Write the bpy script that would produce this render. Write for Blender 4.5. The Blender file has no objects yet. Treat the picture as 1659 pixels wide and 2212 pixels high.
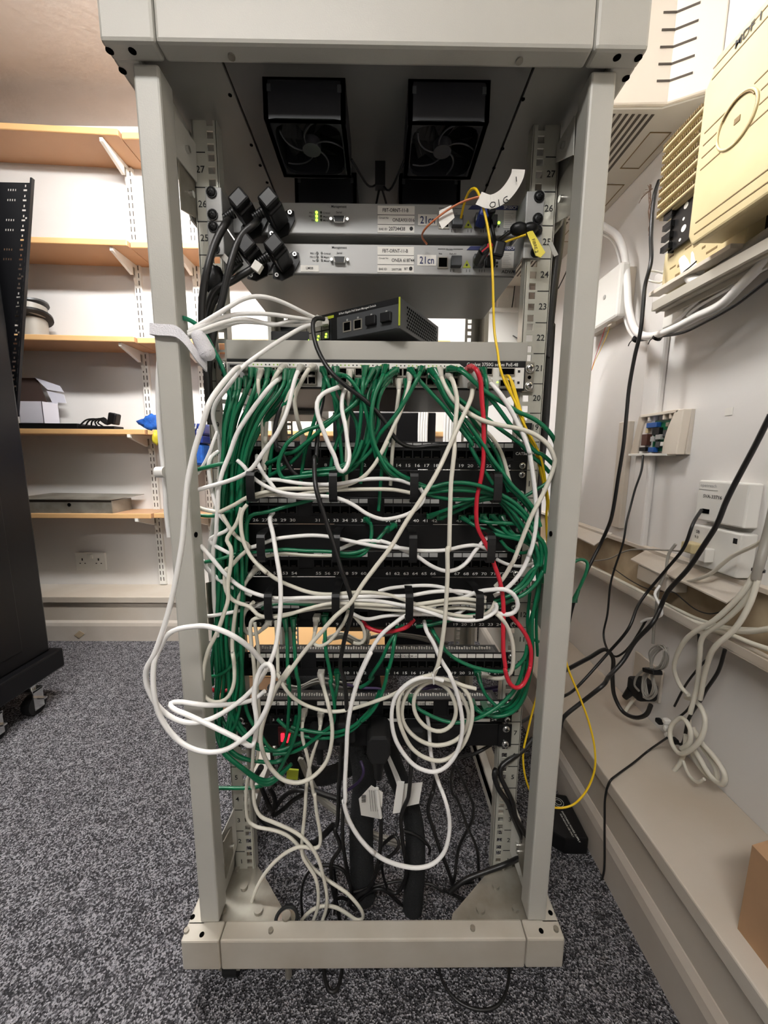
import bpy, math, random
from math import radians, sin, cos, pi
from mathutils import Vector, Matrix

SC = bpy.context.scene
COL = SC.collection
H = 0.885            # camera height above the carpet; heights below are written relative to it
rnd = random.Random(11)

# ------------------------------------------------------------------ camera
FPX = 810.0
def rotm(pitch, roll, yaw):
    return (Matrix.Rotation(yaw, 3, 'Z') @ Matrix.Rotation(-pitch, 3, 'X') @ Matrix.Rotation(roll, 3, 'Y'))
RC = rotm(.1476, -.0061, -.0096)
cd = bpy.data.cameras.new('camera')
cd.sensor_fit = 'HORIZONTAL'; cd.sensor_width = 36.0; cd.lens = 36.0 * FPX / 1659.0
cd.clip_start = .02; cd.clip_end = 50
cam = bpy.data.objects.new('camera', cd); COL.objects.link(cam)
r_, f_, u_ = RC.col[0], RC.col[1], RC.col[2]
M = Matrix((r_, u_, -f_)).transposed().to_4x4()
M.translation = Vector((0, 0, H))
cam.matrix_world = M
SC.camera = cam

# ------------------------------------------------------------------ light and exposure
SC.view_settings.view_transform = 'Standard'
SC.view_settings.look = 'None'
SC.view_settings.gamma = 1.0
SC.view_settings.use_curve_mapping = False
SC.view_settings.exposure = 0.38
w = bpy.data.worlds.new('world'); SC.world = w; w.use_nodes = True
w.node_tree.nodes['Background'].inputs[0].default_value = (.9, .95, 1, 1)
w.node_tree.nodes['Background'].inputs[1].default_value = .2
def area(name, loc, sx, sy, power, color, rot=(0, 0, 0)):
    l = bpy.data.lights.new(name, 'AREA'); l.shape = 'RECTANGLE'; l.size = sx; l.size_y = sy
    l.energy = power; l.color = color
    o = bpy.data.objects.new(name, l); COL.objects.link(o)
    o.location = (loc[0], loc[1], loc[2] + H); o.rotation_euler = rot
    return o
CEIL = 1.42
LAMP_BACK, LAMP_FRONT = 116.0, 29.0     # glow of the two ceiling battens

# ------------------------------------------------------------------ materials
def lin(c):
    c = c / 255.0
    return c / 12.92 if c <= .04045 else ((c + .055) / 1.055) ** 2.4
def mat(name, rgb, rough=.5, metal=0.0, noise=0.0, nscale=40.0, bump=0.0, bscale=200.0, emit=0.0, spec=.5, rgb2=None, alpha=None):
    m = bpy.data.materials.new(name); m.use_nodes = True
    nt = m.node_tree; b = nt.nodes['Principled BSDF']
    c = tuple(lin(v) for v in rgb) + (1,)
    b.inputs['Base Color'].default_value = c
    b.inputs['Roughness'].default_value = rough
    b.inputs['Metallic'].default_value = metal
    b.inputs['Specular IOR Level'].default_value = spec
    tc = nt.nodes.new('ShaderNodeTexCoord')
    if noise or rgb2:
        n = nt.nodes.new('ShaderNodeTexNoise'); n.inputs['Scale'].default_value = nscale; n.inputs['Detail'].default_value = 6
        nt.links.new(tc.outputs['Object'], n.inputs['Vector'])
        r = nt.nodes.new('ShaderNodeValToRGB')
        r.color_ramp.elements[0].position = .35; r.color_ramp.elements[1].position = .68
        c2 = tuple(lin(v) for v in rgb2) + (1,) if rgb2 else tuple(v * (1 - noise) for v in c[:3]) + (1,)
        r.color_ramp.elements[0].color = c2; r.color_ramp.elements[1].color = c
        nt.links.new(n.outputs['Fac'], r.inputs['Fac']); nt.links.new(r.outputs['Color'], b.inputs['Base Color'])
    if bump:
        n2 = nt.nodes.new('ShaderNodeTexNoise'); n2.inputs['Scale'].default_value = bscale; n2.inputs['Detail'].default_value = 3
        nt.links.new(tc.outputs['Object'], n2.inputs['Vector'])
        bp = nt.nodes.new('ShaderNodeBump'); bp.inputs['Strength'].default_value = bump; bp.inputs['Distance'].default_value = .002
        nt.links.new(n2.outputs['Fac'], bp.inputs['Height']); nt.links.new(bp.outputs['Normal'], b.inputs['Normal'])
    if emit:
        b.inputs['Emission Color'].default_value = c; b.inputs['Emission Strength'].default_value = emit
    return m
X = {}
X['rack'] = mat('rack_paint', (178, 176, 168), .42, noise=.03, nscale=12, bump=.08, bscale=700)
X['steel_rail'] = mat('rail_paint', (184, 183, 172), .33, .25, noise=.05, nscale=30)
X['base'] = mat('dusty_paint', (184, 179, 168), .55, noise=.0, rgb2=(170, 162, 148), nscale=9)
X['galv'] = mat('galvanised_steel', (172, 168, 158), .4, .5, rgb2=(132, 126, 114), nscale=14)
X['chrome'] = mat('bright_screw_metal', (215, 215, 212), .22, .95)
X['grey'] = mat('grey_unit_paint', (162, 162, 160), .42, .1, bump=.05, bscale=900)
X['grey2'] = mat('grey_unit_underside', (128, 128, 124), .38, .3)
X['shelf'] = mat('blank_shelf_paint', (168, 166, 158), .4, .1)
X['darkgrey'] = mat('charcoal_metal', (74, 76, 78), .42, .3)
X['black'] = mat('black_plastic', (15, 15, 16), .42, spec=.35)
X['panel'] = mat('black_panel_paint', (15, 15, 16), .42, spec=.3)
X['matblack'] = mat('matt_black', (9, 9, 10), .7)
X['hole'] = mat('dark_opening', (3, 3, 3), .95, spec=.05)
X['fan'] = mat('fan_black', (24, 25, 30), .5)
X['fanarm'] = mat('fan_spoke_grey', (56, 56, 60), .5)
X['white'] = mat('white_plastic', (228, 226, 220), .38)
X['label'] = mat('paper_label', (222, 219, 212), .7)
X['greylabel'] = mat('grey_label_window', (168, 168, 166), .5)
X['ink'] = mat('black_ink', (14, 14, 16), .6)
X['inkblue'] = mat('blue_ink', (30, 40, 90), .6)
X['navy'] = mat('navy_print', (28, 38, 92), .5)
X['print'] = mat('white_print', (225, 225, 220), .5)
X['leg'] = mat('green_led', (170, 255, 60), .4, emit=3.0)
X['ledoff'] = mat('unlit_led', (40, 44, 36), .4)
X['leddim'] = mat('olive_led', (120, 150, 50), .4, emit=.3)
X['redlamp'] = mat('red_rocker_light', (255, 40, 60), .3, emit=1.3)
X['redclear'] = mat('smoky_red_plastic', (70, 30, 32), .2)
X['brass'] = mat('dull_contacts', (44, 40, 34), .4, .5)
X['c_white'] = mat('white_cable_jacket', (236, 234, 231), .38, spec=.5)
X['c_beige'] = mat('beige_cable_jacket', (214, 210, 196), .42)
X['c_green'] = mat('green_cable_jacket', (6, 104, 68), .34)
X['c_teal'] = mat('teal_green_cable_jacket', (10, 116, 84), .34)
X['c_red'] = mat('red_cable_jacket', (196, 34, 52), .36)
X['c_black'] = mat('black_cable_jacket', (22, 21, 21), .4)
X['c_yellow'] = mat('yellow_fibre_jacket', (235, 196, 30), .36)
X['c_orange'] = mat('orange_fibre_jacket', (190, 108, 66), .4)
X['c_grey'] = mat('grey_cable_jacket', (150, 146, 138), .45)
X['c_purple'] = mat('purple_cable_jacket', (62, 48, 84), .45)
X['wall'] = mat('painted_plaster', (222, 219, 216), .75, rgb2=(216, 212, 208), nscale=2.5, bump=.25, bscale=30)
X['ceil'] = mat('ceiling_plaster', (206, 196, 187), .85, noise=.06, nscale=8, bump=.6, bscale=45)
X['trim'] = mat('painted_trim', (205, 198, 188), .5, rgb2=(188, 176, 160), nscale=3, bump=.1, bscale=40)
X['skirt'] = mat('painted_skirting', (196, 188, 178), .5, rgb2=(178, 168, 156), nscale=5)
X['gap'] = mat('shadow_gap', (70, 62, 54), .8)
X['wood'] = mat('orange_wood_laminate', (198, 158, 122), .5, rgb2=(190, 148, 112), nscale=3)
X['woodedge'] = mat('lipped_wood_edge', (222, 178, 124), .45)
X['cream'] = mat('cream_plastic', (206, 191, 150), .45, rgb2=(198, 182, 140), nscale=12)
X['creamdark'] = mat('cream_groove', (120, 98, 62), .6)
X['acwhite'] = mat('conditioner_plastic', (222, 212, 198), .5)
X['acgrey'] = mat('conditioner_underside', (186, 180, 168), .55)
X['pcb'] = mat('circuit_green', (24, 96, 62), .4)
X['blue'] = mat('blue_cloth', (22, 92, 178), .8, rgb2=(14, 70, 150), nscale=60, bump=.8, bscale=160)
X['navyblue'] = mat('deep_blue_plastic', (16, 44, 120), .5)
X['relayblue'] = mat('blue_component', (30, 80, 150), .4)
X['brown'] = mat('brown_component', (78, 44, 34), .5)
X['cardboard'] = mat('cardboard', (178, 142, 108), .8, noise=.06, nscale=30)
X['cardwhite'] = mat('white_card', (214, 212, 222), .7)
X['cardbrown'] = mat('brown_card_inside', (60, 44, 38), .85)
X['silver'] = mat('scuffed_tin', (168, 164, 154), .45, .5, rgb2=(128, 122, 110), nscale=12)
X['cab'] = mat('black_cabinet_paint', (9, 9, 11), .38, spec=.3)
X['sleeve'] = mat('black_mesh_sleeve', (24, 25, 26), .85, bump=1, bscale=500)
X['dust'] = mat('dusty_trunking', (196, 180, 152), .7, rgb2=(150, 130, 104), nscale=8)
X['velcro'] = mat('white_hook_strap', (224, 222, 226), .95, bump=.8, bscale=600)
X['yelltag'] = mat('yellow_tag', (222, 204, 60), .5)
X['lime'] = mat('lime_print', (170, 180, 40), .5)
X['clear'] = mat('clear_plug', (176, 174, 166), .15, spec=.8)
X['clearg'] = mat('clear_green_boot', (10, 92, 60), .25, spec=.7)
X['boot'] = mat('grey_boot', (188, 184, 174), .35)

X['tray'] = mat('fan_tray_shaded', (104, 103, 100), .5)  # shade under the rack top is put into this darker colour
X['glow1'] = mat('batten_glow', (253, 252, 250), .5, emit=LAMP_BACK)
X['glow2'] = mat('batten_glow_front', (253, 252, 250), .5, emit=LAMP_FRONT)
X['strip'] = mat('tray_strip_shaded', (132, 130, 125), .5)  # rack grey darkened, underside shade painted into the side strips
X['wirebrown'] = mat('dull_brown_wire', (150, 124, 108), .6)
X['farwall'] = mat('low_bounce_wall_paint', (120, 116, 110), .8)  # for the unseen left and front walls, darkened to cut bounced light
def carpet_mat():
    m = bpy.data.materials.new('speckled_carpet'); m.use_nodes = True
    nt = m.node_tree; b = nt.nodes['Principled BSDF']; b.inputs['Roughness'].default_value = .95
    b.inputs['Specular IOR Level'].default_value = .15
    tc = nt.nodes.new('ShaderNodeTexCoord')
    n = nt.nodes.new('ShaderNodeTexNoise'); n.inputs['Scale'].default_value = 420; n.inputs['Detail'].default_value = 2; n.inputs['Roughness'].default_value = .6
    v = nt.nodes.new('ShaderNodeTexVoronoi'); v.inputs['Scale'].default_value = 380
    n3 = nt.nodes.new('ShaderNodeTexNoise'); n3.inputs['Scale'].default_value = 40
    for q in (n, v, n3): nt.links.new(tc.outputs['Object'], q.inputs['Vector'])
    r = nt.nodes.new('ShaderNodeValToRGB'); e = r.color_ramp.elements
    e[0].position = .34; e[0].color = (.032, .031, .034, 1)
    e[1].position = .72; e[1].color = (.46, .45, .48, 1)
    a = e.new(.52); a.color = (.10, .097, .106, 1)
    mx = nt.nodes.new('ShaderNodeMix'); mx.data_type = 'FLOAT'; mx.inputs[0].default_value = .45
    vv = nt.nodes.new('ShaderNodeSeparateColor'); nt.links.new(v.outputs['Color'], vv.inputs[0])
    nt.links.new(n.outputs['Fac'], mx.inputs[2]); nt.links.new(vv.outputs[0], mx.inputs[3])
    ad = nt.nodes.new('ShaderNodeMath'); ad.operation = 'MULTIPLY_ADD'; ad.inputs[1].default_value = .3; ad.inputs[2].default_value = -.12
    nt.links.new(n3.outputs['Fac'], ad.inputs[0])
    s = nt.nodes.new('ShaderNodeMath'); s.operation = 'ADD'
    nt.links.new(mx.outputs[0], s.inputs[0]); nt.links.new(ad.outputs[0], s.inputs[1])
    nt.links.new(s.outputs[0], r.inputs['Fac']); nt.links.new(r.outputs['Color'], b.inputs['Base Color'])
    bp = nt.nodes.new('ShaderNodeBump'); bp.inputs['Strength'].default_value = 1; bp.inputs['Distance'].default_value = .006
    nt.links.new(v.outputs['Distance'], bp.inputs['Height']); nt.links.new(bp.outputs['Normal'], b.inputs['Normal'])
    return m
X['carpet'] = carpet_mat()

# ------------------------------------------------------------------ helpers
def ray(px, py):
    return RC @ Vector(((px - 829.5) / FPX, 1.0, -(py - 1106) / FPX))
def atY(px, py, y): d = ray(px, py); return d * (y / d.y)
def atX(px, py, x): d = ray(px, py); return d * (x / d.x)
def atZ(px, py, z): d = ray(px, py); return d * (z / d.z)

class MB:
    def __init__(s): s.v = []; s.f = []; s.m = []; s.sm = []
    def add(s, vs, fs, mi=0, smooth=False):
        o = len(s.v); s.v += [tuple(q) for q in vs]
        for f in fs: s.f.append([i + o for i in f]); s.m.append(mi); s.sm.append(smooth)
        return s
    def box(s, x0, x1, y0, y1, z0, z1, mi=0):
        v = [(x0, y0, z0), (x1, y0, z0), (x1, y1, z0), (x0, y1, z0), (x0, y0, z1), (x1, y0, z1), (x1, y1, z1), (x0, y1, z1)]
        return s.add(v, [(0, 3, 2, 1), (4, 5, 6, 7), (0, 1, 5, 4), (1, 2, 6, 5), (2, 3, 7, 6), (3, 0, 4, 7)], mi)
    def cbox(s, c, d, R=None, mi=0):
        c = Vector(c); hx, hy, hz = d[0] / 2, d[1] / 2, d[2] / 2
        R = R or Matrix.Identity(3)
        v = [c + R @ Vector(q) for q in [(-hx, -hy, -hz), (hx, -hy, -hz), (hx, hy, -hz), (-hx, hy, -hz), (-hx, -hy, hz), (hx, -hy, hz), (hx, hy, hz), (-hx, hy, hz)]]
        return s.add(v, [(0, 3, 2, 1), (4, 5, 6, 7), (0, 1, 5, 4), (1, 2, 6, 5), (2, 3, 7, 6), (3, 0, 4, 7)], mi)
    def prism(s, poly, a, b, mi=0, fn=None):
        # poly 2d, fn(u, v, w) -> xyz ; w runs a..b
        n = len(poly)
        v = [fn(p[0], p[1], a) for p in poly] + [fn(p[0], p[1], b) for p in poly]
        f = [tuple(range(n - 1, -1, -1)), tuple(range(n, 2 * n))]
        for i in range(n): j = (i + 1) % n; f.append((i, j, n + j, n + i))
        return s.add(v, f, mi)
    def quad(s, a, b, c, d, mi=0): return s.add([a, b, c, d], [(0, 1, 2, 3)], mi)
    def slab(s, pts, n, t, mi=0):
        n = Vector(n); k = len(pts)
        v = [Vector(p) for p in pts] + [Vector(p) + n * t for p in pts]
        f = [tuple(range(k - 1, -1, -1)), tuple(range(k, 2 * k))]
        for i in range(k): j = (i + 1) % k; f.append((i, j, k + j, k + i))
        return s.add(v, f, mi)
    def cyl(s, p0, p1, r, n=12, r2=None, mi=0, smooth=True):
        p0 = Vector(p0); p1 = Vector(p1); r2 = r if r2 is None else r2
        d = (p1 - p0).normalized(); a = d.orthogonal().normalized(); b = d.cross(a)
        v = [p0 + (a * cos(2 * pi * i / n) + b * sin(2 * pi * i / n)) * r for i in range(n)] + \
            [p1 + (a * cos(2 * pi * i / n) + b * sin(2 * pi * i / n)) * r2 for i in range(n)]
        s.add(v, [(i, (i + 1) % n, n + (i + 1) % n, n + i) for i in range(n)], mi, smooth)
        return s.add(v, [tuple(range(n - 1, -1, -1)), tuple(range(n, 2 * n))], mi)
    def tube(s, pts, r, n=8, mi=0, rs=None, closed=False):
        P = [Vector(p) for p in pts]; k = len(P); v = []
        t0 = (P[1] - P[0]).normalized(); a = t0.orthogonal().normalized()
        for i in range(k):
            if closed: t = (P[(i + 1) % k] - P[i - 1]).normalized()
            else: t = (P[min(i + 1, k - 1)] - P[max(i - 1, 0)]).normalized()
            a = (a - t * a.dot(t))
            a = a.normalized() if a.length > 1e-6 else t.orthogonal().normalized()
            b = t.cross(a); rr = rs[i] if rs else r
            v += [P[i] + (a * cos(2 * pi * j / n) + b * sin(2 * pi * j / n)) * rr for j in range(n)]
        f = []
        for i in range(k - (0 if closed else 1)):
            q = (i + 1) % k
            for j in range(n): f.append((i * n + j, i * n + (j + 1) % n, q * n + (j + 1) % n, q * n + j))
        s.add(v, f, mi, True)
        if not closed: s.add(v[:n] + v[-n:], [tuple(range(n - 1, -1, -1)), tuple(range(n, 2 * n))], mi)
        return s
    def ribbon(s, pts, wdir, w, t, mi=0):
        # flat strip following pts, width along wdir
        P = [Vector(p) for p in pts]; W = [Vector(q).normalized() for q in (wdir if isinstance(wdir, list) else [wdir] * len(P))]
        v = []
        for i, p in enumerate(P):
            tg = (P[min(i + 1, len(P) - 1)] - P[max(i - 1, 0)]).normalized(); nn = tg.cross(W[i]).normalized()
            v += [p - W[i] * w / 2 - nn * t / 2, p + W[i] * w / 2 - nn * t / 2, p + W[i] * w / 2 + nn * t / 2, p - W[i] * w / 2 + nn * t / 2]
        f = []
        for i in range(len(P) - 1):
            for j in range(4): f.append((i * 4 + j, i * 4 + (j + 1) % 4, i * 4 + 4 + (j + 1) % 4, i * 4 + 4 + j))
        f += [(3, 2, 1, 0), tuple(len(v) - 4 + q for q in (0, 1, 2, 3))]
        return s.add(v, f, mi, False)
    def sphere(s, c, r, n=10, sc=(1, 1, 1), mi=0):
        v = []; m = n // 2
        for i in range(m + 1):
            th = pi * i / m
            for j in range(n): v.append((c[0] + r * sc[0] * sin(th) * cos(2 * pi * j / n), c[1] + r * sc[1] * sin(th) * sin(2 * pi * j / n), c[2] + r * sc[2] * cos(th)))
        f = [(i * n + j, i * n + (j + 1) % n, (i + 1) * n + (j + 1) % n, (i + 1) * n + j) for i in range(m) for j in range(n)]
        return s.add(v, f, mi, True)
    def text(s, t, org, right, up, size, mi=0, align='C', sx=1.0):
        vs, fs, w = glyphs(t)
        right = Vector(right).normalized(); up = Vector(up).normalized(); o = Vector(org)
        off = {'C': -w / 2, 'L': 0, 'R': -w}[align]
        return s.add([o + right * ((q[0] + off) * size * sx) + up * ((q[1]) * size) for q in vs], fs, mi)
    def build(s, name, mats, parent=None, bevel=0, label=None, sub=0):
        me = bpy.data.meshes.new(name)
        me.from_pydata([(a, b, c + H) for a, b, c in s.v], [], s.f)
        for q in (mats if isinstance(mats, (list, tuple)) else [mats]): me.materials.append(X[q])
        me.polygons.foreach_set('material_index', s.m); me.polygons.foreach_set('use_smooth', s.sm)
        me.update()
        o = bpy.data.objects.new(name, me); COL.objects.link(o)
        if parent is not None:
            o.parent = parent
            o.location = -wloc(parent)
        else:
            # top-level mesh: put its origin at the foot of its bounding box
            xs = [q[0] for q in s.v]; ys = [q[1] for q in s.v]; zs = [q[2] for q in s.v]
            c = Vector(((min(xs) + max(xs)) / 2, (min(ys) + max(ys)) / 2, min(zs) + H))
            me.transform(Matrix.Translation(-c)); o.location = c
        if bevel:
            bm = o.modifiers.new('bevel', 'BEVEL'); bm.width = bevel; bm.segments = 2; bm.limit_method = 'ANGLE'; bm.angle_limit = radians(50)
        if label: o['label'] = label
        return o
def wloc(o):
    l = Vector(o.location)
    while o.parent is not None: o = o.parent; l += Vector(o.location)
    return l
_gc = {}
def glyphs(t):
    if t not in _gc:
        cu = bpy.data.curves.new('t', 'FONT'); cu.body = t; cu.offset = .012; cu.resolution_u = 2
        o = bpy.data.objects.new('t', cu); COL.objects.link(o)
        bpy.context.view_layer.update()
        me = bpy.data.meshes.new_from_object(o.evaluated_get(bpy.context.evaluated_depsgraph_get()))
        vs = [(q.co.x, q.co.y) for q in me.vertices]; fs = [tuple(p.vertices) for p in me.polygons]
        bpy.data.objects.remove(o); bpy.data.meshes.remove(me); bpy.data.curves.remove(cu)
        _gc[t] = (vs, fs, max([q[0] for q in vs] or [0]))
    return _gc[t]
def thing(name, label, cat, loc, group=None):
    o = bpy.data.objects.new(name, None); COL.objects.link(o); o.empty_display_size = .05
    o.location = (loc[0], loc[1], loc[2] + H); o['label'] = label; o['category'] = cat
    if group: o['group'] = group
    return o
def tag(o, label, cat, group=None, kind=None):
    o['label'] = label; o['category'] = cat
    if group: o['group'] = group
    if kind: o['kind'] = kind
    return o
def struct(o, label=None):
    o['kind'] = 'structure'
    if label: o['label'] = label
    return o
def dup(o, parent=None, delta=Vector((0, 0, 0))):
    c = o.copy(); COL.objects.link(c); c.parent = parent
    if parent is None: c.location = Vector(o.location) + Vector(delta)
    for ch in [q for q in o.children]: dup(ch, c)
    return c
def spline(P, step=.006):
    P = [Vector(p) for p in P]
    if len(P) == 2: return P
    out = []
    Q = [P[0] * 2 - P[1]] + P + [P[-1] * 2 - P[-2]]
    for i in range(1, len(Q) - 2):
        a, b, c, d = Q[i - 1], Q[i], Q[i + 1], Q[i + 2]
        # centripetal Catmull-Rom
        t0 = 0; t1 = t0 + max((b - a).length, 1e-5) ** .5; t2 = t1 + max((c - b).length, 1e-5) ** .5; t3 = t2 + max((d - c).length, 1e-5) ** .5
        n = max(2, int((c - b).length / step))
        for k in range(n):
            t = t1 + (t2 - t1) * k / n
            A1 = a * ((t1 - t) / (t1 - t0)) + b * ((t - t0) / (t1 - t0)); A2 = b * ((t2 - t) / (t2 - t1)) + c * ((t - t1) / (t2 - t1)); A3 = c * ((t3 - t) / (t3 - t2)) + d * ((t - t2) / (t3 - t2))
            B1 = A1 * ((t2 - t) / (t2 - t0)) + A2 * ((t - t0) / (t2 - t0)); B2 = A2 * ((t3 - t) / (t3 - t1)) + A3 * ((t - t1) / (t3 - t1))
            out.append(B1 * ((t2 - t) / (t2 - t1)) + B2 * ((t - t1) / (t2 - t1)))
    out.append(P[-1]); return out
def smooth2(P, it=2):
    for _ in range(it):
        P = [P[0]] + [(P[i - 1] + P[i] * 2 + P[i + 1]) / 4 for i in range(1, len(P) - 1)] + [P[-1]]
    return P

# ================================================================== the room
FL = -H
WX = .695; BY = 1.88
b = MB().box(-2.6, WX + .1, -2.0, BY + .1, FL - .05, FL); struct(b.build('floor', 'carpet'))
b = MB().box(-2.6, WX + .1, -2.0, BY + .1, CEIL, CEIL + .05); struct(b.build('ceiling', 'ceil'))
b = MB().box(-2.6, WX + .1, BY, BY + .1, FL, CEIL); struct(b.build('wall_back', 'wall'))
b = MB().box(WX, WX + .1, -2.0, BY, FL, CEIL); struct(b.build('wall_right', 'wall'))
b = MB().box(-2.7, -2.6, -2.0, BY + .1, FL, CEIL); struct(b.build('wall_left', 'farwall'))
b = MB().box(-2.7, WX + .1, -2.1, -2.0, FL, CEIL); struct(b.build('wall_front', 'farwall'))
# boxed ledge with skirting running round the back and right walls
LZ = -.664
def ledge_profile():  # (distance out from front face, z)
    return None
b = MB()
b.box(-2.6, .478, 1.70, BY, LZ - .03, LZ)                 # ledge top lip
b.box(-2.6, .49, 1.712, BY, -.80, LZ - .03)                # fascia
struct(b.build('trim_1', 'trim', bevel=.003), 'painted boxed ledge along the back wall')
b = MB()
b.box(.478, WX, -2.0, BY, LZ - .03, LZ)
b.box(.492, WX, -2.0, 1.8, -.80, LZ - .03)
struct(b.build('trim_2', 'trim', bevel=.003), 'painted boxed ledge along the right wall')
pb = [(0, FL), (0, -.81), (.004, -.795), (.012, -.785), (.03, -.78), (.03, FL)]
b = MB().prism(pb, -2.6, .47, 0, lambda u, v, w: (w, 1.70 + u, v)); struct(b.build('baseboard_back', 'skirt'))
b = MB().prism(pb, -2.0, 1.71, 0, lambda u, v, w: (.478 + u, w, v)); struct(b.build('baseboard_right', 'skirt'))
b = MB().slab([atY(160, 1372, 1.699), atY(172, 1362, 1.699), atY(183, 1369, 1.699), atY(171, 1379, 1.699)], (0, -1, 0), .001)
tag(b.build('torn_tape', 'dust'), 'small torn patch of brown tape stuck on the back skirting', 'tape')

# ceiling lamps (battens)
for nm, x, y, lb, g in (('ceiling_light', -.50, .87, 'long batten lamp on the ceiling over the rack', 'glow1'), ('ceiling_light', -.55, -.85, 'long batten lamp on the ceiling behind the viewpoint', 'glow2')):
    t = thing(nm, lb, 'lamp', (x, y, CEIL - .08))
    hw = .05 if g == 'glow1' else .12
    MB().box(x - .58, x + .58, y - hw, y + hw, CEIL - .075, CEIL - .03).build('diffuser', g, t, .006)
    MB().box(x - .6, x + .6, y - .05, y + .05, CEIL - .03, CEIL).build('housing', 'white', t, .004)
    for s in (-1, 1): MB().box(x + s * .595 - .012, x + s * .595 + .012, y - hw, y + hw, CEIL - .08, CEIL).build('end_cap', 'white', t)

# ================================================================== shelves on the back wall
SX0 = -2.3
def shelf(z, x0, x1, yf, yb, lb, cat='shelf', tilt=0.0, th=.021):
    t = thing('wall_shelf', lb, cat, ((x0 + x1) / 2, yb, z), 'orange wood shelves on the back wall')
    def Z(x): return z + tilt * (x - x1)
    def slabz(xa, xb, ya, yb_, za, zb):
        return [(xa, ya, Z(xa) + za), (xb, ya, Z(xb) + za), (xb, yb_, Z(xb) + za), (xa, yb_, Z(xa) + za), (xa, ya, Z(xa) + zb), (xb, ya, Z(xb) + zb), (xb, yb_, Z(xb) + zb), (xa, yb_, Z(xa) + zb)]
    F = [(0, 3, 2, 1), (4, 5, 6, 7), (0, 1, 5, 4), (1, 2, 6, 5), (2, 3, 7, 6), (3, 0, 4, 7)]
    MB().add(slabz(x0, x1, yf + .008, yb, 0, th), F).build('board', 'wood', t)
    MB().add(slabz(x0, x1, yf, yf + .008, -.001, th + .001), F).build('front_lipping', 'woodedge', t, .003)
    return t
ZS = [1.252, .852, .476, .090, -.290]
names = ['top', 'second', 'middle', 'fourth', 'lowest']
for i, z in enumerate(ZS):
    x0 = SX0; sx = [-1.044, -1.046, -1.052, -1.05, -1.055][i]
    yf = 1.70 if i < 3 else 1.715
    shelf(z, x0, sx - .002, yf - .004, BY, 'left board of the %s orange wood shelf on the back wall' % names[i], tilt=[-.035, -.018, -.012, 0, 0][i])
    shelf(z, sx + .002, .30, yf + .012, BY, 'right board of the %s orange wood shelf behind the rack' % names[i])
# slotted uprights and brackets
for k, xs in enumerate((-1.118, -.852, -.462)):
    lb = ['slotted white wall upright left of the rack post', 'slotted white wall upright just behind the left rack post', 'slotted white wall upright seen through the rack'][k]
    t = thing('slotted_upright', lb, 'shelf upright', (xs, BY, -.66), 'slotted shelf uprights')
    MB().box(xs - .016, xs + .016, BY - .016, BY, -.66, 1.25).build('channel', 'white', t, .0015)
    b = MB(); z = -.64
    while z < 1.24:
        for s in (-1, 1): b.box(xs + s * .0075 - .0019, xs + s * .0075 + .0019, BY - .0168, BY - .0158, z, z + .02)
        z += .032
    b.build('slots', 'gap', t)
    for i, z in enumerate(ZS):
        L = .155; xb = xs - .004
        t2 = thing('shelf_bracket', '%s white bracket under the %s wooden shelf' % (['left', 'centre', 'rightmost'][k], names[i]), 'bracket', (xb, BY - .016, z - .09), 'white shelf brackets')
        poly = [(0, 0), (-L, 0), (-L, -.012), (-.002, -.085), (0, -.085)]
        MB().prism([(-.0, 0), (-L, 0), (-L, -.014), (-.14, -.018), (-.03, -.052), (-.03, -.014), (-.012, -.014), (-.012, -.062), (0, -.085)], -.0065, .0065, 0, lambda u, v, w_: (xb + w_, BY - .016 + u, z + v)).build('arm', 'white', t2)
        MB().box(xb - .003, xb + .003, BY - .05, BY - .025, z - .045, z - .016).build('slot_plate', 'silver', t2)

# double socket low on the back wall
t = thing('wall_socket', 'white double socket low on the back wall beneath the shelves', 'socket', (-1.48, BY, -.59))
MB().box(-1.556, -1.402, BY - .01, BY, -.588, -.494).build('plate', 'white', t, .003)
for cx in (-1.52, -1.438):
    b = MB()
    b.box(cx - .003, cx + .003, BY - .0108, BY - .0098, -.536, -.524); b.box(cx - .016, cx - .009, BY - .0108, BY - .0098, -.552, -.548); b.box(cx + .009, cx + .016, BY - .0108, BY - .0098, -.552, -.548)
    b.build('pin_holes', 'ink', t)
for cx in (-1.487, -1.471): MB().box(cx - .006, cx + .006, BY - .014, BY - .009, -.525, -.503).build('switch', 'white', t, .001)
t = thing('wall_socket', 'white socket on the back wall seen through the upper right of the rack', 'socket', tuple(atY(1095, 655, BY)))
p = atY(1095, 655, BY)
MB().box(p.x - .05, p.x + .03, BY - .02, BY, p.z - .05, p.z + .06).build('plate', 'white', t, .004)
MB().box(p.x - .004, p.x + .004, BY - .023, BY - .02, p.z + .002, p.z + .03).build('switch', 'white', t, .001)

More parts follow.
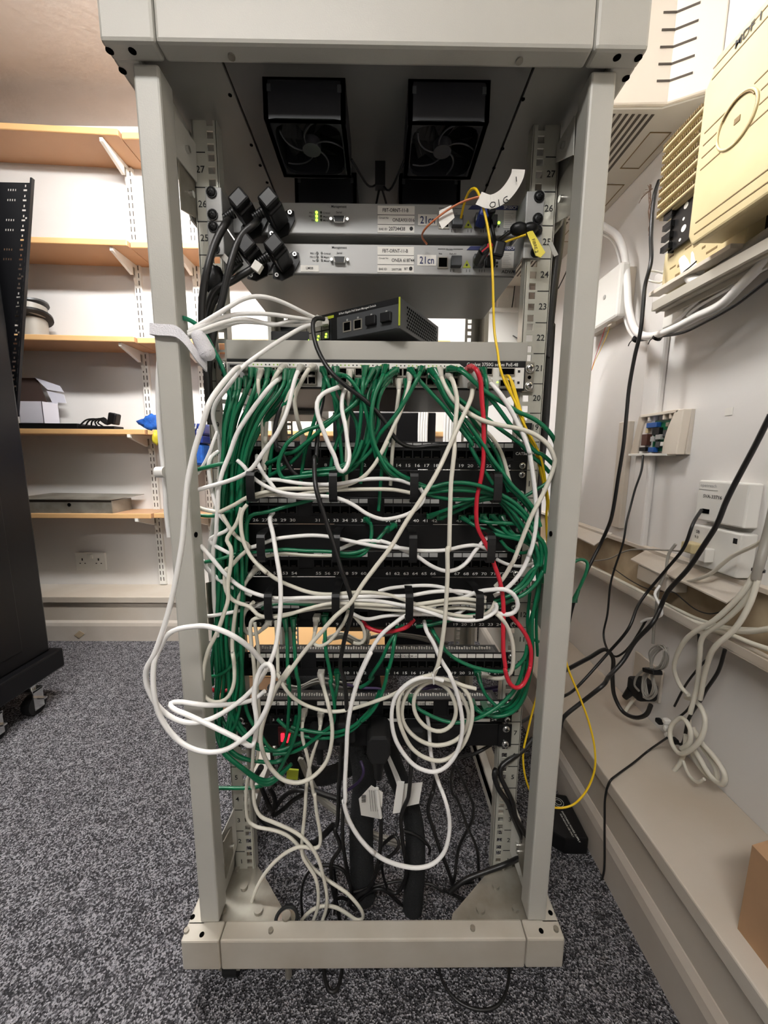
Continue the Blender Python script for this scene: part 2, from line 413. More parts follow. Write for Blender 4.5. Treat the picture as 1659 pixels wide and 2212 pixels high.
# items on the shelves
z4 = ZS[3] + .021
t = thing('open_carton', 'small open white carton with brown inside on the fourth shelf', 'box', (-1.55, 1.74, z4 + .025))
b = MB(); b.box(-1.62, -1.514, 1.74, 1.742, z4 + .026, z4 + .122); b.box(-1.516, -1.514, 1.74, 1.827, z4 + .026, z4 + .122); b.box(-1.62, -1.514, 1.825, 1.827, z4 + .026, z4 + .13); b.box(-1.62, -1.618, 1.74, 1.827, z4 + .026, z4 + .122); b.box(-1.62, -1.514, 1.74, 1.827, z4 + .026, z4 + .028)
b.build('carton_body', 'cardwhite', t)
MB().slab([(-1.70, 1.83, z4 + .126), (-1.565, 1.83, z4 + .126), (-1.605, 1.835, z4 + .240), (-1.70, 1.835, z4 + .240)], (0, 1, 0), .002).build('inside_flap', 'cardbrown', t)
MB().slab([(-1.608, 1.826, z4 + .242), (-1.50, 1.828, z4 + .205), (-1.482, 1.828, z4 + .176), (-1.555, 1.828, z4 + .186)], (0, 1, 0), .002).build('lid_flap', 'cardwhite', t)
MB().slab([(-1.558, 1.824, z4 + .182), (-1.482, 1.826, z4 + .165), (-1.475, 1.826, z4 + .126), (-1.540, 1.826, z4 + .130)], (0, 1, 0), .002).build('side_flap', 'cardwhite', t)
t = thing('flat_black_unit', 'flat black equipment lying at the left of the fourth shelf', 'equipment', (-1.45, 1.76, z4))
b = MB(); b.box(-1.72, -1.36, 1.73, 1.85, z4, z4 + .026); b.build('case', 'black', t, .002)
b = MB(); b.box(-1.38, -1.20, 1.735, 1.80, z4, z4 + .016); b.build('lower_lip', 'black', t, .002)
t = thing('black_adapter', 'black power adapter with coiled lead on the fourth shelf', 'adapter', (-1.25, 1.76, z4 + .016))
b = MB(); b.cbox((-1.213, 1.76, z4 + .05), (.036, .04, .05), Matrix.Rotation(.25, 3, 'Y')); b.build('adapter_body', 'black', t, .006)
b = MB()
for k in range(5):
    b.tube(spline([(-1.36 + .02 * k, 1.745 + .008 * k, z4 + .018), (-1.33 + .012 * k, 1.75, z4 + .044 - .003 * k), (-1.28 + .006 * k, 1.755, z4 + .046 + .002 * k), (-1.24, 1.75, z4 + .024 + .005 * k), (-1.22, 1.76, z4 + .035)], .01), .0035, 6)
b.build('coiled_lead', 'c_black', t)
z5 = ZS[4] + .021
t = thing('tin_tray', 'scuffed tin enclosure with a dark round hole on the lowest shelf', 'enclosure', (-1.4, 1.78, z5))
MB().box(-1.66, -1.236, 1.722, 1.86, z5, z5 + .058).build('case', 'silver', t)
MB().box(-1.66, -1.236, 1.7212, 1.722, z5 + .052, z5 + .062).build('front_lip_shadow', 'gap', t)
MB().slab([(-1.70, 1.716, z5 + .064), (-1.236, 1.716, z5 + .062), (-1.17, 1.86, z5 + .074), (-1.62, 1.86, z5 + .078)], (0, 0, 1), .003).build('lid', 'silver', t, label='loose bent lid')
MB().cyl((-1.43, 1.7205, z5 + .04), (-1.43, 1.7225, z5 + .04), .008, 14).build('knockout_hole', 'hole', t)
z3 = ZS[2] + .021
t = thing('cable_reel', 'black and grey cable reel at the left end of the middle shelf', 'reel', (-1.55, 1.78, z3))
MB().cyl((-1.56, 1.80, z3), (-1.56, 1.80, z3 + .10), .052, 20).build('drum', 'c_grey', t)
MB().cyl((-1.545, 1.78, z3 + .092), (-1.548, 1.782, z3 + .102), .075, 24).build('lower_flange', 'black', t)
MB().cyl((-1.553, 1.786, z3 + .102), (-1.555, 1.79, z3 + .15), .058, 24).build('wound_wire', 'c_grey', t)
MB().cyl((-1.555, 1.79, z3 + .15), (-1.557, 1.79, z3 + .158), .068, 24).build('upper_flange', 'darkgrey', t)
# bowl of paper
t = MB().slab([atY(220, 727, 1.80), atY(232, 713, 1.80), atY(262, 722, 1.80), atY(270, 727, 1.80)], (0, 1, 0), .003).build('crumpled_paper', 'cardwhite')
tag(t, 'small crumpled white paper on the middle shelf beside the upright', 'paper')
# blue items
def lump(name, c, r, mtl, parent=None, seed=1, amp=.2, n=18):
    R = random.Random(seed); ph = [R.uniform(0, 6.28) for _ in range(6)]; fq = [R.uniform(2, 6) for _ in range(6)]
    b = MB(); v = []; m = n // 2
    for i in range(m + 1):
        th = pi * i / m
        for j in range(n):
            a = 2 * pi * j / n
            k = 1 + amp * (sin(fq[0] // 1 * a + ph[0]) * sin(3 * th + ph[1]) + .6 * sin(5 * a + ph[2]) * sin(fq[1] * th) * sin(th))
            v.append((c[0] + r[0] * k * sin(th) * cos(a), c[1] + r[1] * k * sin(th) * sin(a), c[2] + r[2] * k * cos(th)))
    f = [(i * n + j, i * n + (j + 1) % n, (i + 1) * n + (j + 1) % n, (i + 1) * n + j) for i in range(m) for j in range(n)]
    b.add(v, f, 0, True)
    return b.build(name, mtl, parent)
tag(lump('blue_cloth', (-1.035, 1.76, .142), (.055, .04, .034), 'blue', seed=3, amp=.3), 'crumpled blue cloth at the edge of the fourth shelf left of the post', 'cloth')
t = thing('blue_bag', 'blue fabric bag with patterned rim hanging behind the left rack post', 'bag', (-.82, 1.70, -.04))
MB().box(-.93, -.775, 1.66, 1.74, -.045, .05).build('bag_body', 'blue', t, .012)
MB().box(-.935, -.77, 1.655, 1.745, .05, .085).build('band', 'navyblue', t, .006)
b = MB().box(-.94, -.765, 1.655, 1.745, .085, .135); b.build('rim', 'navyblue', t, .01)
b = MB()
for k in range(16): b.tube(spline([(-.93 + .01 * k, 1.65, .09 + .03 * (k % 2)), (-.925 + .01 * k, 1.648, .11), (-.918 + .01 * k, 1.65, .095 + .025 * ((k + 1) % 3))], .01), .0025, 5)
b.build('white_pattern', 'white', t)
tag(lump('yellow_black_bundle', (-1.0, 1.71, .075), (.016, .02, .03), 'yelltag', seed=5), 'small yellow and black bundle tucked under the blue cloth', 'bundle')

# ================================================================== black cabinet at the left
t = thing('black_cabinet', 'tall black equipment cabinet on castors at the left edge', 'cabinet', (-1.3, 1.2, FL))
CXX, CYY = -1.175, 1.26
MB().box(-1.95, CXX, -.4, CYY, -.69, 1.15).build('side_panel', 'cab', t, .006)
MB().box(CXX, CXX + .004, -.4, CYY - .10, -.64, 1.12).build('inset_panel', 'cab', t, .002)
MB().box(-1.96, CXX + .03, -.41, CYY + .02, -.76, -.69).build('plinth', 'cab', t, .006)
for (x, y) in ((-1.19, 1.19), (-1.20, 1.06), (-1.19, .2)):
    c = MB().cyl((x - .014, y, FL + .034), (x + .014, y, FL + .034), .034, 20).build('castor', 'matblack', t)
    b = MB(); b.box(x + .015, x + .020, y - .018, y + .018, FL + .02, FL + .09); b.box(x - .020, x + .020, y - .02, y + .02, FL + .085, FL + .092)
    b.cyl((x, y, FL + .09), (x, y, -.76), .012, 12); b.box(x - .01, x + .05, y - .012, y + .0, FL + .06, FL + .065)
    b.build('castor_fork', 'chrome', c)
def leaf(u, v, off=0):   # u 0..1 left->right, v 0..1 top->bottom
    a_ = atY(-70, 392, 1.29).lerp(atY(73, 395, 1.29), u); q_ = atY(-100, 900, 1.29).lerp(atY(40, 900, 1.29), u)
    return a_.lerp(q_, v) + Vector((0, off, 0))
HO = []
for k in range(26):
    v0 = .012 + k * .040
    HO += [(.875, v0, .012, .0050), (.875, v0 + .017, .030, .0040), (.945, v0 + .018, .010, .012)]
    if k % 6 == 3: HO.append((.915, v0 + .008, .016, .0040))
    if k in (0, 1, 3, 4, 6, 7): HO += [(.62 + .036 * q, v0 + .017, .010, .0045) for q in range(4)]
us = sorted({0, 1} | {round(h[0] + d * h[2], 5) for h in HO for d in (-1, 1)}); vs_ = sorted({0, 1} | {round(h[1] + d * h[3], 5) for h in HO for d in (-1, 1) if 0 < h[1] + d * h[3] < 1})
for nm_, off in (('perforated_leaf', 0),):
    b = MB()
    for i in range(len(us) - 1):
        for j in range(len(vs_) - 1):
            um = (us[i] + us[i + 1]) / 2; vm = (vs_[j] + vs_[j + 1]) / 2
            if any(abs(um - h[0]) < h[2] and abs(vm - h[1]) < h[3] for h in HO): continue
            b.slab([leaf(us[i], vs_[j]), leaf(us[i + 1], vs_[j]), leaf(us[i + 1], vs_[j + 1]), leaf(us[i], vs_[j + 1])], (0, 1, 0), .0015)
    b.build(nm_, 'cab', t)
MB().slab([leaf(.985, -.012), leaf(1.012, -.012), leaf(1.012, 1), leaf(.985, 1)], (0, -1, 0), .010).build('leaf_edge', 'cab', t)
b = MB()
for k in range(16):
    z = -.62 + k * .034
    for q, y in enumerate((1.00, .975, .95)): b.box(CXX + .004, CXX + .0045, y - .008 if q == 0 else y - .004, y, z, z + (.022 if q == 0 else .006))
b.build('vent_slots', 'greylabel', t)

# ================================================================== dark boxes and post behind
t = MB().box(-.187, .215, 1.50, 1.80, -.885, .17); tb = t.build('dark_equipment_case', 'cab', bevel=.004)
tag(tb, 'tall dark equipment case standing behind the rack before the wall', 'cabinet')
# cable strips on the case
for k, (a, c_) in enumerate(((905, 926), (960, 985))):
    p = atY(a, 880, 1.49); q = atY(c_, 880, 1.49)
    b = MB()
    n = 4
    for i in range(n):
        x = p.x + (q.x - p.x) * (i + .5) / n
        b.tube(spline([(x, 1.485, .42), (x + .004 * sin(i), 1.484, .25), (x - .003, 1.485, .1), (x + .002, 1.484, -.1)], .03), .0055, 6)
    tag(b.build('cable_loom', 'c_white'), ['left white cable loom hanging behind the rack', 'right white cable loom hanging behind the rack'][k], 'cables')

t = thing('low_wooden_box', 'low pale wooden box on the carpet behind the rack', 'box', (-.27, 1.4, FL))
MB().box(-.56, .02, 1.20, 1.66, FL, -.75).build('carcass', 'wood', t)
MB().box(-.56, .02, 1.19, 1.66, -.75, -.735).build('top_board', 'woodedge', t, .002)

# ================================================================== the open rack
XL, XR = -.3147, .2997
ZT, ZB, ZBB = .4545, -.7637, -.821
FY = .4912; PY = .515; PX0, PX1 = -.2941, .2791; PW = .031
RD = 1.10      # back of the rack
ZTT = .60
rack = thing('server_rack', 'open beige grey equipment rack full of network gear', 'rack', (-.0075, .8, ZBB - .064))
def ringmesh(z0, z1, yf, yb, xl, xr, wd, lip, top):
    b = MB()
    return b
# top frame
b = MB()
b.box(XL + .062, XR - .062, FY, FY + .024, ZT, ZTT)
tf = b.build('top_frame', 'rack', rack, .004)
for s in (-1, 1):
    xa, xb = (XL, XL + .061) if s < 0 else (XR - .061, XR)
    b = MB(); b.box(xa, xb, FY, FY + .024, ZT, ZTT)
    xi0, xi1 = (XL, XL + .062) if s < 0 else (XR - .062, XR)
    b.box(*( (XL, XL + .03) if s < 0 else (XR - .03, XR)), FY + .02, RD, ZT, ZTT)
    b.build('corner_piece', 'rack', rack, .004)
MB().box(XL, XR, RD - .024, RD, ZT, ZTT).build('rear_top_frame', 'rack', rack, .003)
MB().box(XL, XR, FY + .003, RD, ZTT - .005, ZTT + .003).build('roof', 'rack', rack)
# holes on the underside of the top frame and top of base frame
def holes(pts, z, par, name, r=.0035, mt='hole'):
    for (px, py) in pts:
        p = atZ(px, py, z); MB().cyl((p.x, p.y, z - .0006), (p.x, p.y, z + .0006), r, 12, mi=0).build(name, mt, par)
holes([(237, 110), (286, 110), (265, 153), (1333, 124), (1379, 125), (1352, 169)], ZT, rack, 'bolt_hole', .0042)
for p_ in ((500, 121), (1122, 130)):
    p = atZ(*p_, ZT); MB().cyl((p.x, p.y, ZT - .002), (p.x, p.y, ZT + .002), .0042, 10).build('bolt', 'galv', rack)
# recessed tray holding the fans
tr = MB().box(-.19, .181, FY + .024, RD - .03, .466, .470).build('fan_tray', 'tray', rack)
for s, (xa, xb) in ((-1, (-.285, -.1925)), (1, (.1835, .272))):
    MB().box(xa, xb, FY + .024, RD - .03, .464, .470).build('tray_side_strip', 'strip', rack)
b = MB()
for (px, py) in ((497, 205), (543, 313), (562, 357), (577, 394), (1130, 214), (1086, 321), (1067, 363), (1052, 400)):
    p = atZ(px, py, .464); b.cyl((p.x, p.y, .4632), (p.x, p.y, .4645), .0025, 8)
b.build('rivet_holes', 'hole', rack)
# fans
def fan(cx, y0, zt=.466, first=None):
    W = .103; D = .10; Hh = .046; x0, x1 = cx - W / 2, cx + W / 2; zb = zt - Hh
    f = thing_child('cooling_fan', rack)
    fr = MB()
    t_ = .006
    fr.box(x0, x0 + t_, y0, y0 + D, zb, zt); fr.box(x1 - t_, x1, y0, y0 + D, zb, zt); fr.box(x0, x1, y0, y0 + t_, zb, zt); fr.box(x0, x1, y0 + D - t_, y0 + D, zb, zt); fr.box(x0, x1, y0, y0 + D, zt - .003, zt)
    # grille plate with a rounded square opening
    cxm, cym = cx, y0 + D / 2
    n = 40; outer = []; inner = []
    for i in range(n):
        a = 2 * pi * i / n; c_, s_ = cos(a), sin(a)
        def sup(r, e): k = (abs(c_) ** e + abs(s_) ** e) ** (-1 / e); return (cxm + r * k * c_, cym + r * k * s_)
        outer.append(sup(.0515, 14)); inner.append(sup(.044, 5))
    v = [(p[0], p[1], zb) for p in outer] + [(p[0], p[1], zb) for p in inner] + [(p[0], p[1], zb + .004) for p in inner]
    fr.add(v, [(i, (i + 1) % n, n + (i + 1) % n, n + i) for i in range(n)] + [(n + i, n + (i + 1) % n, 2 * n + (i + 1) % n, 2 * n + i) for i in range(n)])
    frm = fr.build('fan_frame', 'fan', f)
    MB().cyl((cxm, cym, zb + .001), (cxm, cym, zb + .012), .0125, 20).build('hub', 'fanarm', frm)
    for k in range(5):
        a0 = 2 * pi * k / 5 + .4
        pts = [(cxm + r * cos(a0 + (r - .0125) * 26), cym + r * sin(a0 + (r - .0125) * 26), zb + .003) for r in [.0115 + .0355 * q / 10 for q in range(11)]]
        MB().tube(pts, .0011, 6).build('spoke', 'fanarm', frm)
    bl = MB()
    for k in range(7):
        a0 = 2 * pi * k / 7
        v = []
        for q in range(5):
            r = .012 + .030 * q / 4
            v += [(cxm + r * cos(a0 - .28), cym + r * sin(a0 - .28), zb + .012), (cxm + r * cos(a0 + .42), cym + r * sin(a0 + .42), zb + .026)]
        bl.add(v, [(2 * q, 2 * q + 1, 2 * q + 3, 2 * q + 2) for q in range(4)])
    bl.build('blades', 'matblack', frm)
    e = MB()
    for s in (-1, 1): e.box(cx + s * .044 - .0025, cx + s * .044 + .0025, y0 - .0008, y0, zt - .016, zt - .008)
    e.build('mounting_slots', 'darkgrey', frm)
    return f
def thing_child(name, parent):
    o = bpy.data.objects.new(name, None); COL.objects.link(o); o.parent = parent; o.location = -wloc(parent); return o
for cx, y0 in ((-.098, .542), (.084, .542), (-.094, .70), (.08, .70)): fan(cx, y0)
# fan leads
b = MB()
for P in ([(-.045, .62, .43), (-.02, .66, .42), (-.004, .68, .44)], [(.033, .62, .43), (.012, .66, .415), (-.002, .68, .44)], [(-.004, .68, .43), (-.02, .72, .40), (-.045, .75, .43)], [(0, .68, .43), (.02, .72, .40), (.035, .75, .42)]):
    b.tube(spline(P, .008), .0018, 6)
b.cbox((-.003, .675, .445), (.016, .014, .034)); b.build('fan_leads', 'c_black', rack)

# posts
for (xa, xb) in ((PX0, PX0 + PW), (PX1 - PW, PX1)):
    MB().box(xa, xb, PY, PY + .032, ZB, ZT).build('post', 'rack', rack, .003)
    MB().box(xa, xb, RD - .07, RD - .025, ZB, ZT).build('rear_post', 'rack', rack, .003)
# base frame
MB().box(XL + .062, XR - .062, FY, FY + .0275, ZBB, ZB).build('base_frame', 'base', rack, .003)
for s in (-1, 1):
    xa, xb = (XL, XL + .061) if s < 0 else (XR - .061, XR)
    b = MB(); b.box(xa, xb, FY, FY + .0275, ZBB, ZB)
    b.box(*((XL, XL + .03) if s < 0 else (XR - .03, XR)), FY + .02, RD, ZBB, ZB)
    b.build('base_corner', 'base', rack, .003)
MB().box(XL, XR, RD - .027, RD, ZBB, ZB).build('rear_base_frame', 'base', rack, .003)
holes([(416, 1981), (436, 2019), (1189, 1972), (1169, 2011)], ZB, rack, 'base_hole', .0038)
for p_ in ((403, 2012), (585, 2012), (1021, 2007), (1201, 2009)):
    p = atZ(*p_, ZB); MB().cyl((p.x, p.y, ZB - .002), (p.x, p.y, ZB + .004), .004, 10).build('base_bolt', 'galv', rack)
# gusset plates in the foot corners
ZG = -.77
for pts, sc in (([(XL + .028, FY + .02), (-.166, FY + .02), (-.166, .54), (-.212, .59), (-.285, .66), (XL + .028, .70)], 1), ([(XR - .028, FY + .02), (.118, FY + .02), (.126, .53), (.211, .60), (.27, .66), (XR - .028, .70)], 1)):
    g = MB().prism(pts, ZG - .003, ZG, 0, lambda u, v, w_: (u, v, w_)).build('foot_gusset', 'galv', rack)
    sx = -1 if pts[0][0] < 0 else 1
    for (ox, oy, r) in ((.232, .57, .006), (.195, .535, .0075), (.255, .60, .004), (.255, .535, .005)):
        gx_ = -ox - .01 if sx < 0 else ox - .02
        MB().cyl((gx_, oy, ZG), (gx_, oy, ZG + .005), r, 12).build('gusset_bolt', 'galv', g)
# castors and levelling foot
for (x, y) in ((-.250, .535), (.245, .60), (-.262, 1.03), (.245, 1.03)):
    c = MB().cyl((x - .012, y, FL + .026), (x + .012, y, FL + .026), .026, 18).build('castor_wheel', 'matblack', rack)
    MB().box(x - .018, x + .018, y - .024, y + .02, FL + .03, ZBB).build('castor_fork', 'galv', c)
p = atZ(619, 1985, -.768)
lf = MB().cyl((p.x, p.y, -.80), (p.x, p.y, -.768), .0165, 24).build('levelling_foot', 'chrome', rack)
MB().tube([(p.x + .0175 * cos(q), p.y + .0175 * sin(q), -.768) for q in [2 * pi * k / 24 for k in range(24)]], .003, 8, closed=True).build('dark_rim', 'matblack', lf)
MB().cyl((p.x, p.y, -.768), (p.x, p.y, -.760), .0075, 12).build('nut', 'galv', lf)
MB().cyl((p.x, p.y, -.768), (p.x, p.y, FL), .006, 12).build('foot_stem', 'galv', lf)
for nm, pts in (('foot_plate', [(505, 1745, .60), (477, 1805, .575), (483, 1895, .575), (490, 1895, .58), (511, 1825, .60)]), ('foot_plate', [(1107, 1772, .60), (1134, 1800, .575), (1128, 1891, .575), (1122, 1891, .58), (1103, 1839, .60)]), ('upper_plate', [(374, 240, .55), (421, 312, .60), (424, 395, .60), (377, 335, .55)]), ('upper_plate', [(1243, 250, .55), (1206, 312, .60), (1202, 352, .60), (1240, 335, .55)])):
    q = [atY(x_, y_, d_) for x_, y_, d_ in pts]
    pl_ = MB().slab(q, (1 if pts[0][0] < 800 else -1, 0, 0), .0015).build(nm, 'rack', rack)
    c_ = (q[0] + q[1] + q[2] + q[3]) / 4; sg = 1 if pts[0][0] < 800 else -1
    MB().cyl(c_, c_ + Vector((sg * .006, 0, 0)), .004, 8).build('plate_bolt', 'chrome', pl_)
# mounting rails with square holes and printed numbers
RY = .602; UZ = -.7764; U = .04445
def zu(k): return UZ + (k - 1) * U       # bottom of unit k
for s in (-1, 1):
    xo = -.2672 if s < 0 else .2515; xi = -.2335 if s < 0 else .2145     # outer and inner edges of the front flange
    xa, xb = min(xo, xi), max(xo, xi)
    hx = -.2425 if s < 0 else .2255
    z0, z1 = -.779, .467
    b = MB()
    hw = .0048
    b.box(xa, hx - hw, RY, RY + .002, z0, z1); b.box(hx + hw, xb, RY, RY + .002, z0, z1)
    edges = []
    for k in range(1, 29):
        for o in (.00635, .0222, .0381): edges.append(zu(k) + o)
    edges = [e for e in edges if e + .005 < z1]
    last = z0
    for e in edges:
        b.box(hx - hw, hx + hw, RY, RY + .002, last, e - .0048); last = e + .0048
    b.box(hx - hw, hx + hw, RY, RY + .002, last, z1)
    b.box(xo - .001, xo + .001, RY, RY + .05, z0, z1); b.box(xi - .001, xi + .001, RY, RY + .018, z0, z1)
    rl = b.build('mounting_rail', 'steel_rail', rack)
    t = MB(); tx = -.2585 if s < 0 else .2425
    for k in range(1, 28):
        t.text(str(k), (tx, RY - .0004, zu(k) + U / 2 - .0035), (1, 0, 0), (0, 0, 1), .0125)
        t.box(tx - .009, tx + .008, RY - .0006, RY, zu(k) - .0005 + U, zu(k) + .0005 + U)
    t.build('unit_numbers', 'ink', rl)
    # rear rail
    b = MB(); yr = RD - .085
    b.box(xo - .001, xo + .001, yr - .05, yr, z0, z1); b.box(xa, hx - hw, yr, yr + .002, z0, z1); b.box(hx + hw, xb, yr, yr + .002, z0, z1)
    last = z0
    for e in edges: b.box(hx - hw, hx + hw, yr, yr + .002, last, e - .0048); last = e + .0048
    b.build('rear_rail', 'steel_rail', rack)
# side support plates joining rails and posts
for s in (-1, 1):
    xx = -.2745 if s < 0 else .2615
    for nm, za, zb_ in (('upper_side_plate', .335, .455), ('lower_side_plate', -.775, -.665)):
        if nm == 'upper_side_plate': poly = [(PY + .044, zb_), (RD - .07, zb_), (RD - .07, zb_ - .03), (.66, zb_ - .04), (.64, za), (.60, za), (PY + .044, zb_ - .07)]
        else: poly = [(PY + .044, za), (RD - .07, za), (RD - .07, za + .04), (.66, za + .045), (.625, zb_), (.60, zb_), (PY + .044, za + .05)]
        MB().prism(poly, xx - .0015, xx + .0015, 0, lambda u, v, w_: (w_, u, v)).build(nm, 'rack', rack)
    for zc in (.36, -.235, -.70):
        yb = .585
        c = MB().prism([(PY + .044, zc + .04), (.605, zc + .03), (.605, zc - .02), (PY + .044, zc - .035)], xx - s * .006 - .001, xx - s * .006 + .001, 0, lambda u, v, w_: (w_, u, v)).build('rail_bracket', 'galv', rack)
        MB().cyl((xx - s * .007, yb, zc), (xx - s * .012, yb, zc), .0045, 8).build('bracket_bolt', 'chrome', c)
for nm, x in (('support_beam', .236), ('support_beam', -.246)):
    b = MB(); b.box(x - .012, x + .006, .61, RD - .08, -.69, -.665); b.box(x - .012, x - .009, .61, RD - .08, -.71, -.665)
    b.build(nm, 'rack', rack, .001)
for p_ in ((423, 1155), (1190, 1153)):
    p = atX(*p_, PX0 + PW + .0005) if p_[0] < 800 else atX(*p_, PX1 - PW - .0005)
    MB().cyl((p.x - .001, p.y, p.z), (p.x + .001, p.y, p.z), .004, 8).build('post_hole', 'hole', rack)

# screws -----------------------------------------------------------
def screw(x, z, y, par, r=.0062, m='chrome', name='screw'):
    b = MB(); b.cyl((x, y, z), (x, y - .002, z), r, 14); b.sphere((x, y - .002, z), r * .85, 12, (1, .45, 1))
    o = b.build(name, m, par)
    c = MB(); c.box(x - .003, x + .003, y - .0052, y - .0040, z - .0007, z + .0007); c.box(x - .0007, x + .0007, y - .0052, y - .0040, z - .003, z + .003)
    c.build('cross_slot', 'ink', o); return o

PF = .5995     # front plane of panels
# patch panels -----------------------------------------------------
port_me = {}
def port(x, y, z, par, w_=.0132, h_=.0115, fm='black'):
    key = (w_, h_, fm)
    if key not in port_me:
        b = MB(); t_ = .0014
        b.box(-w_ / 2, w_ / 2, -.0015, 0, h_ / 2, h_ / 2 + t_); b.box(-w_ / 2, w_ / 2, -.0015, 0, -h_ / 2 - t_, -h_ / 2)
        b.box(-w_ / 2 - t_, -w_ / 2, -.0015, 0, -h_ / 2 - t_, h_ / 2 + t_); b.box(w_ / 2, w_ / 2 + t_, -.0015, 0, -h_ / 2 - t_, h_ / 2 + t_)
        b.box(-w_ / 2, w_ / 2, -.0004, 0, -h_ / 2, h_ / 2, 1)
        b.box(-w_ / 2 + .003, w_ / 2 - .003, -.0007, -.0003, -h_ / 2 + .0005, -h_ / 2 + .002, 2)
        me = bpy.data.meshes.new('port'); me.from_pydata(b.v, [], b.f)
        for q in (fm, 'hole', 'brass'): me.materials.append(X[q])
        me.polygons.foreach_set('material_index', b.m); me.update(); port_me[key] = me
    o = bpy.data.objects.new('port', port_me[key]); COL.objects.link(o); o.parent = par
    o.location = Vector((x, y, z + H)) - wloc(par); return o
PXS = [-.0 + 0] * 0
GP = [-.202, -.102, -.0015, .0985 + .0015]
def pcol(i):   # x of port i (0..23)
    g, k = divmod(i, 6); base = [-.2165, -.1020, -.0050, .1270][0]
    return -.2170 + g * .1135 + k * .0149 if False else [-.2170, -.1020, .0115 - .0005, .1265][g] + k * .0149
XG = {0: -.2165, 1: -.1020, 2: .0130, 3: .1275}
def pcol(i):
    g, k = divmod(i, 6); return XG[g] + k * .0149
def patch_panel(u, lb, start, text=True, strip='grey', rails=True, skip=(), extra=None, step=1):
    z0, z1 = zu(u) + .0006, zu(u + 1) - .0006
    t = thing('patch_bay', lb, 'patch panel', (-.0075, PF, z0), 'black patch panels')
    fp = MB().box(-.2488, .2338, PF, PF + .003, z0, z1).build('face_plate', 'panel', t, .0008)
    MB().box(-.223, .208, PF + .003, PF + .035, z0 + .004, z1 - .004).build('rear_body', 'black', t)
    MB().box(-.2395, .2305, PF - .0012, PF, z0 + .0125, z0 + .0135).build('ridge', 'matblack', t)
    for g in range(4):
        xa = XG[g] - .0085; xb = XG[g] + 5 * .0149 + .0085
        MB().box(xa, xb, PF - .0022, PF, z0 + .0135, z1 - .0115).build('port_block', 'black', t, .0005)
        ls = MB()
        for k in range(6):
            x = XG[g] + k * .0149
            ls.box(x - .0067, x + .0067, PF - .0014, PF, z1 - .0088, z1 - .0022)
        ls.build('label_strip', 'greylabel' if strip == 'grey' else 'label', t)
    tx = MB()
    for i in range(24):
        port(pcol(i), PF - .0023, z0 + .0235, t)
        if i not in skip: tx.text(str(start + i * step), (pcol(i), PF - .0006, z0 + .0038), (1, 0, 0), (0, 0, 1), .0066, sx=1.45)
    if extra:
        for s_, x, z, sz in extra: tx.text(s_, (x, PF - .0006, z0 + z), (1, 0, 0), (0, 0, 1), sz)
    tx.build('printed_numbers', 'print', t)
    for x in (-.2425, .2255):
        for z in (z0 + .0065, z1 - .0065): screw(x, z, PF, t, .0052)
    return t
patch_panel(18, 'black patch panel numbered up to 24 just under the switch gap', 1, extra=[('CAT5e', .2225, .0235, .0062)])
patch_panel(16, 'black patch panel numbered 25 to 48 between the upper cable rings', 25)
patch_panel(14, 'black patch panel numbered 49 to 72 between the lower cable rings', 49, extra=[('CAT5e', .2215, .0085, .0045)])
patch_panel(12, 'black patch panel just under the bottom cable rings', 1)
pA = patch_panel(10, 'black patch panel with white strip marked for the ground floor', 1, strip='white', extra=[('5e', .223, .024, .0065)])
pB = patch_panel(8, 'lowest black patch panel with taped paper numbers above the power strip', 1, strip='white', skip=(13, 14, 15, 16, 17, 18, 19, 20, 21, 22), extra=[('5e', .223, .020, .0065)])
z1 = zu(11) - .0006
MB().text('<- S.GROUND FLOOR ->', (.035, PF - .0018, z1 - .0075), (1, 0, 0), (0, 0, 1), .0052).build('strip_writing', 'ink', pA)
z1 = zu(9) - .0006
b = MB()
for s_, x in (('1-01', .016), ('1-02', .031), ('1-03', .046), ('1-05', .075), ('1-06', .0905), ('1-07', .1285)):
    b.text(s_, (x, PF - .0018, z1 - .0072), (1, 0, 0), (0, 0, 1), .0048)
for s_, x in (('27', -.192), ('28', -.178), ('29', -.160), ('30', -.094)): b.text(s_, (x, PF - .0018, z1 - .0080), (1, 0, 0), (0, 0, 1), .0075)
b.build('strip_writing', 'ink', pB)
MB().box(.013, .068, PF - .001, PF, zu(8) + .003, zu(8) + .0085).build('paper_strip', 'label', pB)
MB().box(.1415, .195, PF - .001, PF, zu(8) + .003, zu(8) + .0085).build('paper_strip', 'label', pB)
# punch down rows visible in the gaps behind panels 10 and 8
for u, lb in ((10, pA), (8, pB)):
    zz = zu(u + 1) - .001
    MB().box(-.215, .200, PF + .003, PF + .022, zz - .006, zz).build('rear_shelf', 'darkgrey', lb)
    b = MB()
    x = -.205
    while x < .195:
        b.box(x, x + .0022, PF + .012, PF + .015, zz, zz + .0025 + .001 * ((int(x * 1e4) * 7) % 3)); x += .0044
    b.build('punch_down_teeth', 'label', lb)

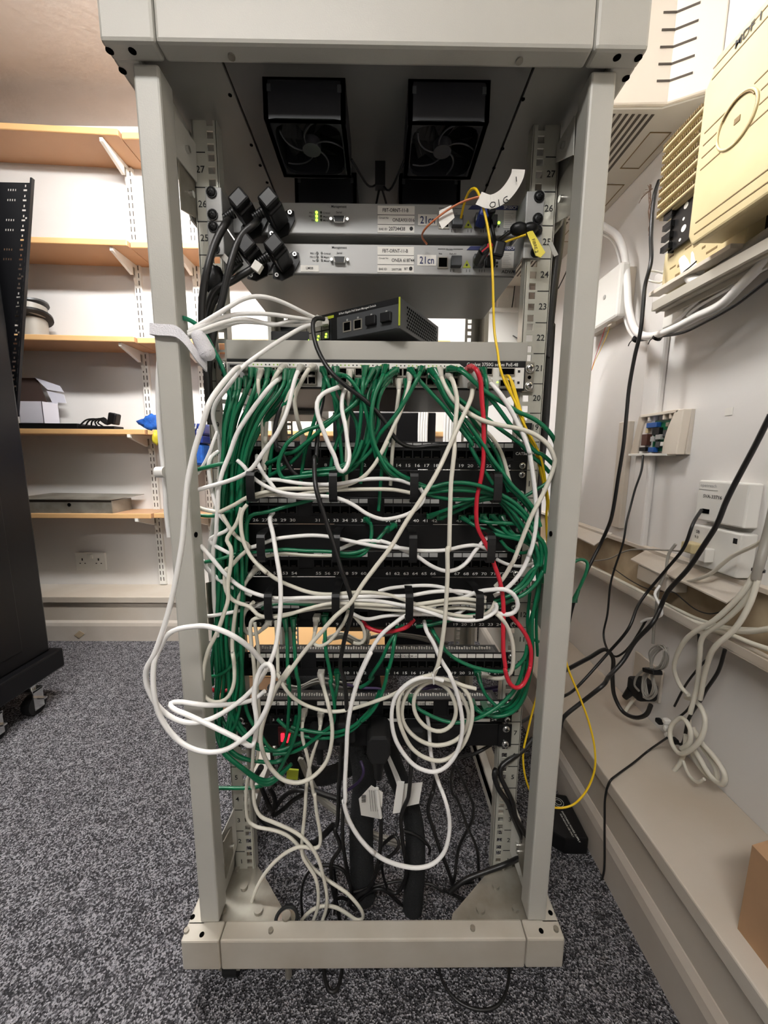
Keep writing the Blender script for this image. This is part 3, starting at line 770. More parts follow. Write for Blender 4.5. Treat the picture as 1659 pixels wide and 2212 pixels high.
# cable managers ---------------------------------------------------
for u, lb, xs in ((17, 'black cable manager under the first patch panel', (-.183, -.067, .0475, .166)), (15, 'black cable manager under the panel numbered 25 to 48', (-.172, -.064, .0475, .161)), (13, 'lowest black cable manager holding thick beige bundles', (-.165, -.0655, .0435, .148))):
    z0, z1 = zu(u) + .0006, zu(u + 1) - .0006
    t = thing('cable_manager', lb, 'cable manager', (-.0075, PF, z0), 'black cable managers')
    MB().box(-.2488, .2338, PF, PF + .003, z0, z1).build('back_plate', 'panel', t, .0008)
    for x in (-.2425, .2255):
        for z in (z0 + .0065, z1 - .0065): screw(x, z, PF, t, .0052)
    for x in xs:
        P = spline([(x, PF, z1 - .004), (x, PF - .045, z1 - .0005), (x, PF - .069, z1 - .003), (x, PF - .0715, z1 - .012), (x, PF - .0715, z0 + .008), (x, PF - .069, z0 + .001), (x, PF - .055, z0 + .001)], .004)
        MB().ribbon(P, (1, 0, 0), .0115, .0022).build('ring', 'black', t)
    b = MB()
    for i in range(24):
        pass

# dusty grey transmission units -----------------------------------
def wdm(zc, zt, lb, uear, a):
    yf = .64
    t = thing('network_termination_unit', lb, 'network unit', (-.01, yf, zc), 'grey network termination units')
    MB().box(-.2320, .2125, yf, yf + .19, zc, zt).build('chassis', 'grey', t, .0015)
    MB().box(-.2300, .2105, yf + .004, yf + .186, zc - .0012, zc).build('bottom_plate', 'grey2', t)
    for s in (-1, 1):
        x0, x1 = (-.2520, -.2290) if s < 0 else (.2080, .2340)
        e = MB(); e.box(x0, x1, PF - .002, PF, uear, uear + .0438)
        if s < 0: e.box(x1 - .002, x1, PF, yf + .03, uear + .002, uear + .042)
        else: e.box(x0, x0 + .002, PF, yf + .03, uear + .002, uear + .042)
        ear = e.build('ear_bracket', 'grey', t, .001)
        for z in (uear + .0365, uear + .0075): screw(-.2425 if s < 0 else .2255, z, PF - .002, ear, .0075, 'black', 'thumb_screw')
    yq = yf - .0006
    def pp(px, py): return atY(px, py, yf)
    dy = 0
    zc2 = zc
    sc = 1
    # printed paper labels
    def zfrac(f): return zc + (zt - zc) * f
    l = MB().box(-.0065, .0505, yq, yf, zfrac(.06), zfrac(.92)).build('paper_label', 'label', t)
    b = MB(); b.text('FBT-ORNT-11-B', (.021, yq - .0003, zfrac(.72)), (1, 0, 0), (0, 0, 1), .0072, sx=.8)
    b.box(-.0065, .0505, yq - .0002, yq, zfrac(.62), zfrac(.635)); b.box(-.0065, .0505, yq - .0002, yq, zfrac(.31), zfrac(.325))
    b.text(a[0], (.0335, yq - .0003, zfrac(.41)), (1, 0, 0), (0, 0, 1), .0070, sx=.85)
    b.text('Circuit No', (-.0045, yq - .0003, zfrac(.50)), (1, 0, 0), (0, 0, 1), .0034, align='L')
    b.text('EAE ID', (-.0045, yq - .0003, zfrac(.13)), (1, 0, 0), (0, 0, 1), .0044, align='L')
    b.text(a[1], (.0235, yq - .0003, zfrac(.12)), (1, 0, 0), (0, 0, 1), a[2], sx=.85)
    if a[3]: b.text('BT', (.0385, yq - .0003, zfrac(.14)), (1, 0, 0), (0, 0, 1), .005)
    b.cyl((.0458, yq - .0004, zfrac(.19)), (.0458, yq, zfrac(.19)), .0028, 12)
    b.build('label_writing', 'ink', l)
    MB().box(.0560, .0855, yq, yf, zfrac(.30), zfrac(.66)).build('white_sticker', 'label', t)
    MB().text('21cn', (.0708, yq - .0005, zfrac(.36)), (1, 0, 0), (0, 0, 1), .0148, sx=.82).build('sticker_writing', 'inkblue', t)
    # serial port
    sx_ = -.0655
    s_ = MB().prism([(-.0095, .0045), (.0095, .0045), (.008, -.005), (-.008, -.005)], yf - .006, yf, 0, lambda u, v, w_: (sx_ + u, w_, zfrac(.42) + v)).build('serial_port', 'chrome', t, .001)
    MB().prism([(-.0082, .0036), (.0082, .0036), (.0068, -.004), (-.0068, -.004)], yf - .0064, yf - .0058, 0, lambda u, v, w_: (sx_ + u, w_, zfrac(.42) + v)).build('socket_face', 'black', s_)
    for q in (-1, 1): MB().cyl((sx_ + q * .0125, yf, zfrac(.42)), (sx_ + q * .0125, yf - .006, zfrac(.42)), .0024, 6).build('jack_post', 'chrome', s_)
    b = MB()
    b.text('Management', (-.066, yq, zfrac(.84)), (1, 0, 0), (0, 0, 1), .0046); b.text('Serial', (-.066, yq, zfrac(.66)), (1, 0, 0), (0, 0, 1), .004)
    for q, (n1, n2) in enumerate((('PSU 1', 'Critical'), ('PSU 2', 'Major'), ('Fan', 'Minor'))):
        z = zfrac(.66 - q * .12)
        b.text(n1, (-.1035, yq, z - .001), (1, 0, 0), (0, 0, 1), .0036, align='R'); b.text(n2, (-.0905, yq, z - .001), (1, 0, 0), (0, 0, 1), .0036, align='L')
    b.text('50W', (-.148, yq, zfrac(.22)), (1, 0, 0), (0, 0, 1), .004); b.text('240V ac', (-.148, yq, zfrac(.12)), (1, 0, 0), (0, 0, 1), .004)
    b.text('ADVA', (.1995, yq, zfrac(.07)), (1, 0, 0), (0, 0, 1), .0068, sx=1.1)
    for xx in (.108, .1135, .1335, .1385, .154, .158, .162, .174): b.box(xx, xx + .0006, yq, yf, zfrac(.1), zfrac(.19))
    b.box(.088, .100, yq, yf, zfrac(.86), zfrac(.87)); b.box(.112, .127, yq, yf, zfrac(.86), zfrac(.87)); b.text('Access', (.106, yq, zfrac(.83)), (1, 0, 0), (0, 0, 1), .0038)
    b.text('Net', (.092, yq, zfrac(.68)), (1, 0, 0), (0, 0, 1), .0034); b.text('Port A1', (.1115, yq, zfrac(.68)), (1, 0, 0), (0, 0, 1), .0034)
    b.build('printed_text', 'ink', t)
    for q in range(3):
        z = zfrac(.68 - q * .12)
        MB().cyl((-.1005, yf - .001, z), (-.1005, yf, z), .0019, 10).build('status_light', 'leg' if a[4] else 'ledoff', t)
        MB().cyl((-.0935, yf - .001, z), (-.0935, yf, z), .0016, 10).build('status_light', 'ledoff', t)
    b = MB(); b.prism([(.133, .0), (.2095, .0), (.2095, .0055), (.139, .0055)], yq, yf, 0, lambda u, v, w_: (u, w_, zfrac(.84) + v)); b.box(.2085, .2098, yq, yf, zfrac(.1), zfrac(.9)); b.build('navy_band', 'navy', t)
    MB().text('SP150CP', (.198, yq - .0004, zfrac(.86)), (1, 0, 0), (0, 0, 1), .0055).build('model_marking', 'print', t)
    MB().box(.189, .2075, yq, yf, zfrac(.25), zfrac(.82)).build('spec_label', 'label', t)
    b = MB()
    for q in range(8): b.box(.1905, .1905 + .009 + .004 * ((q * 5) % 3) / 2, yq - .0002, yq, zfrac(.30 + q * .06), zfrac(.31 + q * .06))
    b.build('fine_print', 'greylabel', t)
    # ports
    e = MB(); e.box(.0880, .1045, yf - .0012, yf, zfrac(.20), zfrac(.60)); e.box(.0897, .1028, yf - .0016, yf, zfrac(.26), zfrac(.56), 1); e.build('copper_port', ['silver', 'hole'], t)
    MB().box(.1080, .1245, yf - .010, yf, zfrac(.22), zfrac(.55)).build('optic_module', 'darkgrey', t, .001)
    MB().box(.143, .159, yf - .012, yf, zfrac(.22), zfrac(.60)).build('optic_module', 'brass' if False else 'darkgrey', t, .001)
    MB().box(.1625, .1775, yf - .008, yf, zfrac(.24), zfrac(.60)).build('optic_module', 'black', t, .001)
    w_ = MB().prism([(.1275, zfrac(.24)), (.1405, zfrac(.24)), (.134, zfrac(.24) + .0115)], yq, yf, 0, lambda u, v, q: (u, q, v)).build('laser_warning', 'lime', t)
    MB().cyl((.134, yq - .0004, zfrac(.24) + .004), (.134, yq, zfrac(.24) + .004), .0016, 8).build('sun_mark', 'ink', w_)
    MB().cyl((.1815, yf - .001, zfrac(.42)), (.1815, yf, zfrac(.42)), .0018, 10).build('link_light', 'leg' if a[4] else 'ledoff', t)
    MB().cyl((.1815, yf - .001, zfrac(.3)), (.1815, yf, zfrac(.3)), .0016, 10).build('link_light', 'ledoff', t)
    return t, zfrac
tU, zfU = wdm(.341, .3845, 'upper grey network unit with green status lights on', .3335, ('ONEA931016', '20734438', .0075, False, True))
tL, zfL = wdm(.284, .327, 'lower grey network unit with unlit status lights', .2890, ('ONEA 618744', '20077588', .0045, True, False))
MB().box(-.127, -.0985, .6394, .64, .2865, .2955).build('small_label', 'label', tL)
MB().text('LM08', (-.113, .639, .2895), (1, 0, 0), (0, 0, 1), .005).build('small_label_writing', 'ink', tL)
# IEC plugs and their black retaining plates
for k, (cx, zc, lb) in enumerate(((-.2000, .354, 'upper left black power plug'), (-.1585, .355, 'upper right black power plug'), (-.193, .2955, 'lower left black power plug'), (-.153, .2965, 'lower right black power plug'))):
    t = thing('power_plug', lb + ' with screwed retaining plate on the grey unit', 'plug', (cx, .62, zc - .02), 'power plugs of the grey units')
    Rr = Matrix.Rotation(radians(48), 3, 'Y')
    MB().cbox((cx, .612, zc), (.026, .042, .025), Rr).build('plug_body', 'black', t, .003)
    MB().cbox((cx - .001, .593, zc + .002), (.021, .02, .024), Rr).build('plug_grip', 'black', t, .003)
    MB().prism([(-.019, -.021), (-.006, -.024), (.012, -.016), (.023, .004), (.022, .016), (.014, .018), (-.008, .006), (-.018, -.006)], .6355, .6385, 0, lambda u, v, w_: (cx + u + .002, w_, zc + v - .001)).build('retaining_plate', 'black', t)
    for (dx, dz) in ((-.010, -.0185), (.0185, .0115)):
        s_ = MB().cyl((cx + dx, .6355, zc + dz), (cx + dx, .632, zc + dz), .0032, 12).build('screw', 'chrome', t)
        MB().cyl((cx + dx, .632, zc + dz), (cx + dx, .6315, zc + dz), .0014, 6).build('hex_recess', 'ink', s_)
    a = Vector((cx - .0125, .598, zc - .009)); d = Vector((-.75, -.1, -.45)).normalized()
    b = MB()
    for q in range(5): b.cyl(a + d * (.0035 * q), a + d * (.0035 * q + .0024), .0068 - .0005 * q, 12)
    b.build('strain_relief', 'black', t)
# blank shelf -------------------------------------------------------
t = thing('rack_shelf', 'grey vented shelf carrying the charcoal switch above the long switch', 'shelf', (-.0075, PF, .144))
MB().box(-.2345, .2230, PF - .001, PF + .001, .1445, .1725).build('front_lip', 'shelf', t, .001)
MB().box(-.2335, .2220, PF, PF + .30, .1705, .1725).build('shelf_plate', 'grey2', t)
# silver/charcoal switch on the shelf
ang = radians(-29)
Rz = Matrix.Rotation(ang, 3, 'Z')
corner = Vector((.0265, .57, 0))
def L2(u, v, z): q = Rz @ Vector((u, v, 0)); return Vector((corner.x + q.x, corner.y + q.y, z))     # u along the face (negative to left), v depth
zb_, zt_ = .1815, .2235
t = thing('charcoal_switch', 'charcoal desktop switch standing askew on the rack shelf', 'network switch', (.02, .62, zb_))
def pb(u0, u1, v0, v1, z0, z1, name, m, par=t, bv=0):
    b = MB(); v = [L2(u0, v0, z0), L2(u1, v0, z0), L2(u1, v1, z0), L2(u0, v1, z0), L2(u0, v0, z1), L2(u1, v0, z1), L2(u1, v1, z1), L2(u0, v1, z1)]
    b.add(v, [(0, 3, 2, 1), (4, 5, 6, 7), (0, 1, 5, 4), (1, 2, 6, 5), (2, 3, 7, 6), (3, 0, 4, 7)]); return b.build(name, m, par, bv)
ang = radians(-31); Rz = Matrix.Rotation(ang, 3, 'Z')
pb(-.235, 0, .0005, .142, zb_, zt_, 'case', 'darkgrey', t, .001)
pb(-.235, 0, 0, .0006, zb_ + .034, zt_, 'black_band', 'black')
pb(-.112, -.003, -.0004, .0008, zb_ + .001, zb_ + .033, 'front_label', 'darkgrey')
pb(-.124, -.112, -.0004, .0006, zb_, zt_, 'divider', 'black')
pb(-.002, .0003, -.0006, .0006, zb_ + .004, zt_, 'lime_edge', 'lime')
pb(-.14, -.118, -.0008, .0006, zb_ + .034, zb_ + .038, 'lime_stripe', 'lime')
for u0 in (-.100, -.080): 
    o = pb(u0, u0 + .0155, -.0012, .001, zb_ + .009, zb_ + .024, 'copper_port', 'silver'); pb(u0 + .0022, u0 + .0135, -.0016, .001, zb_ + .011, zb_ + .0225, 'port_opening', 'hole', o)
for u0 in (-.056, -.030):
    o = pb(u0, u0 + .0175, -.006, .001, zb_ + .011, zb_ + .024, 'fibre_slot', 'black', t, .001)
b = MB()
rg = Rz @ Vector((1, 0, 0))
b.text('8-Port Gigabit PoE Smart Managed Switch', L2(-.108, -.0006, zb_ + .0365), rg, (0, 0, 1), .0040, align='L')
for u0 in (-.100, -.080, -.056, -.030): b.text('||||', L2(u0 + .008, -.0009, zb_ + .0255), rg, (0, 0, 1), .003)
b.box
b.build('printed_text', 'print', t)
b = MB()
for i in range(17):
    for j in range(7):
        v0 = .022 + i * .0066 + (j % 2) * .0033; z = zb_ + .007 + j * .0046
        if v0 > .134: continue
        c = L2(.0004, v0, z); n = Rz @ Vector((1, 0, 0)); s_ = Rz @ Vector((0, 1, 0))
        vs = [c + n * .0002 + s_ * (.0023 * cos(a)) + Vector((0, 0, .0019 * sin(a))) for a in [pi / 3 * q for q in range(6)]]
        b.add(vs, [(0, 1, 2, 3, 4, 5)])
b.build('vent_holes', 'hole', t)
o = pb(-.190, -.126, -.0012, .001, zb_ + .003, zb_ + .033, 'left_port_row', 'black')
for k in range(4):
    for q in (0, 1):
        pb(-.188 + k * .0155, -.1745 + k * .0155, -.002, .001, zb_ + .0045 + q * .014, zb_ + .0165 + q * .014, 'port_frame', 'silver', o)
for u0, zz in ((-.172, .006), (-.152, .004), (-.150, .009), (-.135, .006), (-.134, .010)):
    pb(u0, u0 + .003, -.0028, 0, zb_ + zz, zb_ + zz + .0025, 'port_light', 'leg')
# crystal plugs of the white cables in it
t = thing('small_black_router', 'small black router with a green light left on the rack shelf', 'router', (-.16, .66, .1725))
MB().box(-.182, -.105, .655, .75, .1725, .203).build('case', 'black', t, .002)
MB().box(-.174, -.166, .6545, .656, .186, .1885).build('power_light', 'leg', t)
MB().box(-.106, -.1045, .653, .70, .1725, .20).build('grey_edge', 'greylabel', t)

# long 48 port switch ----------------------------------------------
z0, z1 = .1005, .1435
SWF = .592
t = thing('network_switch', 'long white fronted 48 port switch crowded with green plugs', 'network switch', (-.0075, SWF, z0))
MB().box(-.2260, .2180, SWF + .003, SWF + .29, z0, z1).build('chassis', 'darkgrey', t, .001)
b = MB(); b.box(-.2320, .2190, SWF, SWF + .003, z0, z1); b.build('bezel', 'black', t, .0008)
b = MB(); b.prism([(-.232, .003), (.2165, .003), (.2165, .033), (.125, .033), (.118, .038), (-.232, .038)], SWF - .001, SWF, 0, lambda u, v, w_: (u, w_, z0 + v)); b.build('white_fascia', 'white', t)
b = MB(); b.box(-.2300, -.2045, SWF - .0016, SWF - .001, z0 + .004, z0 + .036); b.build('mode_panel', 'grey', t, .001)
MB().box(-.2270, -.2090, SWF - .002, SWF - .0015, z0 + .030, z0 + .034).build('mode_slot', 'ink', t)
MB().text('Catalyst 3750G series PoE-48', (.168, SWF - .0007, z0 + .0352), (1, 0, 0), (0, 0, 1), .0068, sx=.95).build('switch_writing', 'print', t)
gx = [-.1965, -.0995, -.0005 + .0005, .0]
def swx(i):  # 24 columns in three blocks of eight
    g, k = divmod(i, 8); return [-.1885, -.0815, .0265][g] + k * .01205
for g in range(3):
    xa = swx(g * 8) - .0078; xb = swx(g * 8 + 7) + .0078
    blk = MB().box(xa, xb, SWF - .0022, SWF - .001, z0 + .005, z0 + .0315).build('port_block', 'silver', t)
for i in range(24):
    for q in (0, 1):
        port(swx(i), SWF - .0024, z0 + .0118 + q * .0128, t, .0100, .0098, 'silver')
lt = MB(); lf2 = MB()
for i in range(24):
    for q in (-1, 1):
        on = (i * 7 + q * 3) % 5 > 1
        (lt if on else lf2).cyl((swx(i) + q * .0032, SWF - .001, z0 + .0345), (swx(i) + q * .0032, SWF - .0016, z0 + .0345), .0011, 8)
lt.build('port_lights', 'leddim', t); lf2.build('unlit_port_lights', 'ledoff', t)
for (x, zz) in ((.157, .0225), (.1905, .0225), (.157, .0055), (.1905, .0055)):
    e = MB(); e.box(x - .0115, x + .0115, SWF - .004, SWF - .001, z0 + zz - .001, z0 + zz + .0095); e.box(x - .010, x + .010, SWF - .0042, SWF - .0038, z0 + zz + .0003, z0 + zz + .0085, 1); e.build('optic_slot', ['silver', 'hole'], t)
for zz in (.026, .0095): MB().box(.207, .2105, SWF - .0014, SWF - .001, z0 + zz, z0 + zz + .0035).build('label_square', 'ink', t)
MB().box(.1755, .178, SWF - .0015, SWF - .001, z0 + .011, z0 + .0125).build('optic_light', 'leg', t)
for s in (-1, 1):
    x0, x1 = (-.2520, -.2325) if s < 0 else (.2165, .2345)
    e = MB().box(x0, x1, PF - .002, PF, .0985, .1435).build('ear_bracket', 'galv', t, .001)
    for zz in (.134, .108): screw((x0 + x1) / 2 + .002, zz, PF - .002, e, .0072)
    MB().cyl(((x0 + x1) / 2 + .002, PF - .0025, .121), ((x0 + x1) / 2 + .002, PF - .002, .121), .0028, 10).build('bracket_hole', 'hole', e)
# rear trays seen in the gap under the switch
t = thing('beige_media_box', 'beige banded box mounted behind the gap under the switch', 'box', (-.15, .80, .08))
b = MB(); b.box(-.30, -.135, .84, 1.0, .088, .130); b.build('case', 'rack', t, .003)
b = MB(); b.box(-.2995, -.1355, .838, .84, .108, .110); b.box(-.2995, -.1355, .838, .84, .097, .099); b.build('bands', 'grey2', t)
# extra plugs crowding the switch: short green cables running behind the others --------
# power strip ------------------------------------------------------
z0, z1 = zu(7) + .0005, zu(8) - .0005
t = thing('power_strip', 'black rack power strip with a lit red rocker switch', 'power strip', (-.0075, PF, z0))
MB().box(-.2300, .2180, PF - .002, PF + .05, z0, z1).build('body', 'black', t, .0015)
for s in (-1, 1):
    x0, x1 = (-.2488, -.2300) if s < 0 else (.2100, .2338)
    e = MB().box(x0, x1, PF - .004, PF - .002, z0, z1).build('ear_bracket', 'black', t, .001)
    for zz in (z0 + .0065, z1 - .0075): screw((x0 + x1) / 2 + .001, zz, PF - .004, e, .0062)
p = atY(619, 1593, PF - .002)
sw = MB().box(p.x - .014, p.x + .014, PF - .006, PF - .002, z0 + .004, z1 - .003).build('rocker_housing', 'redclear', t, .001)
MB().box(p.x - .0085, p.x - .002, PF - .009, PF - .006, z0 + .014, z1 - .014).build('rocker', 'redlamp', sw, .001)
MB().box(p.x + .001, p.x + .0095, PF - .009, PF - .006, z0 + .012, z1 - .015).build('rocker', 'redlamp', sw, .001)
for x in (-.10, -.045, .012, .07, .125):
    MB().box(x - .022, x + .022, PF - .003, PF - .002, z0 + .003, z1 - .003).build('outlet', 'matblack', t, .001)
# big black plug
p = atY(818, 1600, .57)
t = thing('large_black_plug', 'large black mains plug standing proud of the power strip', 'plug', (p.x, .58, p.z - .04))
MB().prism([(-.019, .018), (-.013, .026), (.013, .026), (.019, .018), (.020, -.006), (.012, -.024), (-.012, -.024), (-.020, -.006)], .545, .597, 0, lambda u, v, w_: (p.x + u, w_, p.z + v)).build('plug_body', 'matblack', t, .004)
MB().cyl((p.x, .565, p.z - .022), (p.x, .565, p.z - .066), .011, 12, .007).build('cord_grip', 'black', t)
for (px, py, lb) in ((748, 1575, 'black mains plug left of the large one on the power strip'), (895, 1585, 'black mains plug behind the tied coil on the power strip'), (690, 1590, 'black mains plug right of the red rocker switch')):
    q = atY(px, py, .58)
    t2 = thing('mains_plug', lb, 'plug', (q.x, .58, q.z - .02))
    MB().cbox((q.x, .582, q.z), (.034, .030, .036)).build('plug_body', 'matblack', t2, .005)
    MB().cyl((q.x, .578, q.z - .016), (q.x, .578, q.z - .05), .008, 10, .005).build('cord_grip', 'black', t2)

# black sleeve and tangle on the floor of the rack -----------------
b = MB(); P = spline([(-.02, .66, -.40), (-.005, .655, -.50), (.03, .645, -.60), (.065, .63, -.69), (.07, .61, -.77), (.065, .60, -.86)], .01)
b.tube(P, .019, 14); tag(b.build('cable_sleeve', 'sleeve'), 'wide black mesh sleeve running down the middle to the carpet', 'cable sleeve')
b = MB(); P = spline([(-.06, .68, -.42), (-.05, .68, -.52), (-.03, .66, -.62), (-.035, .64, -.74), (-.03, .62, -.86)], .01)
b.tube(P, .024, 14); tag(b.build('cable_sleeve', 'sleeve'), 'second black mesh sleeve left of the wide one', 'cable sleeve')
b = MB(); P = spline([(-.21, .70, -.46), (-.20, .70, -.58), (-.14, .70, -.665), (-.07, .69, -.64), (-.03, .67, -.58)], .01)
b.tube(P, .017, 12); tag(b.build('cable_sleeve', 'sleeve'), 'black sleeve curving low across the left inside of the rack', 'cable sleeve')
b = MB(); P = spline([(-.20, .72, -.43), (-.10, .70, -.47), (-.02, .68, -.50), (.03, .67, -.56)], .01)
b.tube(P, .022, 12); tag(b.build('cable_sleeve', 'sleeve'), 'black cable bundle sagging under the power strip', 'cable sleeve')
# fans of grey cables
def loom(name, P0, P1, n, r, mtl, lb, spread=.006, sd=2, cat='cables'):
    R = random.Random(sd); b = MB()
    for k in range(n):
        o = Vector((R.uniform(-1, 1), R.uniform(-.3, .3), R.uniform(-1, 1))) * spread
        P = [Vector(p) + o * (.4 + .9 * i / len(P0)) for i, p in enumerate(P0)]
        b.tube(spline(P, .012), r, 6)
    return tag(b.build(name, mtl), lb, cat)
A_ = [atY(650, 1640, .66), atY(690, 1720, .665), atY(740, 1760, .665), atY(800, 1800, .66), atY(880, 1828, .655)]
loom('grey_cable_fan', A_, None, 9, .0026, 'c_grey', 'fan of grey cables sweeping right beneath the barcode tag', .011, 3)
A_ = [atY(600, 1478, .64), atY(640, 1488, .645), atY(690, 1470, .65), atY(740, 1482, .65), atY(800, 1478, .65)]
loom('grey_cable_fan', A_, None, 8, .0022, 'c_grey', 'grey cables bunched behind the gap under the fifth panel', .008, 4)
A_ = [atY(760, 1390, .66), atY(830, 1372, .66), atY(900, 1378, .66), atY(960, 1395, .66)]
loom('grey_cable_fan', A_, None, 7, .0022, 'c_grey', 'grey cables lying in the gap above the ground floor panel', .008, 6)
A_ = [atY(700, 1385, .655), atY(740, 1372, .655), atY(790, 1392, .655), atY(800, 1362, .655)]
loom('grey_cable_fan', A_, None, 6, .0024, 'c_beige', 'pale cables knotted in the gap above the ground floor panel', .008, 7)
A_ = [atY(900, 1490, .65), atY(950, 1478, .65), atY(1000, 1492, .65), atY(1080, 1482, .65)]
loom('purple_cable_fan', A_, None, 6, .0024, 'c_purple', 'purple cables behind the tied coil over the lowest panel', .010, 8)
A_ = [atY(835, 1625, .62), atY(850, 1660, .62), atY(862, 1690, .62), atY(868, 1715, .62)]
loom('white_wires', A_, None, 6, .0020, 'c_white', 'bunch of thin white wires under the large black plug', .005, 9)
A_ = [atY(880, 1735, .63), atY(887, 1755, .63), atY(895, 1785, .63)]
loom('white_wires', A_, None, 4, .0020, 'c_white', 'short white and yellow wires below the folded white tag', .005, 10)
b = MB(); p = atY(866, 1712, .61); b.cbox(p, (.008, .006, .018)); tag(b.build('yellow_tape_ring', 'yelltag'), 'ring of yellow tape around the thin white wires', 'tape')
p = atY(632, 1672, .64)
tag(MB().cbox(p, (.022, .004, .020), Matrix.Rotation(.1, 3, 'Y')).build('yellow_sticker', 'lime'), 'yellow sticker on a lead beneath the red rocker switch', 'sticker')

# paper tags on leads ----------------------------------------------
def tagslab(name, pts, Ys, mtl, lb, thick=.0008, cat='tag', parent=None):
    q = [atY(px, py, y) for (px, py), y in zip(pts, Ys)]
    n = (q[1] - q[0]).cross(q[2] - q[0]).normalized()
    o = MB().slab(q, n, thick).build(name, mtl, parent)
    if lb: tag(o, lb, cat)
    return o
bt = thing('barcode_tag', 'white paper tag with a barcode hanging under the power strip', 'tag', tuple(atY(795, 1740, .565)))
tagslab('paper', [(775, 1726), (802, 1697), (827, 1712), (824, 1770), (780, 1761)], [.57, .565, .565, .57, .575], 'label', None, parent=bt)
b = MB()
R = random.Random(5)
for k in range(7):
    a = atY(781, 1718 + k * 2.4, .564); c = atY(790, 1717 + k * 2.4, .564)
    b.slab([a, c, c - Vector((0, 0, .0004 + .0006 * R.random())), a - Vector((0, 0, .0004 + .0006 * R.random()))], (0, -1, 0), .0006)
for k in range(4):
    a = atY(797 + k * 5, 1706 + k, .5635); c = atY(801 + k * 5, 1752, .5645)
    b.slab([a, a + Vector((.0006, 0, 0)), c + Vector((.0006, 0, 0)), c], (0, -1, 0), .0006)
b.build('barcode', 'ink', bt)
MB().tube([atY(814, 1703, .565), atY(818, 1740, .566), atY(822, 1765, .568)], .0036, 8).build('clear_tube', 'white', bt)
ft = thing('folded_tag', 'blank folded white tag hanging right of the barcode tag', 'tag', tuple(atY(880, 1740, .58)))
tagslab('paper', [(868, 1694), (913, 1690), (905, 1736), (865, 1745)], [.59, .58, .58, .59], 'label', None, parent=ft)
tagslab('paper_fold', [(858, 1690), (873, 1692), (866, 1755), (848, 1758)], [.583, .58, .58, .583], 'white', None, .004, parent=ft)
# long curved tag with handwriting at the upper grey unit
ht = thing('handwritten_tag', 'curled white tag with handwritten O/G on the yellow fibre', 'tag', tuple(atY(1080, 440, .57)))
cp = [atY(1034, 428, .572), atY(1060, 436, .568), atY(1085, 425, .565), atY(1105, 403, .563), atY(1118, 378, .561), atY(1120, 366, .56)]
wd = []
P = spline(cp, .004)
for i, q in enumerate(P):
    tg = (P[min(i + 1, len(P) - 1)] - P[max(i - 1, 0)]).normalized(); wd.append(tg.cross(Vector((0, 1, 0))).normalized())
MB().ribbon(P, wd, .0175, .0005).build('strip', 'label', ht)
b = MB()
def stroke(pts, y=.5605, r=.0006): b.tube(spline([atY(px, py, y) for px, py in pts], .002), r, 5)
stroke([(1062, 437), (1058, 443), (1062, 448), (1069, 445), (1069, 437), (1062, 437)], .563); stroke([(1077, 431), (1078, 439), (1079, 446)], .563)
stroke([(1096, 424), (1089, 428), (1088, 436), (1094, 438), (1098, 433), (1093, 431)], .561); stroke([(1115, 382), (1116, 392)], .559)
b.build('handwriting', 'ink', ht)
tagslab('small_tag', [(975, 443), (982, 470), (955, 495), (948, 480), (949, 455)], [.585, .585, .585, .588, .588], 'label', 'small folded white tag on the orange fibre at the upper grey unit')
yt = thing('yellow_tag', 'yellow written tag hanging over the right rail screws', 'tag', tuple(atY(1160, 540, .575)))
tagslab('plastic_strip', [(1138, 502), (1150, 497), (1178, 545), (1168, 556), (1157, 552)], [.585, .585, .572, .572, .575], 'yelltag', None, parent=yt)
b = MB(); b.text('FIBRE 2', atY(1153, 532, .570), Vector((.35, 0, -.93)), Vector((.93, 0, .35)), .006); b.build('tag_writing', 'ink', yt)
tagslab('clear_tag', [(1184, 524), (1192, 521), (1206, 550), (1197, 554)], [.57, .57, .565, .565], 'clear', 'small clear plastic tab sticking out right of the rail')
# fibre clips (blue, red and black connectors)
t = thing('fibre_connector', 'blue and black fibre connector plugged into the upper grey unit', 'connector', tuple(atY(1045, 460, .62)))
MB().cbox(atY(1045, 462, .615), (.014, .03, .024), Matrix.Rotation(.3, 3, 'Y')).build('connector_body', 'navyblue', t, .003)
MB().cbox(atY(1056, 455, .61), (.012, .03, .022), Matrix.Rotation(-.2, 3, 'Y')).build('black_cap', 'black', t, .004)
t = thing('fibre_connector', 'red and black fibre connector plugged into the lower grey unit', 'connector', tuple(atY(1048, 545, .62)))
MB().cbox(atY(1046, 546, .605), (.008, .03, .020), Matrix.Rotation(.9, 3, 'Y')).build('connector_body', 'c_red', t, .003)
MB().cbox(atY(1040, 552, .61), (.012, .04, .016), Matrix.Rotation(.9, 3, 'Y')).build('black_shell', 'black', t, .004)
MB().cbox(atY(1077, 540, .60), (.016, .012, .022), Matrix.Rotation(.2, 3, 'Y')).build('black_cap', 'black', t, .003)
t = thing('black_clip', 'rounded black clip on the right rail between the grey units', 'clip', tuple(atY(1130, 495, .59)))
MB().sphere(atY(1121, 495, .59), .011, 14, (1.2, .8, .8)).build('clip_body', 'black', t)
MB().sphere(atY(1145, 494, .59), .010, 14, (1.2, .8, .8)).build('clip_end', 'black', t)
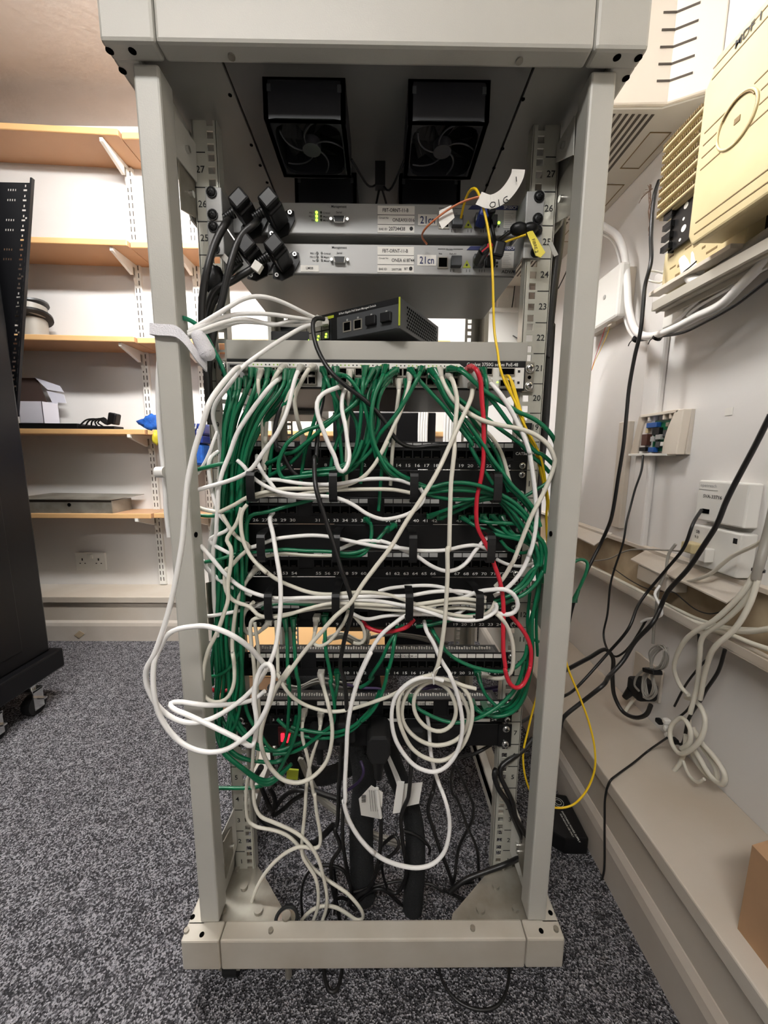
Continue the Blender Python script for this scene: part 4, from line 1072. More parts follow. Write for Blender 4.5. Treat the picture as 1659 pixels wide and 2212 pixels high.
# hook strap round the left post
t = thing('hook_strap', 'white fabric hook strap wrapped around the left post', 'strap', (-.26, .50, .13))
P = spline([(-.297, .53, .162), (-.2965, .513, .160), (-.285, .5105, .158), (-.262, .5105, .156), (-.250, .508, .146), (-.240, .515, .128), (-.235, .53, .118)], .004)
MB().ribbon(P, (0, .15, 1), .0145, .0022).build('strap_band', 'velcro', t)
b = MB(); b.cyl((-.238, .520, .152), (-.230, .524, .134), .0095, 16, .0105); b.sphere((-.230, .524, .134), .0104, 12); b.sphere((-.238, .520, .152), .0094, 12); b.build('strap_end', 'velcro', t)
# white cable tails on the outer side of the left post
b = MB(); b.tube(spline([atY(348, 745, .54), atY(343, 800, .545), atY(342, 870, .545), atY(347, 950, .545), atY(356, 1040, .545), atY(360, 1110, .545), atY(366, 1160, .545)], .01), .0036, 8)
tag(b.build('white_cable', 'c_white'), 'white cable running down the outer left edge of the left post', 'cable')
t = MB().cyl(atY(338, 1020, .53), atY(356, 1020, .53), .0075, 16).build('white_bush', 'white'); tag(t, 'small white plastic bush on the outer left side of the left post', 'bush')

# ================================================================== cables
CM = dict(white='c_white', beige='c_beige', green='c_green', teal='c_teal', red='c_red', black='c_black', yellow='c_yellow', orange='c_orange', grey='c_grey', purple='c_purple')
BM = dict(white='clear', beige='boot', green='clearg', teal='clearg', red='c_red')
def cable(col, r, label, grp, st, P):
    S = smooth2(spline(P, .006), 1)
    b = MB(); b.tube(S, r, 8)
    nm = {'green': 'patch_cable', 'teal': 'patch_cable', 'white': 'patch_cable', 'beige': 'patch_cable', 'red': 'patch_cable', 'yellow': 'fibre_cable', 'orange': 'fibre_cable', 'black': 'black_cable', 'grey': 'grey_cable', 'purple': 'purple_cable'}[col]
    o = b.build(nm, CM[col]); tag(o, label, 'cable', grp or None)
    for end in (0, 1):
        if st & (1 << end):
            p = S[0] if end == 0 else S[-1]
            q = MB(); y1 = SWF - .002 if p.z > .09 else PF - .001
            q.box(p.x - .0058, p.x + .0058, p.y - .004, y1, p.z - .0046, p.z + .0040)
            q.cyl(p + Vector((0, -.003, 0)), S[3] if end == 0 else S[-4], r * 1.75, 8, r * 1.15)
            q.build('plug', BM.get(col, 'clear'), o, .001)
    if st & 4:
        p = S[0]; d = (p - S[4]).normalized(); q = MB(); Rq = d.to_track_quat('X', 'Z').to_matrix()
        q.cbox(p + d * .010, (.022, .0115, .008), Rq); q.cbox(p + d * .006 + Vector((0, 0, .005)), (.012, .004, .002), Rq); q.build('plug', 'clear', o, .001)
    return o
CABLES=[
('white',0.0033,'white patch cable looping over the left post from the switch to port number 28','',1,[(-0.2008,0.575,0.1267),(-0.1966,0.54,0.1194),(-0.1929,0.5,0.1008),(-0.1984,0.475,0.0792),(-0.2042,0.46,0.0592),(-0.2126,0.46,0.0361),(-0.221,0.46,0.0154),(-0.228,0.46,-0.0056),(-0.2357,0.46,-0.034),(-0.2403,0.46,-0.0629),(-0.2472,0.46,-0.107),(-0.2543,0.459,-0.1396),(-0.2643,0.458,-0.1789),(-0.2751,0.457,-0.2127),(-0.2857,0.456,-0.2406),(-0.2938,0.455,-0.2593),(-0.3038,0.4567,-0.2732),(-0.3078,0.4583,-0.2939),(-0.3045,0.46,-0.315),(-0.295,0.4617,-0.3364),(-0.2786,0.4633,-0.3528),(-0.2582,0.465,-0.361),(-0.2363,0.472,-0.3615),(-0.2065,0.479,-0.3477),(-0.1789,0.486,-0.3257),(-0.1626,0.493,-0.3033),(-0.1505,0.5,-0.2777),(-0.1464,0.5075,-0.2534),(-0.1431,0.515,-0.2147),(-0.1444,0.5225,-0.1757),(-0.1506,0.53,-0.1434),(-0.1591,0.545,-0.1122),(-0.1675,0.56,-0.094),(-0.1674,0.58,-0.0885)]),
('white',0.0034,'white cable coiled in big loose loops in front of the left post','',0,[(-0.1583,0.5,-0.3039),(-0.1657,0.48,-0.274),(-0.1728,0.4675,-0.2526),(-0.1868,0.455,-0.2306),(-0.2059,0.4558,-0.2215),(-0.2252,0.4567,-0.2167),(-0.2385,0.4575,-0.2179),(-0.26,0.4583,-0.2215),(-0.2747,0.4592,-0.2295),(-0.2849,0.46,-0.246),(-0.2913,0.4567,-0.2602),(-0.2938,0.4533,-0.2777),(-0.2931,0.45,-0.3081),(-0.291,0.4512,-0.3322),(-0.2839,0.4525,-0.3546),(-0.2639,0.4538,-0.3824),(-0.2364,0.455,-0.396),(-0.2126,0.4562,-0.3957),(-0.1906,0.4575,-0.3842),(-0.1683,0.4588,-0.3645),(-0.152,0.46,-0.3366),(-0.1443,0.465,-0.3069),(-0.1432,0.47,-0.2891),(-0.1498,0.475,-0.2786),(-0.1618,0.48,-0.287),(-0.1693,0.4775,-0.3047),(-0.173,0.475,-0.3336),(-0.1696,0.4725,-0.3626),(-0.1733,0.47,-0.3919),(-0.1757,0.465,-0.3969),(-0.1908,0.46,-0.3814),(-0.229,0.465,-0.3652),(-0.2602,0.47,-0.3536),(-0.2869,0.475,-0.3454),(-0.292,0.48,-0.342),(-0.2832,0.485,-0.3434),(-0.2498,0.49,-0.352),(-0.2189,0.515,-0.3685),(-0.1973,0.54,-0.3784),(-0.1794,0.54,-0.3642)]),
('white',0.003,'uppermost white cable arching from the grey box to the hook strap','',4,[(-0.1008,0.62,0.2105),(-0.1198,0.6,0.2137),(-0.1398,0.5875,0.2197),(-0.1589,0.575,0.2223),(-0.1752,0.5667,0.2211),(-0.1913,0.5583,0.214),(-0.2103,0.55,0.1993),(-0.2266,0.54,0.1842),(-0.2406,0.53,0.1709),(-0.2544,0.53,0.1638)]),
('white',0.003,'second white cable from the top running from the grey box to the hook strap','',4,[(-0.1026,0.62,0.2089),(-0.1268,0.6,0.2042),(-0.156,0.585,0.2034),(-0.1836,0.57,0.1994),(-0.2053,0.56,0.1942),(-0.2233,0.55,0.1855),(-0.2393,0.53,0.1688),(-0.256,0.53,0.161)]),
('white',0.003,'white cable dipping slightly below its neighbours between grey box and hook strap','',4,[(-0.1035,0.62,0.2056),(-0.1352,0.6,0.2002),(-0.1612,0.59,0.1904),(-0.1808,0.58,0.1931),(-0.198,0.565,0.1901),(-0.2174,0.55,0.1805),(-0.2381,0.53,0.164),(-0.2562,0.53,0.1582)]),
('white',0.003,'lowest of the four white cables between the grey box and the hook strap','',4,[(-0.1035,0.62,0.2032),(-0.1258,0.61,0.1973),(-0.1513,0.6033,0.1957),(-0.1762,0.5967,0.1956),(-0.207,0.59,0.1947),(-0.2233,0.56,0.1779),(-0.2413,0.54,0.1642),(-0.2613,0.54,0.1583)]),
('white',0.0031,'white cable slanting from the grey box down across the shelf lip to the rack side','',4,[(-0.1036,0.61,0.1979),(-0.1151,0.59,0.1882),(-0.1383,0.575,0.1698),(-0.1572,0.56,0.1518),(-0.1778,0.5533,0.1349),(-0.1948,0.5467,0.1198),(-0.2021,0.54,0.1058),(-0.221,0.5483,0.0883),(-0.2351,0.5567,0.0766),(-0.2456,0.565,0.0611),(-0.2462,0.57,0.0448),(-0.2431,0.575,0.0298),(-0.2442,0.58,0.002),(-0.2481,0.58,-0.0336),(-0.2706,0.58,-0.1586),(-0.2705,0.58,-0.2083),(-0.2688,0.58,-0.2593)]),
('white',0.0032,'white cable crossing the green bundle from the switch down the left rail','',1,[(-0.1473,0.585,0.116),(-0.1537,0.55,0.0986),(-0.1706,0.549,0.0792),(-0.1879,0.548,0.0564),(-0.2054,0.547,0.0301),(-0.2165,0.546,0.002),(-0.2276,0.545,-0.0231),(-0.2358,0.5469,-0.0487),(-0.2389,0.5488,-0.0748),(-0.2425,0.5506,-0.0926),(-0.2463,0.5525,-0.1196),(-0.2517,0.5544,-0.1359),(-0.2554,0.5562,-0.1837),(-0.2576,0.5581,-0.233),(-0.2573,0.56,-0.2537),(-0.2568,0.56,-0.2839)]),
('beige',0.003,'beige cable in a narrow loop beside the left post up to port number 50','',2,[(-0.2016,0.54,-0.0747),(-0.2076,0.5375,-0.0964),(-0.224,0.535,-0.1227),(-0.2168,0.5325,-0.1305),(-0.2165,0.53,-0.1523),(-0.2227,0.5275,-0.1894),(-0.2212,0.525,-0.2068),(-0.227,0.5225,-0.2258),(-0.238,0.52,-0.2558),(-0.2533,0.5208,-0.2846),(-0.2622,0.5217,-0.3123),(-0.2664,0.5225,-0.3372),(-0.2687,0.5233,-0.3386),(-0.2652,0.5242,-0.363),(-0.2519,0.525,-0.3733),(-0.2354,0.5281,-0.3706),(-0.2245,0.5312,-0.3509),(-0.2222,0.5344,-0.3264),(-0.2252,0.5375,-0.2972),(-0.2243,0.5406,-0.3203),(-0.2279,0.5438,-0.2921),(-0.2263,0.5469,-0.269),(-0.2221,0.55,-0.2377),(-0.2178,0.5583,-0.2134),(-0.2123,0.5667,-0.2001),(-0.2051,0.575,-0.1864),(-0.2002,0.59,-0.1803)]),
('beige',0.0031,'dusty beige cable bowing behind the white one below the switch','',3,[(-0.1004,0.58,0.1294),(-0.1034,0.56,0.1221),(-0.1146,0.5633,0.1061),(-0.126,0.5667,0.0855),(-0.1246,0.57,0.0602),(-0.1224,0.585,0.038),(-0.1205,0.6,0.022)]),
('white',0.0032,'white cable sweeping from the switch to the left post above the cable rings','',1,[(-0.1182,0.58,0.1285),(-0.1197,0.555,0.1141),(-0.1248,0.55,0.094),(-0.1301,0.545,0.0685),(-0.138,0.54,0.046),(-0.1495,0.5383,0.025),(-0.1639,0.5367,0.0068),(-0.1854,0.535,-0.0217),(-0.2121,0.5383,-0.0344),(-0.2476,0.5417,-0.0449),(-0.2733,0.545,-0.0521),(-0.2837,0.545,-0.0556)]),
('beige',0.003,'short beige cable from the switch tucked behind the white diagonal one','',3,[(-0.1453,0.585,0.1301),(-0.1477,0.565,0.1201),(-0.1584,0.57,0.1056),(-0.1648,0.575,0.0894),(-0.1701,0.58,0.0698),(-0.172,0.5783,0.0461),(-0.1742,0.5767,0.0163),(-0.1728,0.575,0.0302),(-0.1766,0.5825,0.0004),(-0.1845,0.59,-0.0221)]),
('beige',0.0027,'thin beige strand hanging behind the green bundle under the switch','',1,[(-0.1437,0.6,0.1084),(-0.1518,0.6,0.0964),(-0.1646,0.6,0.0843),(-0.1728,0.6,0.0737)]),
('white',0.0032,'white cable hanging in a narrow U under the middle of the switch','',1,[(-0.0545,0.57,0.1022),(-0.067,0.54,0.0913),(-0.0802,0.535,0.0851),(-0.0879,0.53,0.0723),(-0.0865,0.5275,0.056),(-0.0796,0.525,0.037),(-0.0718,0.526,0.0154),(-0.0625,0.527,-0.0037),(-0.06,0.528,-0.0171),(-0.0531,0.529,-0.0227),(-0.0468,0.53,-0.0143),(-0.0436,0.5357,0.0011),(-0.0468,0.5414,0.0152),(-0.0507,0.5471,0.0444),(-0.056,0.5529,0.0659),(-0.055,0.5586,0.0876),(-0.0511,0.5643,0.097),(-0.0457,0.57,0.1037)]),
('beige',0.0033,'long pale cable slanting from the switch right side across all panels to a hanging loop','',3,[(0.1365,0.575,0.1067),(0.125,0.54,0.0781),(0.1156,0.535,0.0584),(0.104,0.53,0.034),(0.0895,0.525,0.0018),(0.0795,0.52,-0.0188),(0.0586,0.515,-0.0541),(0.0345,0.51,-0.0911),(0.0153,0.5075,-0.1238),(-0.0008,0.505,-0.1449),(-0.0265,0.5025,-0.1799),(-0.0403,0.5,-0.2024),(-0.0632,0.5017,-0.2239),(-0.0852,0.5033,-0.2504),(-0.1076,0.505,-0.2773),(-0.1259,0.506,-0.3028),(-0.143,0.507,-0.3272),(-0.1287,0.508,-0.3012),(-0.1513,0.509,-0.3362),(-0.1633,0.51,-0.365),(-0.1742,0.5136,-0.3939),(-0.1815,0.5173,-0.4259),(-0.1791,0.5209,-0.4589),(-0.1678,0.5245,-0.4889),(-0.1513,0.5282,-0.5105),(-0.1293,0.5318,-0.5186),(-0.1065,0.5355,-0.511),(-0.0857,0.5391,-0.4882),(-0.0763,0.5427,-0.4522),(-0.0764,0.5464,-0.4242),(-0.0833,0.55,-0.3885),(-0.0958,0.58,-0.3752),(-0.0996,0.59,-0.3656)]),
('beige',0.0033,'long pale cable falling straight down the middle into the tied coil','',1,[(0.1006,0.58,0.1182),(0.1013,0.545,0.1025),(0.1066,0.5412,0.0798),(0.1048,0.5375,0.0538),(0.1027,0.5338,0.0214),(0.1031,0.53,0.0135),(0.0993,0.5275,-0.0353),(0.0987,0.525,-0.0851),(0.0982,0.5225,-0.1357),(0.0958,0.52,-0.1262),(0.0973,0.5214,-0.1662),(0.0969,0.5229,-0.2072),(0.0954,0.5243,-0.2494),(0.0909,0.5257,-0.2928),(0.0877,0.5271,-0.3153),(0.0831,0.5286,-0.3272),(0.0835,0.53,-0.3294),(0.0699,0.5306,-0.333),(0.0464,0.5312,-0.343),(0.031,0.5318,-0.367),(0.0294,0.5324,-0.4002),(0.0379,0.5329,-0.4318),(0.0526,0.5335,-0.4595),(0.0735,0.5341,-0.476),(0.0984,0.5347,-0.4823),(0.1188,0.5353,-0.4725),(0.1346,0.5359,-0.4525),(0.1439,0.5365,-0.4258),(0.1466,0.5371,-0.3972),(0.14,0.5376,-0.3711),(0.1274,0.5382,-0.354),(0.1112,0.5388,-0.3457),(0.0912,0.5394,-0.3428),(0.0673,0.54,-0.3465),(0.0494,0.5408,-0.3579),(0.0377,0.5415,-0.3826),(0.0361,0.5423,-0.4122),(0.0468,0.5431,-0.4355),(0.0637,0.5438,-0.4522),(0.0869,0.5446,-0.4626),(0.112,0.5454,-0.4605),(0.1325,0.5462,-0.4472),(0.1439,0.5469,-0.4158),(0.1347,0.5477,-0.3847),(0.1176,0.5485,-0.3629),(0.0929,0.5492,-0.3535),(0.0727,0.55,-0.3573),(0.0587,0.55,-0.3729),(0.0545,0.55,-0.3954),(0.0616,0.55,-0.4181),(0.0786,0.55,-0.4365),(0.0997,0.55,-0.4422),(0.1161,0.55,-0.4319),(0.1236,0.55,-0.409),(0.1186,0.55,-0.3841),(0.1057,0.55,-0.364),(0.089,0.55,-0.3551)]),
('white',0.003,'white cable lying across the top cable rings and curling back past the second ring','',0,[(-0.2058,0.545,-0.007),(-0.1957,0.5438,-0.0155),(-0.1872,0.5425,-0.0283),(-0.1701,0.5412,-0.0411),(-0.1485,0.54,-0.051),(-0.1267,0.5388,-0.0552),(-0.0976,0.5375,-0.0566),(-0.0729,0.5362,-0.0578),(-0.0599,0.535,-0.0602),(-0.0399,0.5362,-0.069),(-0.0182,0.5375,-0.0837),(0.0037,0.5388,-0.0912),(0.0159,0.54,-0.09),(0.0332,0.5433,-0.0866),(0.0506,0.5467,-0.0783),(0.0628,0.55,-0.0665),(0.0643,0.55,-0.056),(0.058,0.55,-0.0457)]),
('white',0.003,'bright white cable through the upper part of the top cable rings','',0,[(-0.1836,0.575,-0.0406),(-0.1668,0.555,-0.0355),(-0.1517,0.554,-0.0349),(-0.1295,0.553,-0.0388),(-0.0999,0.552,-0.0415),(-0.0747,0.551,-0.0413),(-0.0554,0.55,-0.0397),(-0.0261,0.5538,-0.0339),(0.0123,0.5575,-0.0331),(0.0248,0.5612,-0.0345),(0.0445,0.565,-0.0403),(0.0587,0.565,-0.0469)]),
('beige',0.003,'grey white cable from the switch that dives left through the top cable rings','',1,[(0.0434,0.58,0.1203),(0.0401,0.56,0.1016),(0.0351,0.5575,0.0816),(0.0252,0.555,0.0566),(0.0118,0.5525,0.0282),(-0.0016,0.55,-0.0004),(0.0104,0.551,0.023),(-0.0048,0.552,-0.0059),(-0.0261,0.553,-0.0309),(-0.0558,0.554,-0.0441),(-0.0753,0.555,-0.0468),(-0.1146,0.5512,-0.0478),(-0.1431,0.5475,-0.048),(-0.1714,0.5438,-0.0533),(-0.1936,0.54,-0.0603),(-0.2113,0.5433,-0.0707),(-0.2322,0.5467,-0.0805),(-0.2365,0.55,-0.0828),(-0.2536,0.55,-0.0811),(-0.2671,0.55,-0.0768)]),
('beige',0.003,'beige cable resting lowest in the top cable rings','',0,[(-0.1839,0.55,-0.0598),(-0.1592,0.5517,-0.0566),(-0.1301,0.5533,-0.0584),(-0.1006,0.555,-0.0525),(-0.0756,0.557,-0.0507),(-0.0414,0.559,-0.0492),(0.0125,0.561,-0.0491),(0.0251,0.563,-0.0505),(0.0447,0.565,-0.0545)]),
('white',0.0031,'white cable hooked over the left top ring and dropping past the panels','',0,[(-0.1889,0.58,-0.0004),(-0.1791,0.555,-0.0142),(-0.1704,0.5533,-0.0288),(-0.1615,0.5517,-0.0389),(-0.1527,0.55,-0.052),(-0.1411,0.55,-0.0578),(-0.1147,0.55,-0.0614),(-0.0926,0.55,-0.0621)]),
('beige',0.003,'beige cable falling from the left top ring into the bottom cable rings','',0,[(-0.1927,0.54,-0.0702),(-0.1994,0.5375,-0.0787),(-0.2017,0.535,-0.1004),(-0.1974,0.5333,-0.1267),(-0.1862,0.5317,-0.1487),(-0.1647,0.53,-0.1712),(-0.1834,0.533,-0.153),(-0.1559,0.536,-0.1798),(-0.1347,0.539,-0.1917),(-0.1056,0.542,-0.2037),(-0.0759,0.545,-0.2079),(-0.0428,0.545,-0.2047),(-0.0124,0.545,-0.2046),(0.0182,0.545,-0.2098),(0.0428,0.545,-0.2183),(0.0696,0.545,-0.2289),(0.1006,0.545,-0.2375),(0.1317,0.545,-0.2429),(0.1543,0.545,-0.2417),(0.1704,0.545,-0.233),(0.1759,0.545,-0.219)]),
('white',0.003,'white cable through the middle cable rings above the green one','',0,[(-0.2009,0.55,-0.1384),(-0.1799,0.551,-0.1324),(-0.1619,0.552,-0.1248),(-0.1319,0.553,-0.1203),(-0.1019,0.554,-0.1184),(-0.0779,0.555,-0.1205),(-0.0622,0.55,-0.1224),(-0.0337,0.5492,-0.1283),(-0.0111,0.5483,-0.1326),(0.0129,0.5475,-0.1354),(0.0253,0.5467,-0.1351),(0.0446,0.5458,-0.1375),(0.0568,0.545,-0.1391),(0.0995,0.5488,-0.139),(0.1231,0.5525,-0.1344),(0.1471,0.5562,-0.1333),(0.1665,0.56,-0.1416)]),
('white',0.0031,'white cable sagging in front of the panel labels between the middle rings','',0,[(-0.0636,0.56,-0.1419),(-0.0419,0.5593,-0.1322),(-0.022,0.5586,-0.1273),(0.004,0.5579,-0.1286),(-0.0011,0.5571,-0.1269),(0.0168,0.5564,-0.1321),(0.0347,0.5557,-0.141),(0.0454,0.555,-0.1462),(0.0565,0.54,-0.1476),(0.0746,0.5433,-0.1611),(0.0984,0.5467,-0.1712),(0.115,0.55,-0.1703),(0.1314,0.5533,-0.1602),(0.1458,0.5567,-0.1408),(0.162,0.56,-0.1232),(0.1707,0.56,-0.1158)]),
('beige',0.0028,'dull cable lying on the label strip under the middle rings','',0,[(-0.1775,0.57,-0.1553),(-0.1524,0.57,-0.1512),(-0.1212,0.57,-0.1535),(-0.0789,0.57,-0.1542),(-0.0585,0.57,-0.1525)]),
('white',0.0028,'short white cable curling out right of the middle rings','',0,[(0.1799,0.56,-0.1564),(0.1965,0.565,-0.1652),(0.2207,0.57,-0.1704),(0.2411,0.575,-0.168),(0.2521,0.58,-0.1617)]),
('white',0.0032,'white cable from the switch bowing down beside the right rail into the bottom rings','',1,[(0.1531,0.57,0.1125),(0.1612,0.54,0.0926),(0.1783,0.5388,0.0704),(0.1925,0.5375,0.0464),(0.2032,0.5362,0.0254),(0.2106,0.535,0.0058),(0.2109,0.536,0.0062),(0.2185,0.537,-0.0269),(0.2248,0.538,-0.0608),(0.2283,0.539,-0.0868),(0.2261,0.54,-0.1256),(0.221,0.541,-0.1491),(0.2247,0.542,-0.1331),(0.2186,0.543,-0.1581),(0.2062,0.544,-0.1814),(0.1912,0.545,-0.1987),(0.1734,0.545,-0.2094)]),
('beige',0.0032,'beige cable from the switch swinging out to the right post and back to bottom rings','',1,[(0.0855,0.58,0.1273),(0.0916,0.555,0.0995),(0.1048,0.55,0.0778),(0.1243,0.545,0.0612),(0.1468,0.54,0.0495),(0.1728,0.5375,0.043),(0.1986,0.535,0.0382),(0.2231,0.5325,0.027),(0.2378,0.53,0.0124),(0.2445,0.5308,-0.0021),(0.2461,0.5317,-0.0051),(0.2445,0.5325,-0.0183),(0.2393,0.5333,-0.035),(0.2297,0.5342,-0.0603),(0.2196,0.535,-0.0827),(0.2133,0.5375,-0.104),(0.2071,0.54,-0.1274),(0.1991,0.5425,-0.155),(0.1991,0.545,-0.1566),(0.188,0.55,-0.1835),(0.1779,0.555,-0.1981)]),
('white',0.0031,'white cable running from behind the left post into the bottom cable rings','',0,[(-0.2642,0.54,-0.131),(-0.2555,0.539,-0.1413),(-0.2441,0.538,-0.1547),(-0.23,0.537,-0.1727),(-0.2084,0.536,-0.1924),(-0.1863,0.535,-0.2029),(-0.1648,0.537,-0.2098),(-0.1429,0.539,-0.2121),(-0.1132,0.541,-0.2116),(-0.0756,0.543,-0.2119),(-0.0022,0.545,-0.2103),(0.0427,0.5462,-0.2102),(0.0796,0.5475,-0.2042),(0.1208,0.5488,-0.2035),(0.1418,0.55,-0.2071),(0.1627,0.55,-0.2146)]),
('white',0.0031,'white cable curving down from behind the left post to the lowest left ring','',0,[(-0.2676,0.55,-0.1566),(-0.2667,0.5533,-0.1654),(-0.2612,0.5567,-0.1759),(-0.2438,0.56,-0.1946),(-0.227,0.5633,-0.2055),(-0.213,0.5667,-0.2133),(-0.2034,0.57,-0.2195)]),
('beige',0.003,'beige cable weaving from the middle left ring around into the bottom rings','',0,[(-0.234,0.55,-0.0867),(-0.2253,0.5483,-0.1029),(-0.2123,0.5467,-0.1208),(-0.193,0.545,-0.134),(-0.2082,0.544,-0.1476),(-0.2267,0.543,-0.1675),(-0.2287,0.542,-0.1665),(-0.2324,0.541,-0.1864),(-0.2286,0.54,-0.2064),(-0.2151,0.5383,-0.2184),(-0.1938,0.5367,-0.224),(-0.1847,0.535,-0.2359),(-0.1658,0.5362,-0.2412),(-0.1434,0.5375,-0.2385),(-0.1132,0.5388,-0.2294),(-0.0754,0.54,-0.2203),(-0.0426,0.5412,-0.2212),(0.0081,0.5425,-0.2238),(0.0428,0.5438,-0.2242),(0.0898,0.545,-0.2182),(0.1204,0.545,-0.2138),(0.1615,0.545,-0.2184)]),
('white',0.003,'white cable crossing level behind the left post beside the lowest left ring','',0,[(-0.2718,0.55,-0.246),(-0.259,0.5525,-0.2454),(-0.2413,0.555,-0.2432),(-0.2109,0.5575,-0.2376),(-0.1959,0.56,-0.2337),(-0.1789,0.5567,-0.2257),(-0.1468,0.5533,-0.2218),(-0.0998,0.55,-0.2212),(-0.043,0.5467,-0.217),(-0.0021,0.5433,-0.2177),(0.0425,0.54,-0.2248),(0.0788,0.5367,-0.2339),(0.1028,0.5333,-0.2409),(0.1384,0.53,-0.2425),(0.1602,0.53,-0.2372),(0.1746,0.53,-0.2245),(0.1722,0.53,-0.2161)]),
('beige',0.003,'beige cable turning tightly under the lowest left ring','',2,[(-0.1936,0.55,-0.2222),(-0.2085,0.555,-0.2382),(-0.2158,0.56,-0.2553),(-0.2154,0.565,-0.2762),(-0.208,0.57,-0.2855),(-0.1972,0.5767,-0.2853),(-0.1892,0.5833,-0.2781),(-0.1844,0.59,-0.2742)]),
('beige',0.003,'beige cable lying flat in the bottom rings then falling down the left side','',0,[(0.1634,0.55,-0.2297),(0.1318,0.5492,-0.2223),(0.0905,0.5483,-0.2242),(0.0432,0.5475,-0.2344),(0.0082,0.5467,-0.232),(-0.043,0.5458,-0.2274),(-0.0991,0.545,-0.2304),(-0.1449,0.5433,-0.2395),(-0.175,0.5417,-0.2428),(-0.1897,0.54,-0.2437),(-0.1966,0.5412,-0.2516),(-0.198,0.5425,-0.2717),(-0.1978,0.5438,-0.2921),(-0.1963,0.545,-0.3178),(-0.1974,0.5475,-0.3589),(-0.2013,0.55,-0.3737),(-0.1995,0.5533,-0.4149),(-0.2018,0.5567,-0.4427),(-0.2085,0.56,-0.4767),(-0.2131,0.5617,-0.5176),(-0.2158,0.5633,-0.5575),(-0.2147,0.565,-0.5588),(-0.2139,0.5638,-0.5868),(-0.2043,0.5625,-0.6132),(-0.1819,0.5612,-0.6238),(-0.1477,0.56,-0.6405),(-0.1251,0.5575,-0.6578),(-0.1063,0.555,-0.6873),(-0.0961,0.5525,-0.7252),(-0.0903,0.55,-0.7634),(-0.0932,0.5483,-0.7927),(-0.0994,0.5467,-0.8093),(-0.1038,0.545,-0.8239)]),
('beige',0.0029,'lower of two beige cables bending inward near the rack foot','',0,[(-0.1971,0.56,-0.2603),(-0.195,0.56,-0.2838),(-0.194,0.562,-0.3191),(-0.1995,0.564,-0.3725),(-0.1984,0.566,-0.4098),(-0.2024,0.568,-0.448),(-0.2072,0.57,-0.5061),(-0.2253,0.5725,-0.547),(-0.2298,0.575,-0.5687),(-0.2336,0.5775,-0.6112),(-0.2307,0.58,-0.6445),(-0.2162,0.578,-0.6526),(-0.1944,0.576,-0.6545),(-0.1657,0.574,-0.6626),(-0.1445,0.572,-0.6811),(-0.1202,0.57,-0.7247),(-0.0892,0.5633,-0.7458),(-0.0532,0.5567,-0.7666),(-0.0298,0.55,-0.7912),(-0.0264,0.5512,-0.808),(-0.0371,0.5525,-0.8162),(-0.0532,0.5538,-0.8051),(-0.0799,0.555,-0.7896),(-0.1062,0.5533,-0.7875),(-0.1275,0.5517,-0.8015),(-0.1381,0.55,-0.8161),(-0.1421,0.55,-0.8312)]),
('white',0.003,'white cable lying along the lower edge of the bottom rings','',0,[(-0.0434,0.55,-0.24),(-0.0228,0.5517,-0.2506),(0.0083,0.5533,-0.2457),(0.0397,0.555,-0.2442),(0.0818,0.5567,-0.2448),(0.1032,0.5583,-0.2478),(0.1245,0.56,-0.244),(0.1368,0.56,-0.2329)]),
('white',0.003,'white cable arching highest through the bottom rings','',0,[(-0.0023,0.56,-0.2086),(0.0103,0.561,-0.2046),(0.0395,0.562,-0.201),(0.0816,0.563,-0.2001),(0.1071,0.564,-0.2059),(0.1331,0.565,-0.2183)]),
('beige',0.003,'short beige cable between the last two bottom rings','',0,[(0.0546,0.56,-0.2331),(0.0736,0.5588,-0.2413),(0.0922,0.5575,-0.2364),(0.1234,0.5562,-0.2335),(0.1631,0.555,-0.2373)]),
('white',0.0034,'white cable curling in a loop right of the bottom rings','',0,[(0.1153,0.56,-0.2219),(0.1337,0.55,-0.2114),(0.1512,0.54,-0.2001),(0.1669,0.5325,-0.1952),(0.1803,0.525,-0.191),(0.1972,0.527,-0.2003),(0.2054,0.529,-0.2156),(0.2023,0.531,-0.2291),(0.1912,0.533,-0.2346),(0.1776,0.535,-0.233),(0.1712,0.535,-0.2266)]),
('beige',0.0032,'beige cable bending down from the last bottom ring to the port numbered 23','',2,[(0.173,0.54,-0.233),(0.1782,0.53,-0.235),(0.1926,0.534,-0.2538),(0.2037,0.538,-0.2819),(0.2078,0.542,-0.3106),(0.2074,0.546,-0.3356),(0.1967,0.55,-0.3484),(0.1845,0.565,-0.3579),(0.1802,0.58,-0.3638),(0.1785,0.59,-0.3664)]),
('white',0.0033,'white cable hanging from the bottom rings into the lowest wide loop','',0,[(0.0738,0.56,-0.2452),(0.0435,0.55,-0.2409),(0.0268,0.546,-0.2511),(0.0022,0.542,-0.2711),(-0.0162,0.538,-0.2997),(-0.0305,0.534,-0.3306),(-0.0385,0.53,-0.3474),(-0.0127,0.51,-0.2818),(-0.0296,0.5083,-0.3196),(-0.0404,0.5067,-0.3579),(-0.047,0.505,-0.3968),(-0.0494,0.5033,-0.4436),(-0.0518,0.5017,-0.4913),(-0.052,0.5,-0.5222),(-0.0541,0.5008,-0.5183),(-0.0498,0.5017,-0.5438),(-0.0393,0.5025,-0.5715),(-0.0238,0.5033,-0.5979),(-0.0049,0.5042,-0.6211),(-0.0158,0.505,-0.6097),(0.0024,0.5081,-0.6302),(0.0334,0.5112,-0.6487),(0.0648,0.5144,-0.6577),(0.088,0.5175,-0.6545),(0.1048,0.5206,-0.6389),(0.1129,0.5238,-0.6135),(0.1147,0.5269,-0.5881),(0.1103,0.53,-0.5604),(0.103,0.54,-0.542),(0.1026,0.55,-0.5478),(0.0926,0.56,-0.5209),(0.0868,0.57,-0.4933),(0.0851,0.58,-0.4603),(0.0813,0.58,-0.4373)]),
